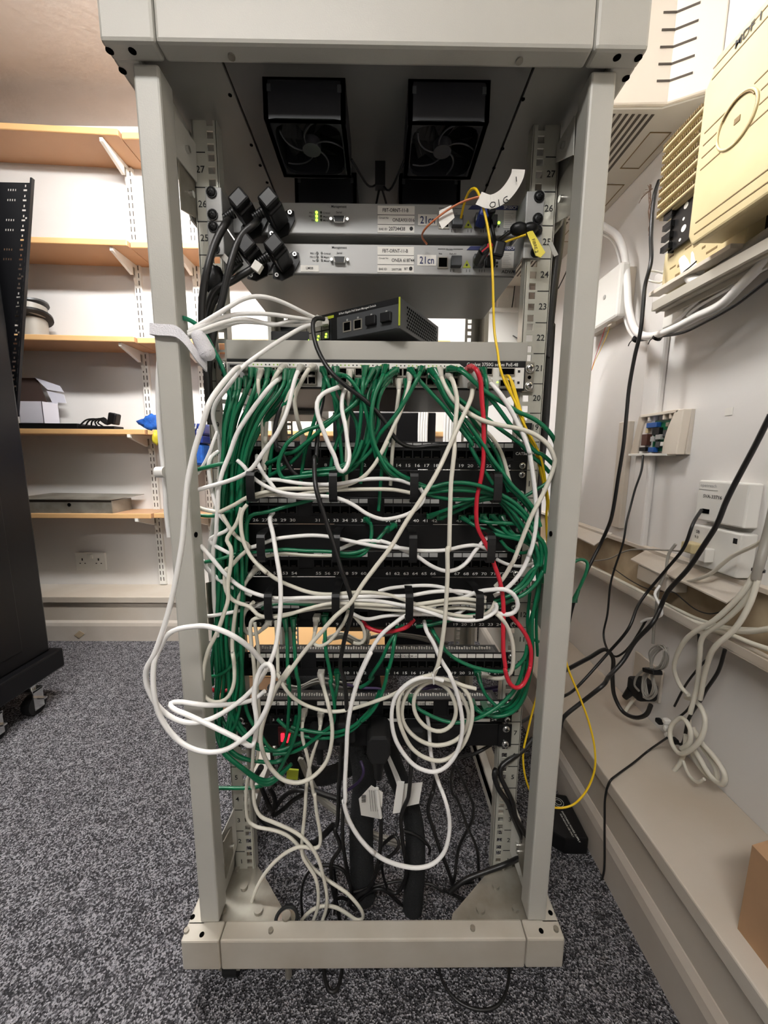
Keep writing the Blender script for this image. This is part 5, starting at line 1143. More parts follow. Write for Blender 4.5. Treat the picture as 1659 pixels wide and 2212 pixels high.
('beige',0.003,'beige cable dipping behind the long diagonal one past the lower panel labels','',0,[(-0.1682,0.575,-0.2637),(-0.1669,0.5725,-0.2901),(-0.1661,0.57,-0.3324),(-0.1659,0.5662,-0.3566),(-0.1655,0.5625,-0.3468),(-0.1555,0.5588,-0.3673),(-0.139,0.555,-0.3859),(-0.1147,0.5529,-0.3994),(-0.0822,0.5507,-0.4068),(-0.0577,0.5486,-0.4043),(-0.0253,0.5464,-0.3931),(0.0001,0.5443,-0.3819),(0.0113,0.5421,-0.3764),(0.0354,0.54,-0.3617),(0.0571,0.5383,-0.3465),(0.0827,0.5367,-0.3389),(0.1104,0.535,-0.3432),(0.1307,0.535,-0.3519),(0.1498,0.535,-0.3566)]),
('white',0.0033,'white cable wound as the outermost ring of the tied coil','',0,[(0.0711,0.57,-0.2621),(0.0732,0.55,-0.2705),(0.0831,0.5438,-0.2851),(0.0932,0.5375,-0.3082),(0.1072,0.5312,-0.3288),(0.1061,0.525,-0.3263),(0.1157,0.5254,-0.3498),(0.1237,0.5257,-0.3779),(0.1287,0.5261,-0.4065),(0.1279,0.5264,-0.4355),(0.1199,0.5268,-0.465),(0.1034,0.5271,-0.4881),(0.0854,0.5275,-0.4957),(0.0587,0.5279,-0.4864),(0.0401,0.5282,-0.4662),(0.0246,0.5286,-0.4372),(0.0187,0.5289,-0.3998),(0.0239,0.5293,-0.3675),(0.0385,0.5296,-0.3484),(0.0561,0.53,-0.3369),(0.0777,0.53,-0.3337),(0.0975,0.53,-0.34)]),
('beige',0.003,'beige cable from a lower panel port hanging to the rack foot','',1,[(-0.1011,0.59,-0.4405),(-0.0989,0.57,-0.4478),(-0.1025,0.5692,-0.4677),(-0.1114,0.5683,-0.4953),(-0.1206,0.5675,-0.5328),(-0.1246,0.5667,-0.561),(-0.127,0.5658,-0.596),(-0.1291,0.565,-0.6182),(-0.1332,0.5633,-0.6565),(-0.1338,0.5617,-0.6913),(-0.1217,0.56,-0.7141),(-0.1109,0.5567,-0.7306),(-0.1058,0.5533,-0.768),(-0.1093,0.55,-0.795),(-0.1169,0.55,-0.8163),(-0.1199,0.55,-0.8335)]),
('beige',0.003,'beige cable dropping through a hook bend and arching over the left foot plate','',1,[(-0.1305,0.59,-0.4386),(-0.129,0.57,-0.4422),(-0.1295,0.5692,-0.4677),(-0.1233,0.5683,-0.4953),(-0.1187,0.5675,-0.5231),(-0.1158,0.5667,-0.5513),(-0.1111,0.5658,-0.5798),(-0.1107,0.565,-0.5688),(-0.1077,0.5633,-0.6065),(-0.1015,0.5617,-0.6547),(-0.1042,0.56,-0.673),(-0.117,0.5583,-0.6734),(-0.1338,0.5567,-0.6669),(-0.1562,0.555,-0.6749),(-0.1824,0.5533,-0.6971),(-0.204,0.5517,-0.7276),(-0.2189,0.55,-0.7627),(-0.2242,0.55,-0.7942),(-0.2233,0.55,-0.822),(-0.223,0.55,-0.8327)]),
('beige',0.0028,'grey cable falling from the panel under the bottom rings','',1,[(-0.1043,0.585,-0.2647),(-0.1036,0.575,-0.2739),(-0.1068,0.5725,-0.29),(-0.1082,0.57,-0.2991),(-0.098,0.5667,-0.3042),(-0.0828,0.5633,-0.2956),(-0.0678,0.56,-0.2768),(-0.0549,0.56,-0.2566),(-0.05,0.56,-0.2416)]),
('beige',0.0028,'pale cable bending over the gap below the bottom rings','',0,[(-0.0516,0.56,-0.24),(-0.0387,0.555,-0.2477),(-0.0295,0.556,-0.2614),(-0.0315,0.557,-0.2563),(-0.0252,0.558,-0.2702),(-0.0243,0.559,-0.2887),(-0.0318,0.56,-0.296),(-0.0424,0.56,-0.2938)]),
('red',0.0033,'red patch cable falling from the switch to a loop beside the right rail','',1,[(0.1312,0.575,0.129),(0.1323,0.54,0.1181),(0.1381,0.5417,0.1069),(0.1418,0.5433,0.0787),(0.1453,0.545,0.0581),(0.1478,0.5467,0.0304),(0.1487,0.5483,0.0143),(0.1496,0.55,-0.0076),(0.1469,0.551,-0.0367),(0.1435,0.552,-0.0541),(0.1436,0.553,-0.0894),(0.1463,0.554,-0.1057),(0.1552,0.555,-0.1221),(0.1634,0.55,-0.1372),(0.1698,0.545,-0.1522),(0.167,0.54,-0.1512),(0.178,0.5383,-0.1796),(0.1824,0.5367,-0.1978),(0.1856,0.535,-0.2224),(0.1864,0.5338,-0.2537),(0.1887,0.5325,-0.2964),(0.1929,0.5312,-0.321),(0.1912,0.53,-0.3187),(0.198,0.5318,-0.3412),(0.2062,0.5336,-0.352),(0.2141,0.5355,-0.356),(0.2235,0.5373,-0.3522),(0.2305,0.5391,-0.3393),(0.2348,0.5409,-0.3231),(0.2355,0.5427,-0.3245),(0.2363,0.5445,-0.2986),(0.2294,0.5464,-0.2773),(0.2164,0.5482,-0.2584),(0.2015,0.55,-0.2417)]),
('red',0.0032,'red cable sagging between green ones below the second bottom ring','',0,[(-0.0282,0.575,-0.2646),(-0.0169,0.56,-0.2693),(0.0043,0.5567,-0.2739),(0.0253,0.5533,-0.27),(0.0438,0.55,-0.2617),(0.053,0.55,-0.2496)]),
('red',0.003,'short red cable crossing behind the left post near a lower panel','',0,[(-0.2791,0.56,-0.3725),(-0.2708,0.5625,-0.3772),(-0.2639,0.565,-0.3812),(-0.2536,0.5675,-0.382),(-0.2413,0.57,-0.3792),(-0.2308,0.57,-0.3675)]),
('black',0.0032,'thin black lead draped from the grey box over the switch to the first patch panel','',0,[(-0.0837,0.585,0.198),(-0.0943,0.575,0.196),(-0.0981,0.57,0.1867),(-0.0962,0.565,0.1717),(-0.0925,0.56,0.1553),(-0.0823,0.5525,0.134),(-0.0673,0.545,0.1124),(-0.0468,0.548,0.0956),(-0.0257,0.551,0.0811),(-0.0086,0.554,0.0664),(0.0089,0.557,0.0456),(0.0154,0.56,0.0337),(0.0279,0.5675,0.0205),(0.0479,0.575,0.0136),(0.078,0.575,0.0162),(0.1028,0.575,0.0178)]),
('black',0.0034,'long black lead running down the middle over all the panels','',0,[(-0.0892,0.6,0.0939),(-0.0891,0.5925,0.0838),(-0.0929,0.585,0.0621),(-0.0944,0.5725,0.0315),(-0.0962,0.56,-0.0103),(-0.0957,0.55,0.0008),(-0.0945,0.54,-0.0277),(-0.0904,0.53,-0.0498),(-0.0822,0.5288,-0.0769),(-0.0739,0.5275,-0.1028),(-0.0641,0.5262,-0.1349),(-0.0542,0.525,-0.1692),(-0.0538,0.5262,-0.1702),(-0.0454,0.5275,-0.1966),(-0.0409,0.5288,-0.2203),(-0.0444,0.53,-0.2397),(-0.0525,0.5333,-0.2701),(-0.0577,0.5367,-0.2963),(-0.0614,0.54,-0.3231),(-0.0566,0.5433,-0.3417),(-0.0533,0.5467,-0.3784),(-0.0523,0.55,-0.416),(-0.0533,0.5575,-0.4582),(-0.0552,0.565,-0.5019),(-0.0599,0.5725,-0.567),(-0.0652,0.58,-0.6763),(-0.056,0.59,-0.7746),(-0.0478,0.6,-0.8332)]),
('black',0.0035,'black lead from the switch curving behind white cables to the top rings','',0,[(-0.1363,0.59,0.0971),(-0.1448,0.57,0.0745),(-0.1541,0.5688,0.0527),(-0.157,0.5675,0.0235),(-0.1521,0.5662,0.0044),(-0.1499,0.565,0.0152),(-0.1407,0.5662,-0.0098),(-0.1265,0.5675,-0.0292),(-0.1103,0.5688,-0.036),(-0.0984,0.57,-0.0353)]),
('yellow',0.0018,'yellow fibre cable falling from the upper grey unit and looping beside the right wall','',0,[(0.1206,0.63,0.3598),(0.1211,0.615,0.3683),(0.1243,0.6,0.3768),(0.1294,0.585,0.3722),(0.134,0.575,0.3579),(0.1422,0.5742,0.3358),(0.1488,0.5733,0.3101),(0.1535,0.5725,0.2841),(0.1573,0.5717,0.249),(0.1597,0.5708,0.2133),(0.1628,0.57,0.177),(0.1661,0.56,0.1469),(0.1661,0.55,0.1277),(0.1749,0.5488,0.1038),(0.1891,0.5475,0.0797),(0.1983,0.5462,0.0586),(0.2063,0.545,0.0422),(0.2176,0.5475,0.026),(0.2321,0.55,0.0031),(0.2425,0.5588,-0.0193),(0.2515,0.5675,-0.0426),(0.2607,0.5762,-0.0669),(0.2723,0.585,-0.1186),(0.289,0.5925,-0.1978),(0.305,0.6,-0.282),(0.3258,0.6011,-0.359),(0.3502,0.6022,-0.4123),(0.3736,0.6033,-0.4671),(0.39,0.6044,-0.5234),(0.3932,0.6056,-0.5716),(0.3797,0.6067,-0.6162),(0.3591,0.6078,-0.6418),(0.3297,0.6089,-0.6478),(0.2945,0.61,-0.634),(0.273,0.61,-0.5949),(0.2626,0.61,-0.5374),(0.2682,0.61,-0.4906),(0.2753,0.61,-0.4447),(0.2866,0.61,-0.3908)]),
('yellow',0.0018,'second yellow fibre cable beside the first from the switch optics down the right rail','',0,[(0.1877,0.585,0.1208),(0.1865,0.565,0.1151),(0.1915,0.5617,0.0965),(0.1983,0.5583,0.0764),(0.2042,0.555,0.0562),(0.2118,0.5567,0.0398),(0.2204,0.5583,0.0231),(0.2311,0.56,0.0031),(0.241,0.5675,-0.0196),(0.2512,0.575,-0.0431),(0.2616,0.5825,-0.0676),(0.2655,0.59,-0.097),(0.2728,0.59,-0.158)]),
('orange',0.0014,'thin orange fibre arching from the white tag to the upper grey unit','',0,[(0.133,0.57,0.3519),(0.1176,0.575,0.3511),(0.0965,0.58,0.3438),(0.0788,0.585,0.3346),(0.0645,0.59,0.3251),(0.059,0.61,0.3234),(0.0694,0.63,0.3229)]),
('yellow',0.0016,'short yellow fibre stretched to the yellow tag on the right rail','',0,[(0.1627,0.63,0.3125),(0.1673,0.61,0.3091),(0.1869,0.5975,0.3128),(0.2056,0.585,0.3135)]),
('black',0.0026,'thin black lead from the upper grey unit to the clip on the right rail','',0,[(0.1621,0.63,0.3704),(0.164,0.61,0.3354),(0.1686,0.605,0.3129),(0.1738,0.6,0.3158),(0.1874,0.595,0.3231),(0.199,0.59,0.3266)]),
('teal',0.003,'green cable emerging from the hook strap into the left bundle','',0,[(-0.2621,0.53,0.1791),(-0.2588,0.535,0.1794),(-0.2525,0.54,0.1769),(-0.2406,0.545,0.1643),(-0.2347,0.55,0.1484),(-0.2249,0.555,0.126),(-0.2211,0.5575,0.1091),(-0.2176,0.56,0.0853),(-0.2199,0.5625,0.061),(-0.2295,0.565,0.0276),(-0.2335,0.5657,-0.0066),(-0.2358,0.5664,-0.0416),(-0.2409,0.5671,-0.0953),(-0.2556,0.5679,-0.1552),(-0.2557,0.5686,-0.2042),(-0.2568,0.5693,-0.2715),(-0.2672,0.57,-0.3063),(-0.2742,0.57,-0.3413),(-0.2746,0.57,-0.3736)]),
('green',0.003,'green cable from the second switch port pair looping over the first panel ring','',1,[(-0.0849,0.58,0.1266),(-0.0779,0.56,0.1071),(-0.0698,0.5617,0.088),(-0.0607,0.5633,0.0714),(-0.0677,0.565,0.0572),(-0.0848,0.56,0.0452),(-0.1132,0.555,0.0347),(-0.1343,0.55,0.0186),(-0.1437,0.551,0.0028),(-0.148,0.552,-0.0067),(-0.1495,0.553,-0.0213),(-0.1443,0.554,-0.0331),(-0.1357,0.555,-0.0323),(-0.1003,0.5562,-0.0285),(-0.0708,0.5575,-0.0254),(-0.0531,0.5588,-0.021),(-0.0367,0.56,-0.0017),(-0.0263,0.56,0.0231)]),
('green',0.003,'green cable passing behind the long black lead below the middle ports','',1,[(-0.0671,0.58,0.1268),(-0.0647,0.57,0.1035),(-0.0563,0.5717,0.0825),(-0.0418,0.5733,0.0612),(-0.0345,0.575,0.0394),(-0.0373,0.57,0.0096),(-0.0492,0.565,-0.0212),(-0.0643,0.565,-0.0287),(-0.0944,0.565,-0.0274),(-0.117,0.565,-0.032)]),
('green',0.003,'glossy green cable arching over the narrow white loop under the switch','',1,[(-0.0637,0.575,0.1165),(-0.0468,0.55,0.1102),(-0.0357,0.552,0.0977),(-0.0259,0.554,0.0788),(-0.0202,0.556,0.0595),(-0.0159,0.558,0.0384),(-0.0115,0.56,0.0168),(-0.0026,0.5625,-0.0098),(0.0018,0.565,0.0017),(0.0161,0.5675,-0.0209),(0.034,0.57,-0.0315),(0.0448,0.57,-0.035)]),
('green',0.003,'green cable falling near straight from the middle of the switch','',1,[(-0.0231,0.575,0.1274),(-0.0259,0.555,0.1011),(-0.0275,0.5575,0.0793),(-0.0292,0.56,0.0527),(-0.0338,0.5625,0.0241),(-0.0416,0.565,-0.0024),(-0.0597,0.565,-0.0182),(-0.0867,0.565,-0.0214),(-0.1169,0.565,-0.026)]),
('green',0.003,'green cable sweeping from the switch middle down left to the first panel','',3,[(-0.0113,0.575,0.1247),(-0.0218,0.56,0.102),(-0.0333,0.5583,0.0794),(-0.0477,0.5567,0.0664),(-0.0621,0.555,0.0563),(-0.0845,0.5575,0.0393),(-0.1073,0.56,0.0206),(-0.1304,0.5625,0.0045),(-0.1399,0.565,0.0035),(-0.1648,0.5775,-0.0086),(-0.1794,0.59,-0.0135)]),
('green',0.0031,'bright green cable from the fourth port group down to the second ring','',1,[(0.0064,0.575,0.1291),(-0.0002,0.55,0.1058),(-0.0086,0.5475,0.0862),(-0.0127,0.545,0.0652),(-0.0142,0.5462,0.0446),(-0.0113,0.5475,0.0236),(-0.0026,0.5488,0.0022),(0.0122,0.55,-0.022),(0.0285,0.565,-0.0321),(0.0444,0.565,-0.0364)]),
('green',0.003,'green cable behind the bright one at the switch middle','',1,[(-0.0032,0.58,0.1273),(-0.0149,0.5725,0.1015),(-0.0205,0.565,0.0804),(-0.0132,0.5667,0.0607),(-0.0177,0.5683,0.0317),(-0.0238,0.57,0.0096),(-0.0421,0.5725,-0.0063),(-0.073,0.575,-0.0186),(-0.0963,0.5775,-0.0211),(-0.1201,0.58,-0.0298)]),
('green',0.003,'green cable running flat to the left below the switch middle','',1,[(-0.0084,0.58,0.1173),(-0.0193,0.5725,0.0901),(-0.0411,0.565,0.0717),(-0.0633,0.566,0.0602),(-0.0784,0.567,0.0458),(-0.0967,0.568,0.0312),(-0.1106,0.569,0.0165),(-0.1325,0.57,-0.0083),(-0.1492,0.575,-0.0191),(-0.1694,0.58,-0.0301)]),
('green',0.003,'green cable bending down left from beneath the seventeenth port','',1,[(0.0115,0.575,0.1107),(-0.0001,0.555,0.0902),(-0.0058,0.5583,0.0669),(-0.0028,0.5617,0.0459),(-0.0146,0.565,0.0243),(-0.0267,0.5675,0.0022),(-0.0359,0.57,-0.0137),(-0.0573,0.57,-0.0274),(-0.0876,0.57,-0.0284)]),
('green',0.0031,'green cable crossing a white one right of the switch middle','',1,[(0.0589,0.575,0.1268),(0.0524,0.55,0.111),(0.0397,0.5517,0.0872),(0.0267,0.5533,0.0663),(0.0117,0.555,0.0466),(-0.0018,0.56,0.0319),(-0.0116,0.565,0.0111),(-0.0343,0.5683,-0.0101),(-0.0497,0.5717,-0.0139),(-0.0731,0.575,-0.0262)]),
('green',0.003,'green cable dropping from the doubled plugs in the switch middle','',1,[(0.0212,0.575,0.1251),(0.0022,0.555,0.108),(-0.0099,0.5533,0.0875),(-0.0133,0.5517,0.0566),(-0.0115,0.55,0.0289),(-0.0044,0.5533,0.0045),(0.0119,0.5567,-0.0132),(0.0304,0.56,-0.0277),(0.0433,0.56,-0.0331)]),
('green',0.003,'green cable curving left from the tall plug at the gap in the ports','',1,[(0.0185,0.575,0.1225),(0.004,0.56,0.104),(-0.0065,0.5625,0.0786),(-0.0118,0.565,0.0403),(-0.0082,0.5683,0.0046),(0.0049,0.5717,-0.0192),(0.0219,0.575,-0.0322),(0.0426,0.575,-0.0378)]),
('green',0.003,'green cable slanting right from the switch toward the third top ring','',1,[(0.0438,0.58,0.1261),(0.0517,0.56,0.1114),(0.0738,0.5575,0.0884),(0.0926,0.555,0.0686),(0.1062,0.5525,0.0504),(0.1198,0.55,0.0338),(0.1347,0.5525,0.0156),(0.1301,0.555,0.0177),(0.1438,0.5575,-0.006),(0.1575,0.56,-0.025),(0.1688,0.56,-0.0407)]),
('green',0.003,'green cable slanting right to the bundle by the right rail','',1,[(0.0734,0.58,0.1255),(0.0814,0.555,0.1074),(0.0918,0.5533,0.0847),(0.1054,0.5517,0.0683),(0.1226,0.55,0.0503),(0.1381,0.5483,0.0305),(0.1503,0.5467,0.0139),(0.159,0.545,-0.0007),(0.1765,0.5433,-0.0224),(0.1906,0.5417,-0.0409),(0.2116,0.54,-0.0603),(0.2266,0.54,-0.08),(0.2349,0.54,-0.1009)]),
('green',0.003,'green cable slanting just above its twin toward the right rail','',1,[(0.0753,0.58,0.1189),(0.0823,0.56,0.1019),(0.0927,0.5583,0.0822),(0.1173,0.5567,0.0492),(0.1349,0.555,0.0258),(0.1344,0.5538,0.0294),(0.1559,0.5525,0.0009),(0.1739,0.5512,-0.0228),(0.1884,0.55,-0.0433),(0.2068,0.55,-0.0605),(0.2255,0.55,-0.0815),(0.2342,0.55,-0.1063)]),
('green',0.003,'green cable passing under the white swing cable to the right','',1,[(0.0794,0.58,0.1264),(0.0897,0.565,0.1061),(0.1067,0.5617,0.0877),(0.12,0.5583,0.0774),(0.1367,0.555,0.064),(0.1537,0.5533,0.0541),(0.1708,0.5517,0.0408),(0.1949,0.55,0.0243),(0.2087,0.5533,0.0144),(0.2229,0.5567,0.001),(0.2426,0.56,-0.0124),(0.2521,0.56,-0.0227)]),
('green',0.0032,'green cable bowing widest right toward the right post above','',1,[(0.1011,0.575,0.1271),(0.1133,0.55,0.1194),(0.1266,0.5483,0.1081),(0.1433,0.5467,0.0936),(0.1633,0.545,0.0807),(0.1801,0.544,0.0711),(0.1935,0.543,0.063),(0.2135,0.542,0.055),(0.2305,0.541,0.0437),(0.2427,0.54,0.0307),(0.253,0.55,0.0213),(0.262,0.56,0.0098)]),
('green',0.0031,'green cable bowing right just inside the widest one','',1,[(0.115,0.575,0.1256),(0.1246,0.555,0.1142),(0.1399,0.5533,0.0979),(0.1569,0.5517,0.0816),(0.1743,0.55,0.0604),(0.1888,0.55,0.0425),(0.2103,0.55,0.0227),(0.2249,0.55,0.0077),(0.2337,0.55,0.0048),(0.2445,0.55,-0.0036),(0.2556,0.55,-0.0137)]),
('green',0.003,'green cable hanging straight beside the red one under the switch','',1,[(0.1495,0.575,0.1259),(0.1486,0.55,0.107),(0.1521,0.555,0.0805),(0.1529,0.56,0.0564),(0.1556,0.5675,0.023),(0.1591,0.575,0.0111)]),
('green',0.003,'uppermost green cable bowed between the last two top rings','',0,[(0.0559,0.555,-0.0426),(0.073,0.5525,-0.0458),(0.0932,0.55,-0.0395),(0.1185,0.5475,-0.0374),(0.1438,0.545,-0.0414),(0.1622,0.5425,-0.0479),(0.1754,0.54,-0.0544),(0.1915,0.5408,-0.063),(0.2099,0.5417,-0.0786),(0.2253,0.5425,-0.0978),(0.2358,0.5433,-0.1192),(0.242,0.5442,-0.1408),(0.242,0.545,-0.1628),(0.2382,0.5462,-0.159),(0.23,0.5475,-0.1825),(0.2152,0.5488,-0.2),(0.1937,0.55,-0.2134),(0.1754,0.55,-0.2199)]),
('green',0.003,'second green cable from the top between the last two top rings','',0,[(0.0563,0.56,-0.0395),(0.0774,0.5583,-0.048),(0.1033,0.5567,-0.0457),(0.1292,0.555,-0.0466),(0.1647,0.55,-0.0538),(0.1773,0.545,-0.0601),(0.1966,0.5438,-0.0737),(0.2145,0.5425,-0.0909),(0.2293,0.5412,-0.1134),(0.2398,0.54,-0.122),(0.2466,0.5408,-0.14),(0.2482,0.5417,-0.1582),(0.2462,0.5425,-0.1739),(0.2457,0.5433,-0.1685),(0.2391,0.5442,-0.1856),(0.2223,0.545,-0.205),(0.2024,0.545,-0.2157),(0.1762,0.545,-0.2244)]),
('green',0.003,'middle green cable running level between the last two top rings','',0,[(0.0654,0.56,-0.0553),(0.0862,0.558,-0.0515),(0.112,0.556,-0.0494),(0.1413,0.554,-0.0508),(0.1653,0.552,-0.0549),(0.1791,0.55,-0.0642),(0.1971,0.5488,-0.0814),(0.2117,0.5475,-0.1006),(0.2267,0.5462,-0.1234),(0.2362,0.545,-0.1411),(0.2383,0.5467,-0.1634),(0.2296,0.5483,-0.1701),(0.2153,0.55,-0.194),(0.1995,0.55,-0.2069)]),
('green',0.003,'green cable sagging lowest between the last two top rings','',0,[(0.0678,0.565,-0.0558),(0.0872,0.5633,-0.0609),(0.1119,0.5617,-0.0641),(0.1433,0.56,-0.0629),(0.167,0.5575,-0.0563),(0.1809,0.555,-0.0683),(0.1985,0.5567,-0.0898),(0.2127,0.5583,-0.108),(0.229,0.56,-0.1302),(0.2378,0.56,-0.1543)]),
('green',0.003,'green cable reaching from the port numbered 41 up to the last top ring','',1,[(0.0791,0.59,-0.0939),(0.1068,0.57,-0.0787),(0.1411,0.565,-0.0652),(0.1698,0.56,-0.0618),(0.1841,0.56,-0.0653)]),
('green',0.003,'green cable from the port numbered 42 up to the last top ring','',1,[(0.095,0.59,-0.0957),(0.1224,0.575,-0.0821),(0.1425,0.57,-0.0703),(0.1589,0.565,-0.0639),(0.1714,0.565,-0.0633)]),
('green',0.003,'green cable from the port numbered 43 sweeping low to the right','',1,[(0.1297,0.59,-0.0955),(0.1439,0.57,-0.1041),(0.1795,0.565,-0.1187),(0.2088,0.56,-0.1239),(0.2292,0.56,-0.1321),(0.2389,0.56,-0.1431)]),
('green',0.003,'green cable from the port numbered 44 running level to the right','',1,[(0.1457,0.59,-0.0954),(0.1619,0.57,-0.0995),(0.1876,0.565,-0.1003),(0.2183,0.56,-0.102),(0.2312,0.56,-0.1083)]),
('green',0.003,'green cable from the port numbered 45 dipping toward the right rail','',1,[(0.1634,0.59,-0.0935),(0.1724,0.58,-0.1068),(0.1901,0.57,-0.1178),(0.2122,0.565,-0.1204),(0.2266,0.56,-0.1192),(0.2378,0.56,-0.1265)]),
('green',0.003,'green cable from the port numbered 46 falling in a curve by the last middle ring','',1,[(0.1784,0.59,-0.0934),(0.1857,0.57,-0.103),(0.1982,0.5667,-0.1189),(0.2081,0.5633,-0.1219),(0.229,0.56,-0.1302)]),
('green',0.003,'green cable from the port numbered 47 under the rail bundle','',1,[(0.1935,0.59,-0.0952),(0.1986,0.575,-0.1076),(0.2067,0.57,-0.1196),(0.2255,0.565,-0.1296),(0.237,0.565,-0.1388)]),
('green',0.0028,'green cable curling below the last middle ring','',0,[(0.187,0.57,-0.1271),(0.1977,0.5725,-0.1408),(0.2138,0.575,-0.149),(0.2334,0.5775,-0.1496),(0.2433,0.58,-0.1425)]),
('green',0.003,'green cable lying through the middle rings from the left side','',2,[(-0.2327,0.56,-0.1625),(-0.2142,0.5575,-0.1491),(-0.1817,0.555,-0.1442),(-0.1478,0.5538,-0.1404),(-0.1173,0.5525,-0.1418),(-0.0747,0.5512,-0.1429),(-0.0489,0.55,-0.1459),(-0.0264,0.554,-0.1418),(-0.0113,0.558,-0.1334),(0.004,0.562,-0.117),(0.013,0.566,-0.1052),(0.0097,0.57,-0.1167),(0.0213,0.59,-0.1093)]),
('green',0.003,'green cable looping down from the port numbered 36 to the middle ring','',1,[(-0.0216,0.59,-0.1),(-0.0138,0.565,-0.1051),(-0.0129,0.5617,-0.117),(-0.0159,0.5583,-0.1319),(-0.0234,0.555,-0.1468),(-0.0419,0.5575,-0.1515),(-0.0652,0.56,-0.1506)]),
('green',0.003,'green cable climbing from the left bundle over the second panel','',0,[(-0.1992,0.55,-0.1337),(-0.201,0.555,-0.1041),(-0.1952,0.5575,-0.0892),(-0.1702,0.56,-0.0841),(-0.141,0.565,-0.0755),(-0.1083,0.57,-0.0675),(-0.0882,0.57,-0.0597)]),
('green',0.003,'green cable from the panel below the bottom rings curving to the low right side','',1,[(0.082,0.585,-0.276),(0.0874,0.56,-0.28),(0.1092,0.5575,-0.3105),(0.1372,0.555,-0.3273),(0.169,0.5525,-0.3362),(0.1982,0.55,-0.3369),(0.2149,0.55,-0.33),(0.2288,0.55,-0.3129),(0.2317,0.55,-0.2926)]),
('green',0.003,'green cable lying in the bottom rings toward the right rail','',0,[(0.0578,0.565,-0.2689),(0.0747,0.5633,-0.2658),(0.1041,0.5617,-0.2582),(0.1353,0.56,-0.2484),(0.1653,0.555,-0.2406),(0.1841,0.55,-0.2286),(0.2043,0.55,-0.2177)]),
('green',0.0029,'green cable tucked under the pale ones in the bottom rings','',0,[(-0.1884,0.57,-0.2412),(-0.1758,0.5712,-0.2358),(-0.1521,0.5725,-0.2337),(-0.1203,0.5738,-0.2358),(-0.0884,0.575,-0.2397),(-0.0454,0.575,-0.2441)]),
('green',0.003,'green cable falling from the second bottom ring to the hole under the fifth panel','',0,[(0.0367,0.57,-0.269),(0.0171,0.555,-0.2865),(0.0025,0.5575,-0.322),(-0.0168,0.56,-0.3561),(-0.0098,0.57,-0.3585),(-0.0201,0.58,-0.3775),(-0.0336,0.58,-0.3849)]),
('green',0.003,'green cable falling from the second bottom ring across the lowest panel','',0,[(0.0281,0.57,-0.2713),(0.0222,0.55,-0.2884),(0.0192,0.5483,-0.3122),(0.011,0.5467,-0.3407),(0.013,0.545,-0.3257),(0.0092,0.5462,-0.3527),(-0.0008,0.5475,-0.3846),(-0.0151,0.5488,-0.4103),(-0.0297,0.55,-0.4249),(-0.0258,0.5543,-0.4229),(-0.0425,0.5586,-0.4444),(-0.068,0.5629,-0.4607),(-0.0938,0.5671,-0.4683),(-0.1283,0.5714,-0.4676),(-0.1544,0.5757,-0.4579),(-0.1737,0.58,-0.4424)]),
('green',0.0029,'green cable curving low over the power strip','',0,[(0,0.56,-0.3769),(-0.0095,0.5583,-0.4007),(-0.0259,0.5567,-0.4211),(-0.0422,0.555,-0.4361),(-0.0674,0.5588,-0.45),(-0.0929,0.5625,-0.4548),(-0.1268,0.5662,-0.4522),(-0.1477,0.57,-0.4496)]),
('green',0.003,'left of two green cables falling from the fourth panel in front of the lower ones','',1,[(-0.1567,0.59,-0.2671),(-0.1513,0.575,-0.2913),(-0.1494,0.5675,-0.3134),(-0.1476,0.56,-0.367),(-0.1475,0.564,-0.3548),(-0.1488,0.568,-0.3931),(-0.1527,0.572,-0.4326),(-0.1563,0.576,-0.4638),(-0.1651,0.58,-0.4919),(-0.1796,0.58,-0.5112)]),
('green',0.003,'right of two green cables falling from the fourth panel in front of the lower ones','',1,[(-0.1434,0.59,-0.267),(-0.1399,0.575,-0.2913),(-0.1372,0.5675,-0.3134),(-0.1334,0.56,-0.3526),(-0.1315,0.561,-0.3582),(-0.1309,0.562,-0.389),(-0.1321,0.563,-0.4258),(-0.1381,0.564,-0.4541),(-0.1475,0.565,-0.4829),(-0.1597,0.57,-0.51),(-0.1722,0.575,-0.5358),(-0.192,0.58,-0.5641),(-0.2152,0.58,-0.574),(-0.2468,0.58,-0.5759),(-0.2818,0.58,-0.5758)]),
('green',0.003,'green cable falling from the fourth panel and bending at the power strip','',1,[(-0.091,0.59,-0.2634),(-0.0885,0.57,-0.2887),(-0.0866,0.565,-0.312),(-0.0814,0.56,-0.3351),(-0.0763,0.555,-0.3637),(-0.0805,0.5562,-0.3534),(-0.0746,0.5575,-0.3859),(-0.0735,0.5588,-0.4136),(-0.0773,0.56,-0.4381),(-0.093,0.5633,-0.4536),(-0.1192,0.5667,-0.4787),(-0.1457,0.57,-0.4967),(-0.1798,0.57,-0.5004)]),
('green',0.0028,'short green cable joining its neighbour at the fifth panel port','',1,[(-0.0716,0.59,-0.3637),(-0.0706,0.58,-0.3794),(-0.0729,0.57,-0.3909),(-0.0755,0.575,-0.4164),(-0.0782,0.58,-0.4425)]),
('green',0.003,'green cable rounding under the tied coil to the right rail','',1,[(0.0543,0.59,-0.412),(0.0613,0.57,-0.4144),(0.0758,0.565,-0.4201),(0.0966,0.56,-0.4276),(0.1169,0.555,-0.43),(0.1292,0.5533,-0.4292),(0.1537,0.5517,-0.4222),(0.1695,0.55,-0.4131),(0.1902,0.5517,-0.4),(0.2047,0.5533,-0.3876),(0.2179,0.555,-0.3718),(0.2277,0.555,-0.3449),(0.2305,0.555,-0.3227)]),
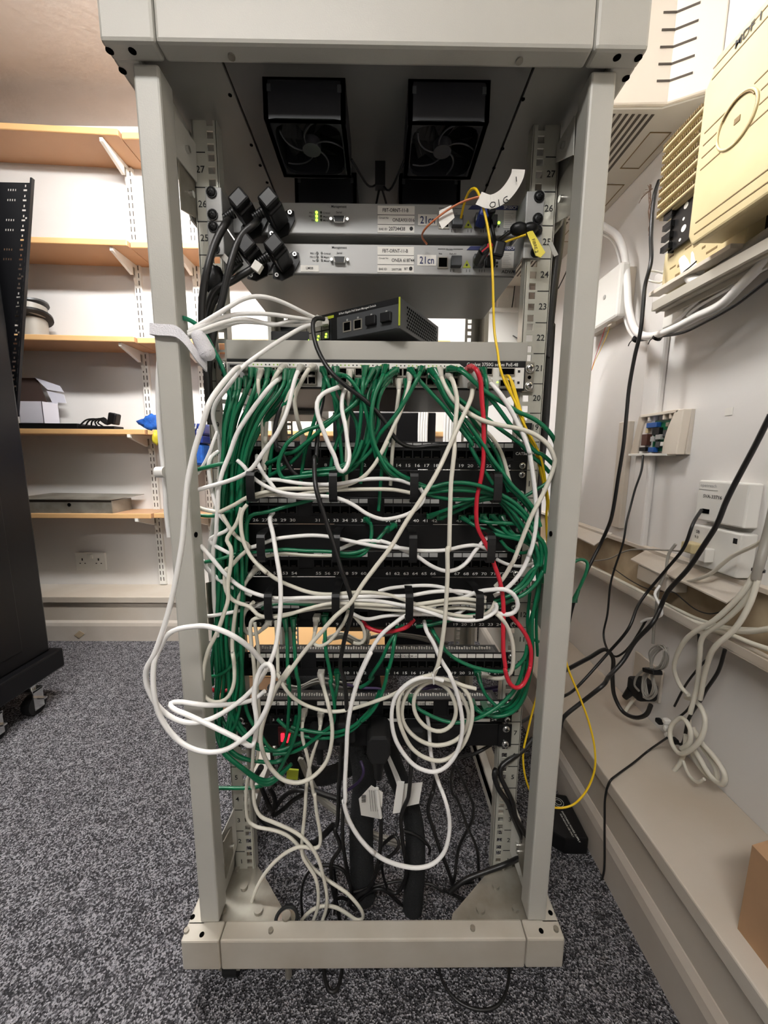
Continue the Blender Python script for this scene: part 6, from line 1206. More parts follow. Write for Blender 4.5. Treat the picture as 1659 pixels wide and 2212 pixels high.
('green',0.003,'green cable behind the coil rising along the right rail','',1,[(0.1596,0.585,-0.4205),(0.1624,0.57,-0.4192),(0.1748,0.5675,-0.4244),(0.1892,0.565,-0.4265),(0.2054,0.5625,-0.4239),(0.223,0.56,-0.4118),(0.2364,0.56,-0.3888),(0.2412,0.56,-0.3637),(0.2398,0.56,-0.3412),(0.2364,0.56,-0.3212)]),
('green',0.0029,'green cable from the fifth panel dropping behind the coil right','',1,[(0.1662,0.59,-0.3631),(0.1681,0.575,-0.3735),(0.1748,0.5733,-0.3887),(0.1858,0.5717,-0.4039),(0.1987,0.57,-0.4145),(0.2034,0.57,-0.4215)]),
('green',0.0026,'thin green cable hanging outside the right rail beside the bolt bracket','',0,[(0.2409,0.575,-0.214),(0.2404,0.5762,-0.2508),(0.2413,0.5775,-0.2745),(0.2498,0.5788,-0.2961),(0.2629,0.58,-0.3019)]),
('green',0.0026,'thin green cable ending loose low outside the right rail','',0,[(0.2566,0.575,-0.223),(0.2533,0.5733,-0.2495),(0.2544,0.5717,-0.2832),(0.2585,0.57,-0.3219)]),
('green',0.0026,'thin green cable rising in a kink right of the right post','',3,[(0.3254,0.6,-0.2368),(0.3365,0.595,-0.2002),(0.3427,0.5967,-0.1788),(0.3416,0.5983,-0.1696),(0.3316,0.6,-0.1664),(0.3202,0.6,-0.1725),(0.313,0.6,-0.202)]),
('green',0.0028,'green cable crossing above the right rail screw to the right post','',0,[(0.2109,0.57,-0.0664),(0.2234,0.5667,-0.0569),(0.2376,0.5633,-0.0476),(0.253,0.56,-0.035),(0.261,0.56,-0.0244)]),
('green',0.0029,'green cable poking out left behind the left post beside the blue cloth','',0,[(-0.2159,0.56,-0.0116),(-0.2273,0.55,-0.0115),(-0.2496,0.55,-0.0167),(-0.2668,0.55,-0.021)]),
('green',0.0028,'green cable poking out left under the beige cable near the rings','',0,[(-0.2195,0.56,-0.0798),(-0.2495,0.555,-0.0898),(-0.2686,0.555,-0.089)]),
('green',0.0028,'green cable crossing behind the left post at the third panel','',0,[(-0.2177,0.555,-0.1469),(-0.2419,0.55,-0.155),(-0.269,0.5525,-0.1605),(-0.2794,0.555,-0.162)]),
('green',0.0029,'green cable curving left behind the left post at the fifth panel','',0,[(-0.2232,0.56,-0.3094),(-0.2335,0.555,-0.3288),(-0.2559,0.5567,-0.3471),(-0.2713,0.5583,-0.3516),(-0.2882,0.56,-0.3527)]),
('white',0.0026,'thin white strand leaning left beside the blue cloth','',0,[(-0.2403,0.565,0.0343),(-0.2451,0.56,0.0188),(-0.252,0.5575,0.0001),(-0.2585,0.555,-0.0135),(-0.2688,0.555,-0.0272)]),
('white',0.003,'white printed cable curving down behind the left rail into the bundle','',0,[(-0.2403,0.565,0.0054),(-0.2475,0.555,-0.0015),(-0.251,0.5533,-0.0151),(-0.2493,0.5517,-0.0406),(-0.2441,0.55,-0.0663),(-0.2374,0.5512,-0.0891),(-0.225,0.5525,-0.107),(-0.2568,0.5538,-0.1265),(-0.221,0.555,-0.1516)]),
('black',0.005,'outer black power lead bending down from the upper left plug','',0,[(-0.2232,0.61,0.3437),(-0.2188,0.58,0.3197),(-0.2277,0.5767,0.3036),(-0.2369,0.5733,0.2804),(-0.2431,0.57,0.2573),(-0.2508,0.5717,0.2333),(-0.2557,0.5733,0.2074),(-0.2577,0.575,0.1627),(-0.2553,0.5767,0.1126),(-0.2564,0.5783,0.0795),(-0.2558,0.58,0.0455)]),
('black',0.005,'second black power lead falling from the upper right plug of the pair','',0,[(-0.1806,0.61,0.3457),(-0.1814,0.59,0.3257),(-0.1967,0.5867,0.3121),(-0.2076,0.5833,0.2915),(-0.2138,0.58,0.2695),(-0.2219,0.5817,0.2481),(-0.2286,0.5833,0.2264),(-0.2428,0.585,0.1889),(-0.249,0.585,0.164),(-0.2567,0.585,0.1227),(-0.2567,0.585,0.0804)]),
('black',0.005,'black power lead running left from the lower right plug','',0,[(-0.1816,0.61,0.2854),(-0.1904,0.6,0.2715),(-0.2067,0.5983,0.2615),(-0.2229,0.5967,0.2515),(-0.234,0.595,0.2461),(-0.2452,0.5933,0.2377),(-0.2557,0.5917,0.2141),(-0.2618,0.59,0.1826),(-0.2608,0.59,0.1488),(-0.2623,0.59,0.0982)]),
('black',0.0048,'black power lead behind the others at the left rail','',0,[(-0.2098,0.61,0.2851),(-0.2211,0.6075,0.2731),(-0.2375,0.605,0.2564),(-0.2446,0.6033,0.2372),(-0.255,0.6017,0.2178),(-0.2629,0.6,0.1857),(-0.2624,0.6,0.1682),(-0.2651,0.6,0.1258)]),
('black',0.0085,'thick black conduit hanging behind the right rail','',0,[(0.2792,0.66,0.4008),(0.2798,0.645,0.3691),(0.2784,0.6456,0.3214),(0.2754,0.6462,0.2784),(0.2733,0.6469,0.2222),(0.2724,0.6475,0.16),(0.2755,0.6481,0.2151),(0.2764,0.6488,0.1789),(0.2771,0.6494,0.1044),(0.2774,0.65,0.0467),(0.2754,0.655,-0.043),(0.2803,0.66,-0.1491)]),
('black',0.0028,'black lead passing behind the right post at power strip height','',0,[(0.2418,0.62,-0.4908),(0.2641,0.635,-0.4934),(0.2916,0.65,-0.4896)]),
('black',0.0045,'black power lead bending over the end of the lower support bar','',0,[(0.2834,0.62,-0.5131),(0.2616,0.61,-0.5282),(0.2397,0.6,-0.535),(0.224,0.5967,-0.5436),(0.2163,0.5933,-0.5496),(0.2159,0.59,-0.5619),(0.2232,0.585,-0.5778),(0.2315,0.58,-0.5935),(0.237,0.5775,-0.6064),(0.2409,0.575,-0.6292),(0.2576,0.5725,-0.6579),(0.2627,0.57,-0.6815),(0.2617,0.58,-0.7152),(0.2363,0.59,-0.7469),(0.1977,0.5867,-0.7592),(0.1571,0.5833,-0.7742),(0.131,0.58,-0.7949)]),
('black',0.0045,'second black power lead doubled behind the right post','',0,[(0.2095,0.59,-0.5567),(0.2044,0.585,-0.5444),(0.202,0.5833,-0.553),(0.2083,0.5817,-0.5744),(0.2177,0.58,-0.5908),(0.2291,0.5775,-0.6064),(0.2336,0.575,-0.6213),(0.2441,0.575,-0.6449),(0.2561,0.575,-0.6741),(0.2624,0.575,-0.7009)]),
('black',0.0028,'thin black lead hanging in an S between coil and right rail','',0,[(0.1339,0.6,-0.553),(0.1323,0.61,-0.5888),(0.138,0.615,-0.6262),(0.1454,0.62,-0.6362),(0.1579,0.6167,-0.666),(0.168,0.6133,-0.696),(0.1804,0.61,-0.7204),(0.1879,0.6067,-0.7448),(0.1897,0.6033,-0.7778),(0.1935,0.6,-0.7994),(0.213,0.5975,-0.8136),(0.2278,0.595,-0.8306),(0.2298,0.5925,-0.8387),(0.2196,0.59,-0.8438),(0.1986,0.5933,-0.8455),(0.1698,0.5967,-0.8384),(0.1431,0.6,-0.8282),(0.1231,0.6,-0.8164)]),
('black',0.0028,'thin black lead crossing the S shaped one behind the coil','',0,[(0.1374,0.6,-0.553),(0.1536,0.61,-0.5888),(0.1681,0.615,-0.6263),(0.1668,0.62,-0.6252),(0.1775,0.62,-0.6501),(0.1789,0.62,-0.6837),(0.17,0.62,-0.7064),(0.1542,0.62,-0.7494),(0.148,0.61,-0.7717),(0.1442,0.6,-0.7876),(0.1378,0.6,-0.8165)]),
('black',0.0036,'black lead falling from behind the coil to the floor tangle','',0,[(0.1029,0.6,-0.5633),(0.1028,0.61,-0.5941),(0.0983,0.6075,-0.6185),(0.1,0.605,-0.6046),(0.09,0.6025,-0.6451),(0.1,0.6,-0.6806),(0.1151,0.5967,-0.7266),(0.1327,0.5933,-0.7731),(0.1402,0.59,-0.8001)]),
('black',0.0036,'black lead dropping left of the barcode tag into the tangle','',0,[(-0.0641,0.58,-0.4833),(-0.0707,0.585,-0.5729),(-0.0776,0.59,-0.6674),(-0.0804,0.5875,-0.6681),(-0.0697,0.585,-0.7033),(-0.0862,0.5825,-0.7322),(-0.0847,0.58,-0.7832),(-0.0761,0.58,-0.8274),(-0.0709,0.58,-0.868)]),
('black',0.0036,'black lead dropping below the barcode tag','',0,[(-0.0024,0.58,-0.5742),(0.0022,0.57,-0.6023),(0.0036,0.575,-0.6598),(0.0004,0.58,-0.7194),(-0.0089,0.585,-0.7671),(-0.0185,0.59,-0.802),(-0.0329,0.59,-0.8105),(-0.0523,0.59,-0.8305)]),
('black',0.0036,'black lead falling past the folded white tag into the tangle','',0,[(0.0554,0.58,-0.5243),(0.0535,0.57,-0.55),(0.0513,0.5725,-0.5827),(0.0505,0.575,-0.5923),(0.0398,0.5775,-0.626),(0.0418,0.58,-0.679),(0.0499,0.585,-0.7396),(0.0485,0.59,-0.7825),(0.0321,0.59,-0.8109),(0.0151,0.59,-0.8022)]),
('black',0.0026,'thin black lead arching low over the left floor area','',0,[(-0.1416,0.58,-0.8494),(-0.1445,0.59,-0.8075),(-0.1373,0.595,-0.7808),(-0.1229,0.6,-0.7651),(-0.094,0.5967,-0.7566),(-0.0693,0.5933,-0.7591),(-0.056,0.59,-0.7746),(-0.0522,0.585,-0.8078),(-0.0574,0.58,-0.8231)]),
('black',0.0024,'thin black lead looping right across the middle floor tangle','',0,[(-0.0473,0.59,-0.8076),(-0.0139,0.6,-0.8098),(0.0154,0.6033,-0.8058),(0.0474,0.6067,-0.8046),(0.0825,0.61,-0.8151),(0.104,0.605,-0.8114),(0.1232,0.6,-0.8223),(0.1534,0.605,-0.8117),(0.1843,0.61,-0.8127)]),
('black',0.0026,'thin black lead crossing low behind the foot of the rack','',0,[(0.0053,0.6,-0.747),(0.0079,0.6,-0.7812),(0.0203,0.6,-0.8217),(0.0377,0.6,-0.8452),(0.0477,0.6,-0.8541)]),
('black',0.0032,'black lead lying on the carpet under the middle of the rack base','',0,[(-0.1075,0.5613,-0.881),(-0.0965,0.5329,-0.881),(-0.0895,0.5124,-0.881),(-0.0807,0.4996,-0.881),(-0.0715,0.5001,-0.881),(-0.0656,0.5095,-0.881),(-0.0625,0.5327,-0.881),(-0.0637,0.561,-0.881)]),
('black',0.0026,'thin black lead looping on the carpet in front of the rack base right','',0,[(0.1023,0.5812,-0.882),(0.106,0.548,-0.882),(0.107,0.5177,-0.882),(0.1211,0.4953,-0.882),(0.145,0.482,-0.882),(0.174,0.4782,-0.882),(0.1969,0.4843,-0.882),(0.2143,0.5003,-0.882),(0.2266,0.5229,-0.882),(0.2376,0.5602,-0.882)]),
('black',0.006,'thick black power lead lying in a curve low on the left inside','',0,[(-0.233,0.66,-0.6082),(-0.2587,0.67,-0.6626),(-0.2543,0.675,-0.7097),(-0.2471,0.68,-0.7437),(-0.2291,0.68,-0.763),(-0.2003,0.68,-0.7777),(-0.1734,0.68,-0.7924),(-0.1591,0.68,-0.8072),(-0.1359,0.67,-0.7955),(-0.113,0.66,-0.7646),(-0.0923,0.66,-0.7411)]),
('black',0.005,'black power lead slanting from the left over to the sleeve','',0,[(-0.1834,0.64,-0.5791),(-0.1641,0.65,-0.6279),(-0.1379,0.645,-0.6408),(-0.108,0.64,-0.6492),(-0.0783,0.635,-0.6553),(-0.0624,0.63,-0.6589)]),
('black',0.0045,'black lead bent in a V on the left inside','',0,[(-0.2349,0.66,-0.6528),(-0.2275,0.67,-0.6928),(-0.2182,0.67,-0.7163),(-0.1947,0.67,-0.6859),(-0.1685,0.665,-0.6648),(-0.1473,0.66,-0.6621)]),
('black',0.0045,'lower black lead of the bent pair on the left inside','',0,[(-0.2189,0.66,-0.6528),(-0.2112,0.67,-0.6929),(-0.2166,0.67,-0.7281),(-0.1956,0.67,-0.714),(-0.1732,0.665,-0.6878),(-0.1454,0.66,-0.6667)]),
('purple',0.0028,'purple cable curving behind the power plug','',0,[(-0.034,0.61,-0.5501),(-0.0281,0.6,-0.5574),(-0.032,0.605,-0.5806),(-0.0471,0.61,-0.6021),(-0.0583,0.61,-0.6105)]),
('purple',0.0026,'purple cable lying on the punch down row behind the fifth panel','',0,[(-0.0657,0.63,-0.4101),(-0.0476,0.632,-0.4164),(-0.0293,0.634,-0.4217),(0,0.636,-0.424),(0.0133,0.638,-0.4326),(0.0494,0.64,-0.4496)]),
('black',0.003,'black lead snaking low behind the base front left of the sleeve','',0,[(-0.0979,0.56,-0.8233),(-0.0763,0.59,-0.8204),(-0.0433,0.6,-0.8447),(-0.0261,0.6,-0.8272),(-0.0115,0.6,-0.8157),(0.0056,0.6,-0.8128),(0.0228,0.6,-0.8275),(0.0402,0.6,-0.8452)]),
('black',0.003,'black lead wound low around the wide sleeve','',0,[(0.0028,0.6,-0.7217),(0.0145,0.5933,-0.7),(0.0305,0.5867,-0.6814),(0.0373,0.58,-0.6924),(0.026,0.58,-0.7113),(0.0028,0.58,-0.7331),(-0.0064,0.58,-0.7606),(-0.0182,0.58,-0.7828)]),
('black',0.0026,'thin black lead hooking over the middle of the floor tangle','',0,[(0.0454,0.6,-0.6859),(0.067,0.6,-0.6942),(0.0864,0.6,-0.711),(0.0964,0.6,-0.725),(0.0942,0.6,-0.7362)]),
('black',0.0028,'black lead crossing beneath the wide white loop','',0,[(-0.1114,0.59,-0.748),(-0.0874,0.59,-0.7481),(-0.0652,0.59,-0.7592),(-0.0579,0.59,-0.7746),(-0.0507,0.59,-0.808),(-0.0546,0.59,-0.8373),(-0.0434,0.59,-0.8487)]),
('black',0.0028,'black lead falling straight behind the left beige cables near the foot','',0,[(-0.0866,0.61,-0.778),(-0.0832,0.61,-0.8122),(-0.0817,0.61,-0.8468),(-0.0881,0.61,-0.8937),(-0.0905,0.61,-0.9223)]),
('black',0.0034,'black lead hanging from the power strip left of the long middle lead','',0,[(-0.188,0.6,-0.446),(-0.195,0.605,-0.497),(-0.1945,0.61,-0.5417),(-0.1936,0.615,-0.5772),(-0.1793,0.62,-0.6095)]),
('black',0.003,'black lead from the right plug crossing to the lower right rail','',0,[(0.1289,0.6,-0.5426),(0.144,0.6067,-0.5382),(0.1668,0.6133,-0.5415),(0.1942,0.62,-0.5341),(0.2217,0.62,-0.513)]),
('yellow',0.0016,'third yellow fibre strand hugging the others by the right rail','',0,[(0.186,0.585,0.1199),(0.1893,0.565,0.111),(0.1959,0.561,0.0899),(0.2026,0.557,0.0663),(0.2093,0.553,0.0445),(0.2196,0.5565,0.0247),(0.2349,0.56,-0.0021),(0.2429,0.565,-0.0248),(0.2541,0.57,-0.0517)]),
('yellow',0.0016,'innermost yellow fibre strand beside the lower switch optics','',0,[(0.1869,0.585,0.1182),(0.1853,0.568,0.1074),(0.1912,0.5647,0.0904),(0.1999,0.5613,0.0668),(0.2095,0.558,0.0432)]),
('black',0.0042,'thick black cable hanging down the right wall from the cream cover into the rack','',0,[(0.64,0.9643,0.6336),(0.63,0.9583,0.6064),(0.62,0.9457,0.5545),(0.61,0.9269,0.4972),(0.585,0.8809,0.4163),(0.5827,0.8885,0.3781),(0.5805,0.885,0.3372),(0.5782,0.8824,0.2747),(0.5759,0.8891,0.23),(0.5736,0.8949,0.161),(0.5714,0.8915,0.103),(0.5691,0.8881,0.0295),(0.5668,0.8919,-0.0456),(0.5645,0.8959,-0.1239),(0.5623,0.8989,-0.1541),(0.56,0.9271,-0.2178),(0.53,0.9166,-0.2746),(0.5,0.9152,-0.3612),(0.5,0.9382,-0.4497)]),
('black',0.0025,'thin black lead hanging from the opened circuit board box to the knot of leads','',0,[(0.665,0.9558,0.0065),(0.6538,0.9397,-0.0317),(0.6425,0.9395,-0.08),(0.6312,0.9345,-0.129),(0.62,0.925,-0.1583),(0.6133,0.9202,-0.2123),(0.6067,0.9333,-0.2832),(0.6,0.9334,-0.3293),(0.5933,0.9232,-0.403),(0.5867,0.9205,-0.4609),(0.58,0.8885,-0.4833),(0.585,0.8661,-0.4901),(0.59,0.844,-0.4683),(0.595,0.8254,-0.4346),(0.6,0.7955,-0.364)]),
('black',0.0048,'thick black lead bending from the rack to the socket on the lower wall','',0,[(0.36,0.6881,-0.426),(0.42,0.7794,-0.4738),(0.5,0.8309,-0.4739),(0.55,0.8478,-0.4612),(0.565,0.8442,-0.4777),(0.58,0.8584,-0.5428),(0.59,0.8581,-0.5928),(0.6,0.8359,-0.6196),(0.61,0.805,-0.6116),(0.62,0.7884,-0.5917),(0.62,0.7774,-0.5584)]),
('black',0.0032,'black lead falling from the socket hole in the lower white box past the rail','',0,[(0.655,0.7519,-0.1045),(0.62,0.7271,-0.1296),(0.6133,0.7326,-0.1773),(0.6067,0.7611,-0.2306),(0.6,0.8048,-0.3038),(0.5733,0.7903,-0.3282),(0.5467,0.7724,-0.37),(0.52,0.795,-0.4429),(0.44,0.7739,-0.5172),(0.4,0.7449,-0.5147),(0.4,0.7804,-0.5463)]),
('black',0.0042,'longest black cable from the right edge down across the rail and behind the right post','',0,[(0.6,0.5877,0.0674),(0.5975,0.603,0.0186),(0.595,0.6232,-0.0382),(0.5925,0.634,-0.0755),(0.59,0.6418,-0.1142),(0.5875,0.6612,-0.1599),(0.585,0.6828,-0.2067),(0.5825,0.7233,-0.2699),(0.58,0.7337,-0.3076),(0.56,0.7225,-0.3336),(0.54,0.7412,-0.387),(0.52,0.7413,-0.4292),(0.485,0.7295,-0.458),(0.45,0.6915,-0.4528),(0.415,0.7,-0.4964),(0.38,0.7008,-0.5323),(0.38,0.7086,-0.5613)]),
('white',0.0085,'thick white hose drooping along the right wall from the white box to the right edge','',0,[(0.6,1.1873,0.6832),(0.64,1.1779,0.6543),(0.6467,1.1202,0.5974),(0.6533,1.0972,0.5477),(0.66,1.0934,0.5097),(0.654,1.0704,0.4551),(0.648,1.0462,0.3919),(0.642,1.014,0.3402),(0.636,0.9806,0.3067),(0.63,0.9325,0.2841),(0.63,0.8864,0.2763),(0.63,0.8422,0.2757),(0.63,0.7936,0.2794),(0.63,0.7371,0.2822),(0.63,0.7026,0.3007),(0.63,0.6716,0.3173),(0.63,0.6535,0.3336)]),
('white',0.0035,'thinner white cable following the drooping hose on its left','',0,[(0.62,1.208,0.6644),(0.66,1.1823,0.6266),(0.664,1.1459,0.5718),(0.668,1.1252,0.5113),(0.668,1.1053,0.437),(0.668,1.0867,0.371),(0.668,1.0498,0.3202),(0.668,1.0171,0.3026)]),
('white',0.0035,'slim white cable strung above the drooping hose','',0,[(0.645,0.8715,0.2959),(0.64,0.8414,0.3011),(0.64,0.811,0.3148),(0.64,0.7543,0.3225),(0.64,0.7049,0.3246),(0.64,0.6697,0.3224)]),
('white',0.003,'second slim white cable strung above the drooping hose','',0,[(0.645,0.8369,0.297),(0.64,0.809,0.3019),(0.64,0.7521,0.3081),(0.64,0.7029,0.3113),(0.64,0.6685,0.314)]),
('black',0.0032,'black cable following the drooping hose to the right edge','',0,[(0.635,0.9916,0.2948),(0.6325,0.9628,0.2843),(0.63,0.8977,0.2729),(0.63,0.8226,0.2594),(0.63,0.7758,0.2615),(0.63,0.7099,0.2698),(0.63,0.6746,0.2809),(0.63,0.6469,0.2907)]),
('grey',0.0065,'grey cable bundle hanging at the right edge tied with a black tie','',0,[(0.62,0.5797,-0.0507),(0.615,0.5759,-0.0862),(0.61,0.575,-0.1317),(0.6,0.5694,-0.1627),(0.6,0.5718,-0.1916)]),
('beige',0.0034,'beige cable strung from the right edge to the loose trunking lid','',0,[(0.62,0.5822,-0.1194),(0.6267,0.5997,-0.1374),(0.6333,0.6518,-0.1758),(0.64,0.6966,-0.2222),(0.6475,0.7516,-0.2554),(0.655,0.8138,-0.2732)]),
('beige',0.0042,'leftmost of three beige cables hanging from the tied bundle over the rail','',0,[(0.6,0.5743,-0.1829),(0.595,0.5841,-0.2176),(0.59,0.6168,-0.2767),(0.585,0.6631,-0.3346),(0.5967,0.6979,-0.3948),(0.6083,0.7123,-0.4344),(0.62,0.7034,-0.4668),(0.62,0.6849,-0.4701)]),
('beige',0.0042,'middle of three beige cables hanging from the tied bundle over the rail','',0,[(0.605,0.5758,-0.1905),(0.6033,0.5858,-0.2305),(0.6017,0.6151,-0.2811),(0.6,0.6499,-0.3279),(0.61,0.6614,-0.3741),(0.62,0.6693,-0.4382),(0.62,0.6761,-0.5043)]),
('beige',0.0042,'rightmost of three beige cables hanging from the tied bundle over the rail','',0,[(0.6,0.5685,-0.1905),(0.5967,0.5715,-0.232),(0.5933,0.5852,-0.28),(0.59,0.614,-0.3311),(0.605,0.6398,-0.3902),(0.62,0.6591,-0.4614)]),
('beige',0.0045,'beige cable coil loop hanging in front of the ledge corner','',0,[(0.64,0.7127,-0.4956),(0.635,0.6803,-0.4824),(0.63,0.6539,-0.4969),(0.625,0.6491,-0.5326),(0.62,0.6622,-0.5716),(0.622,0.6917,-0.6069),(0.624,0.7142,-0.6029),(0.626,0.7242,-0.5806),(0.628,0.7187,-0.5561),(0.63,0.7019,-0.5333),(0.63,0.6826,-0.5409),(0.63,0.6782,-0.5693),(0.63,0.6953,-0.6001)]),
('beige',0.0048,'tall beige loop lying slack on the right ledge','',0,[(0.66,0.7212,-0.5513),(0.655,0.706,-0.586),(0.65,0.6725,-0.6031),(0.65,0.6406,-0.6181),(0.65,0.6202,-0.6106),(0.65,0.6192,-0.5884),(0.65,0.641,-0.5749),(0.65,0.6782,-0.5662),(0.65,0.6978,-0.553)]),
('beige',0.0046,'inner beige loop lying slack on the right ledge','',0,[(0.665,0.7291,-0.5641),(0.6625,0.7156,-0.6075),(0.66,0.6877,-0.6267),(0.66,0.6565,-0.6302),(0.66,0.6422,-0.6196),(0.66,0.6519,-0.5973),(0.66,0.6843,-0.581),(0.66,0.7044,-0.5648)]),
('beige',0.004,'brownish beige cable looping low over the right ledge','',0,[(0.67,0.8884,-0.6098),(0.65,0.8956,-0.6597),(0.64,0.8879,-0.7034),(0.63,0.8448,-0.717),(0.625,0.8159,-0.751),(0.62,0.7667,-0.7318),(0.6267,0.7344,-0.7083),(0.6333,0.709,-0.6631),(0.64,0.6995,-0.6172),(0.64,0.7009,-0.5718)]),
('beige',0.003,'thin beige stray cable end lying below the beige coil','',0,[(0.64,0.6993,-0.6304),(0.635,0.6765,-0.6427),(0.63,0.6507,-0.6357),(0.63,0.6373,-0.6149)]),
('black',0.0022,'thin black wire running from the beige coil over the ledge edge to the floor','',0,[(0.62,0.7221,-0.5959),(0.6134,0.7594,-0.659),(0.5535,0.7235,-0.659),(0.5007,0.6941,-0.659),(0.4753,0.6774,-0.657),(0.472,0.6794,-0.6738),(0.47,0.6798,-0.7015),(0.47,0.673,-0.7551),(0.47,0.6596,-0.8514),(0.47,0.6635,-0.8794)]),
('black',0.0022,'thin black lead hanging behind the beige cables from the rail','',0,[(0.63,0.6924,-0.3434),(0.635,0.6895,-0.39),(0.64,0.6909,-0.4523),(0.64,0.7001,-0.5061),(0.64,0.736,-0.5695)]),
('black',0.003,'black lead bending below the rail beside the beige cables','',0,[(0.62,0.6247,-0.3396),(0.625,0.6358,-0.3877),(0.63,0.6604,-0.4443),(0.6375,0.6747,-0.4723),(0.645,0.7048,-0.5388),(0.645,0.7132,-0.6055),(0.645,0.732,-0.611)]),
('black',0.0022,'thin dark lead crossing the lower right wall behind the beige cables','',0,[(0.65,0.6777,-0.3773),(0.655,0.7065,-0.4214),(0.66,0.7392,-0.4839),(0.66,0.7606,-0.5499)]),
('grey',0.003,'grey lead hanging from the rail to the strapped hank','',0,[(0.625,0.7692,-0.1801),(0.62,0.7787,-0.2043),(0.615,0.7745,-0.241),(0.61,0.7823,-0.2822),(0.62,0.7945,-0.3466),(0.63,0.8087,-0.3873),(0.63,0.8053,-0.4239)]),
('grey',0.0026,'grey lead dropping from the strapped hank toward the ledge','',0,[(0.63,0.8323,-0.56),(0.64,0.862,-0.5644),(0.64,0.8599,-0.5437),(0.64,0.8312,-0.4996)]),
('white',0.0028,'short white cable end bending over the rail lip','',0,[(0.6,0.7664,-0.2701),(0.59,0.7666,-0.2893),(0.59,0.7472,-0.307),(0.59,0.7388,-0.3223),(0.59,0.751,-0.3356),(0.59,0.7827,-0.3548),(0.59,0.7955,-0.3667)]),
('beige',0.004,'dusty beige cable lying along the open trunking','',0,[(0.655,1.1092,-0.3368),(0.66,0.9982,-0.3356),(0.66,0.8853,-0.3341),(0.66,0.7942,-0.3329),(0.66,0.7197,-0.3291),(0.66,0.6589,-0.3153),(0.66,0.595,-0.2884)]),
('beige',0.0048,'thick dusty cable lying along the front of the open trunking','',0,[(0.645,1.1571,-0.3327),(0.645,0.9756,-0.328),(0.645,0.8649,-0.3282),(0.645,0.7955,-0.3335),(0.645,0.7365,-0.3337),(0.645,0.6713,-0.3213),(0.645,0.6177,-0.3022),(0.645,0.5736,-0.2743)]),
('beige',0.0045,'peach coloured cable at the right end of the open trunking','',0,[(0.64,0.6958,-0.333),(0.64,0.637,-0.3185),(0.64,0.598,-0.3145),(0.64,0.5635,-0.3087)]),
('grey',0.002,'thin grey wire meandering in the open trunking','',0,[(0.655,1.1126,-0.3152),(0.6567,1.0335,-0.2843),(0.6583,0.9894,-0.256),(0.66,0.9535,-0.239),(0.66,0.8559,-0.2143),(0.66,0.7906,-0.2009)]),
('black',0.0013,'twisted dark wires lying in the open trunking','',0,[(0.65,1.0061,-0.3053),(0.65,0.9266,-0.3152),(0.65,0.874,-0.3153),(0.65,0.8283,-0.3056),(0.65,0.7875,-0.2938),(0.65,0.7628,-0.3004),(0.65,0.7285,-0.3083),(0.65,0.6955,-0.3032),(0.65,0.6674,-0.2852)]),
('red',0.0008,'thin red wire under the white wall box','',0,[(0.66,1.1599,0.399),(0.66,1.1714,0.3708),(0.66,1.1918,0.3333),(0.66,1.2133,0.2939),(0.66,1.2237,0.2696)]),
('yellow',0.0008,'thin yellow wire under the white wall box','',0,[(0.66,1.1437,0.3935),(0.66,1.1461,0.37),(0.66,1.1773,0.3257),(0.66,1.2066,0.2961),(0.66,1.2206,0.2727)]),
('black',0.002,'thin black cable crossing behind the hose at the wall seen past the post','',0,[(0.64,1.3893,0.6456),(0.64,1.4222,0.6234),(0.64,1.4578,0.6044)]),
('black',0.0026,'thin black lead hanging on the wall seen through the rack right side','',0,[(0.6,1.8121,0.7846),(0.6,1.826,0.7115),(0.6,1.8586,0.6367),(0.6,1.9062,0.5801),(0.6,1.9439,0.5666)]),
('black',0.0026,'thin black lead curling at the wall seen through the rack right side','',0,[(0.6,2.2648,0.8032),(0.6,2.1156,0.6703),(0.6,1.9688,0.5927),(0.6,1.847,0.5652),(0.6,1.7529,0.5227),(0.6,1.6999,0.4934)]),
('green',0.003,'green patch cable in the dense upright bundle along the left rail','green cables of the left bundle',1,[(-0.1902,0.58,0.1243),(-0.1901,0.565,0.1018),(-0.2161,0.5775,0.0539),(-0.2298,0.5775,-0.001),(-0.2368,0.5775,-0.0682),(-0.2476,0.5825,-0.1427),(-0.2504,0.5775,-0.2176),(-0.2554,0.5775,-0.2965),(-0.2525,0.5775,-0.3702),(-0.2693,0.5775,-0.4466),(-0.2435,0.56,-0.4883),(-0.2041,0.57,-0.5146),(-0.1697,0.58,-0.5193),(-0.1427,0.585,-0.4498)]),
('green',0.003,'green patch cable in the dense upright bundle along the left rail','green cables of the left bundle',1,[(-0.1792,0.58,0.1099),(-0.1794,0.565,0.0877),(-0.2085,0.5788,0.0541),(-0.2232,0.5788,-0.001),(-0.2328,0.5788,-0.0684),(-0.2425,0.5838,-0.143),(-0.2451,0.5788,-0.218),(-0.2517,0.5788,-0.2972),(-0.2472,0.5788,-0.3711),(-0.2499,0.5788,-0.4304),(-0.2231,0.565,-0.4625),(-0.1823,0.57,-0.4945),(-0.1267,0.58,-0.4837)]),
('green',0.003,'green patch cable in the dense upright bundle along the left rail','green cables of the left bundle',1,[(-0.1663,0.58,0.1245),(-0.1668,0.565,0.102),(-0.1937,0.5724,0.0535),(-0.2166,0.5724,-0.0009),(-0.2243,0.5724,-0.0676),(-0.2308,0.5774,-0.1414),(-0.232,0.5724,-0.2156),(-0.2382,0.5724,-0.2939),(-0.2388,0.5724,-0.367),(-0.2479,0.56,-0.4331),(-0.256,0.55,-0.4727),(-0.2277,0.55,-0.5077),(-0.19,0.57,-0.5559),(-0.1518,0.58,-0.5283)]),
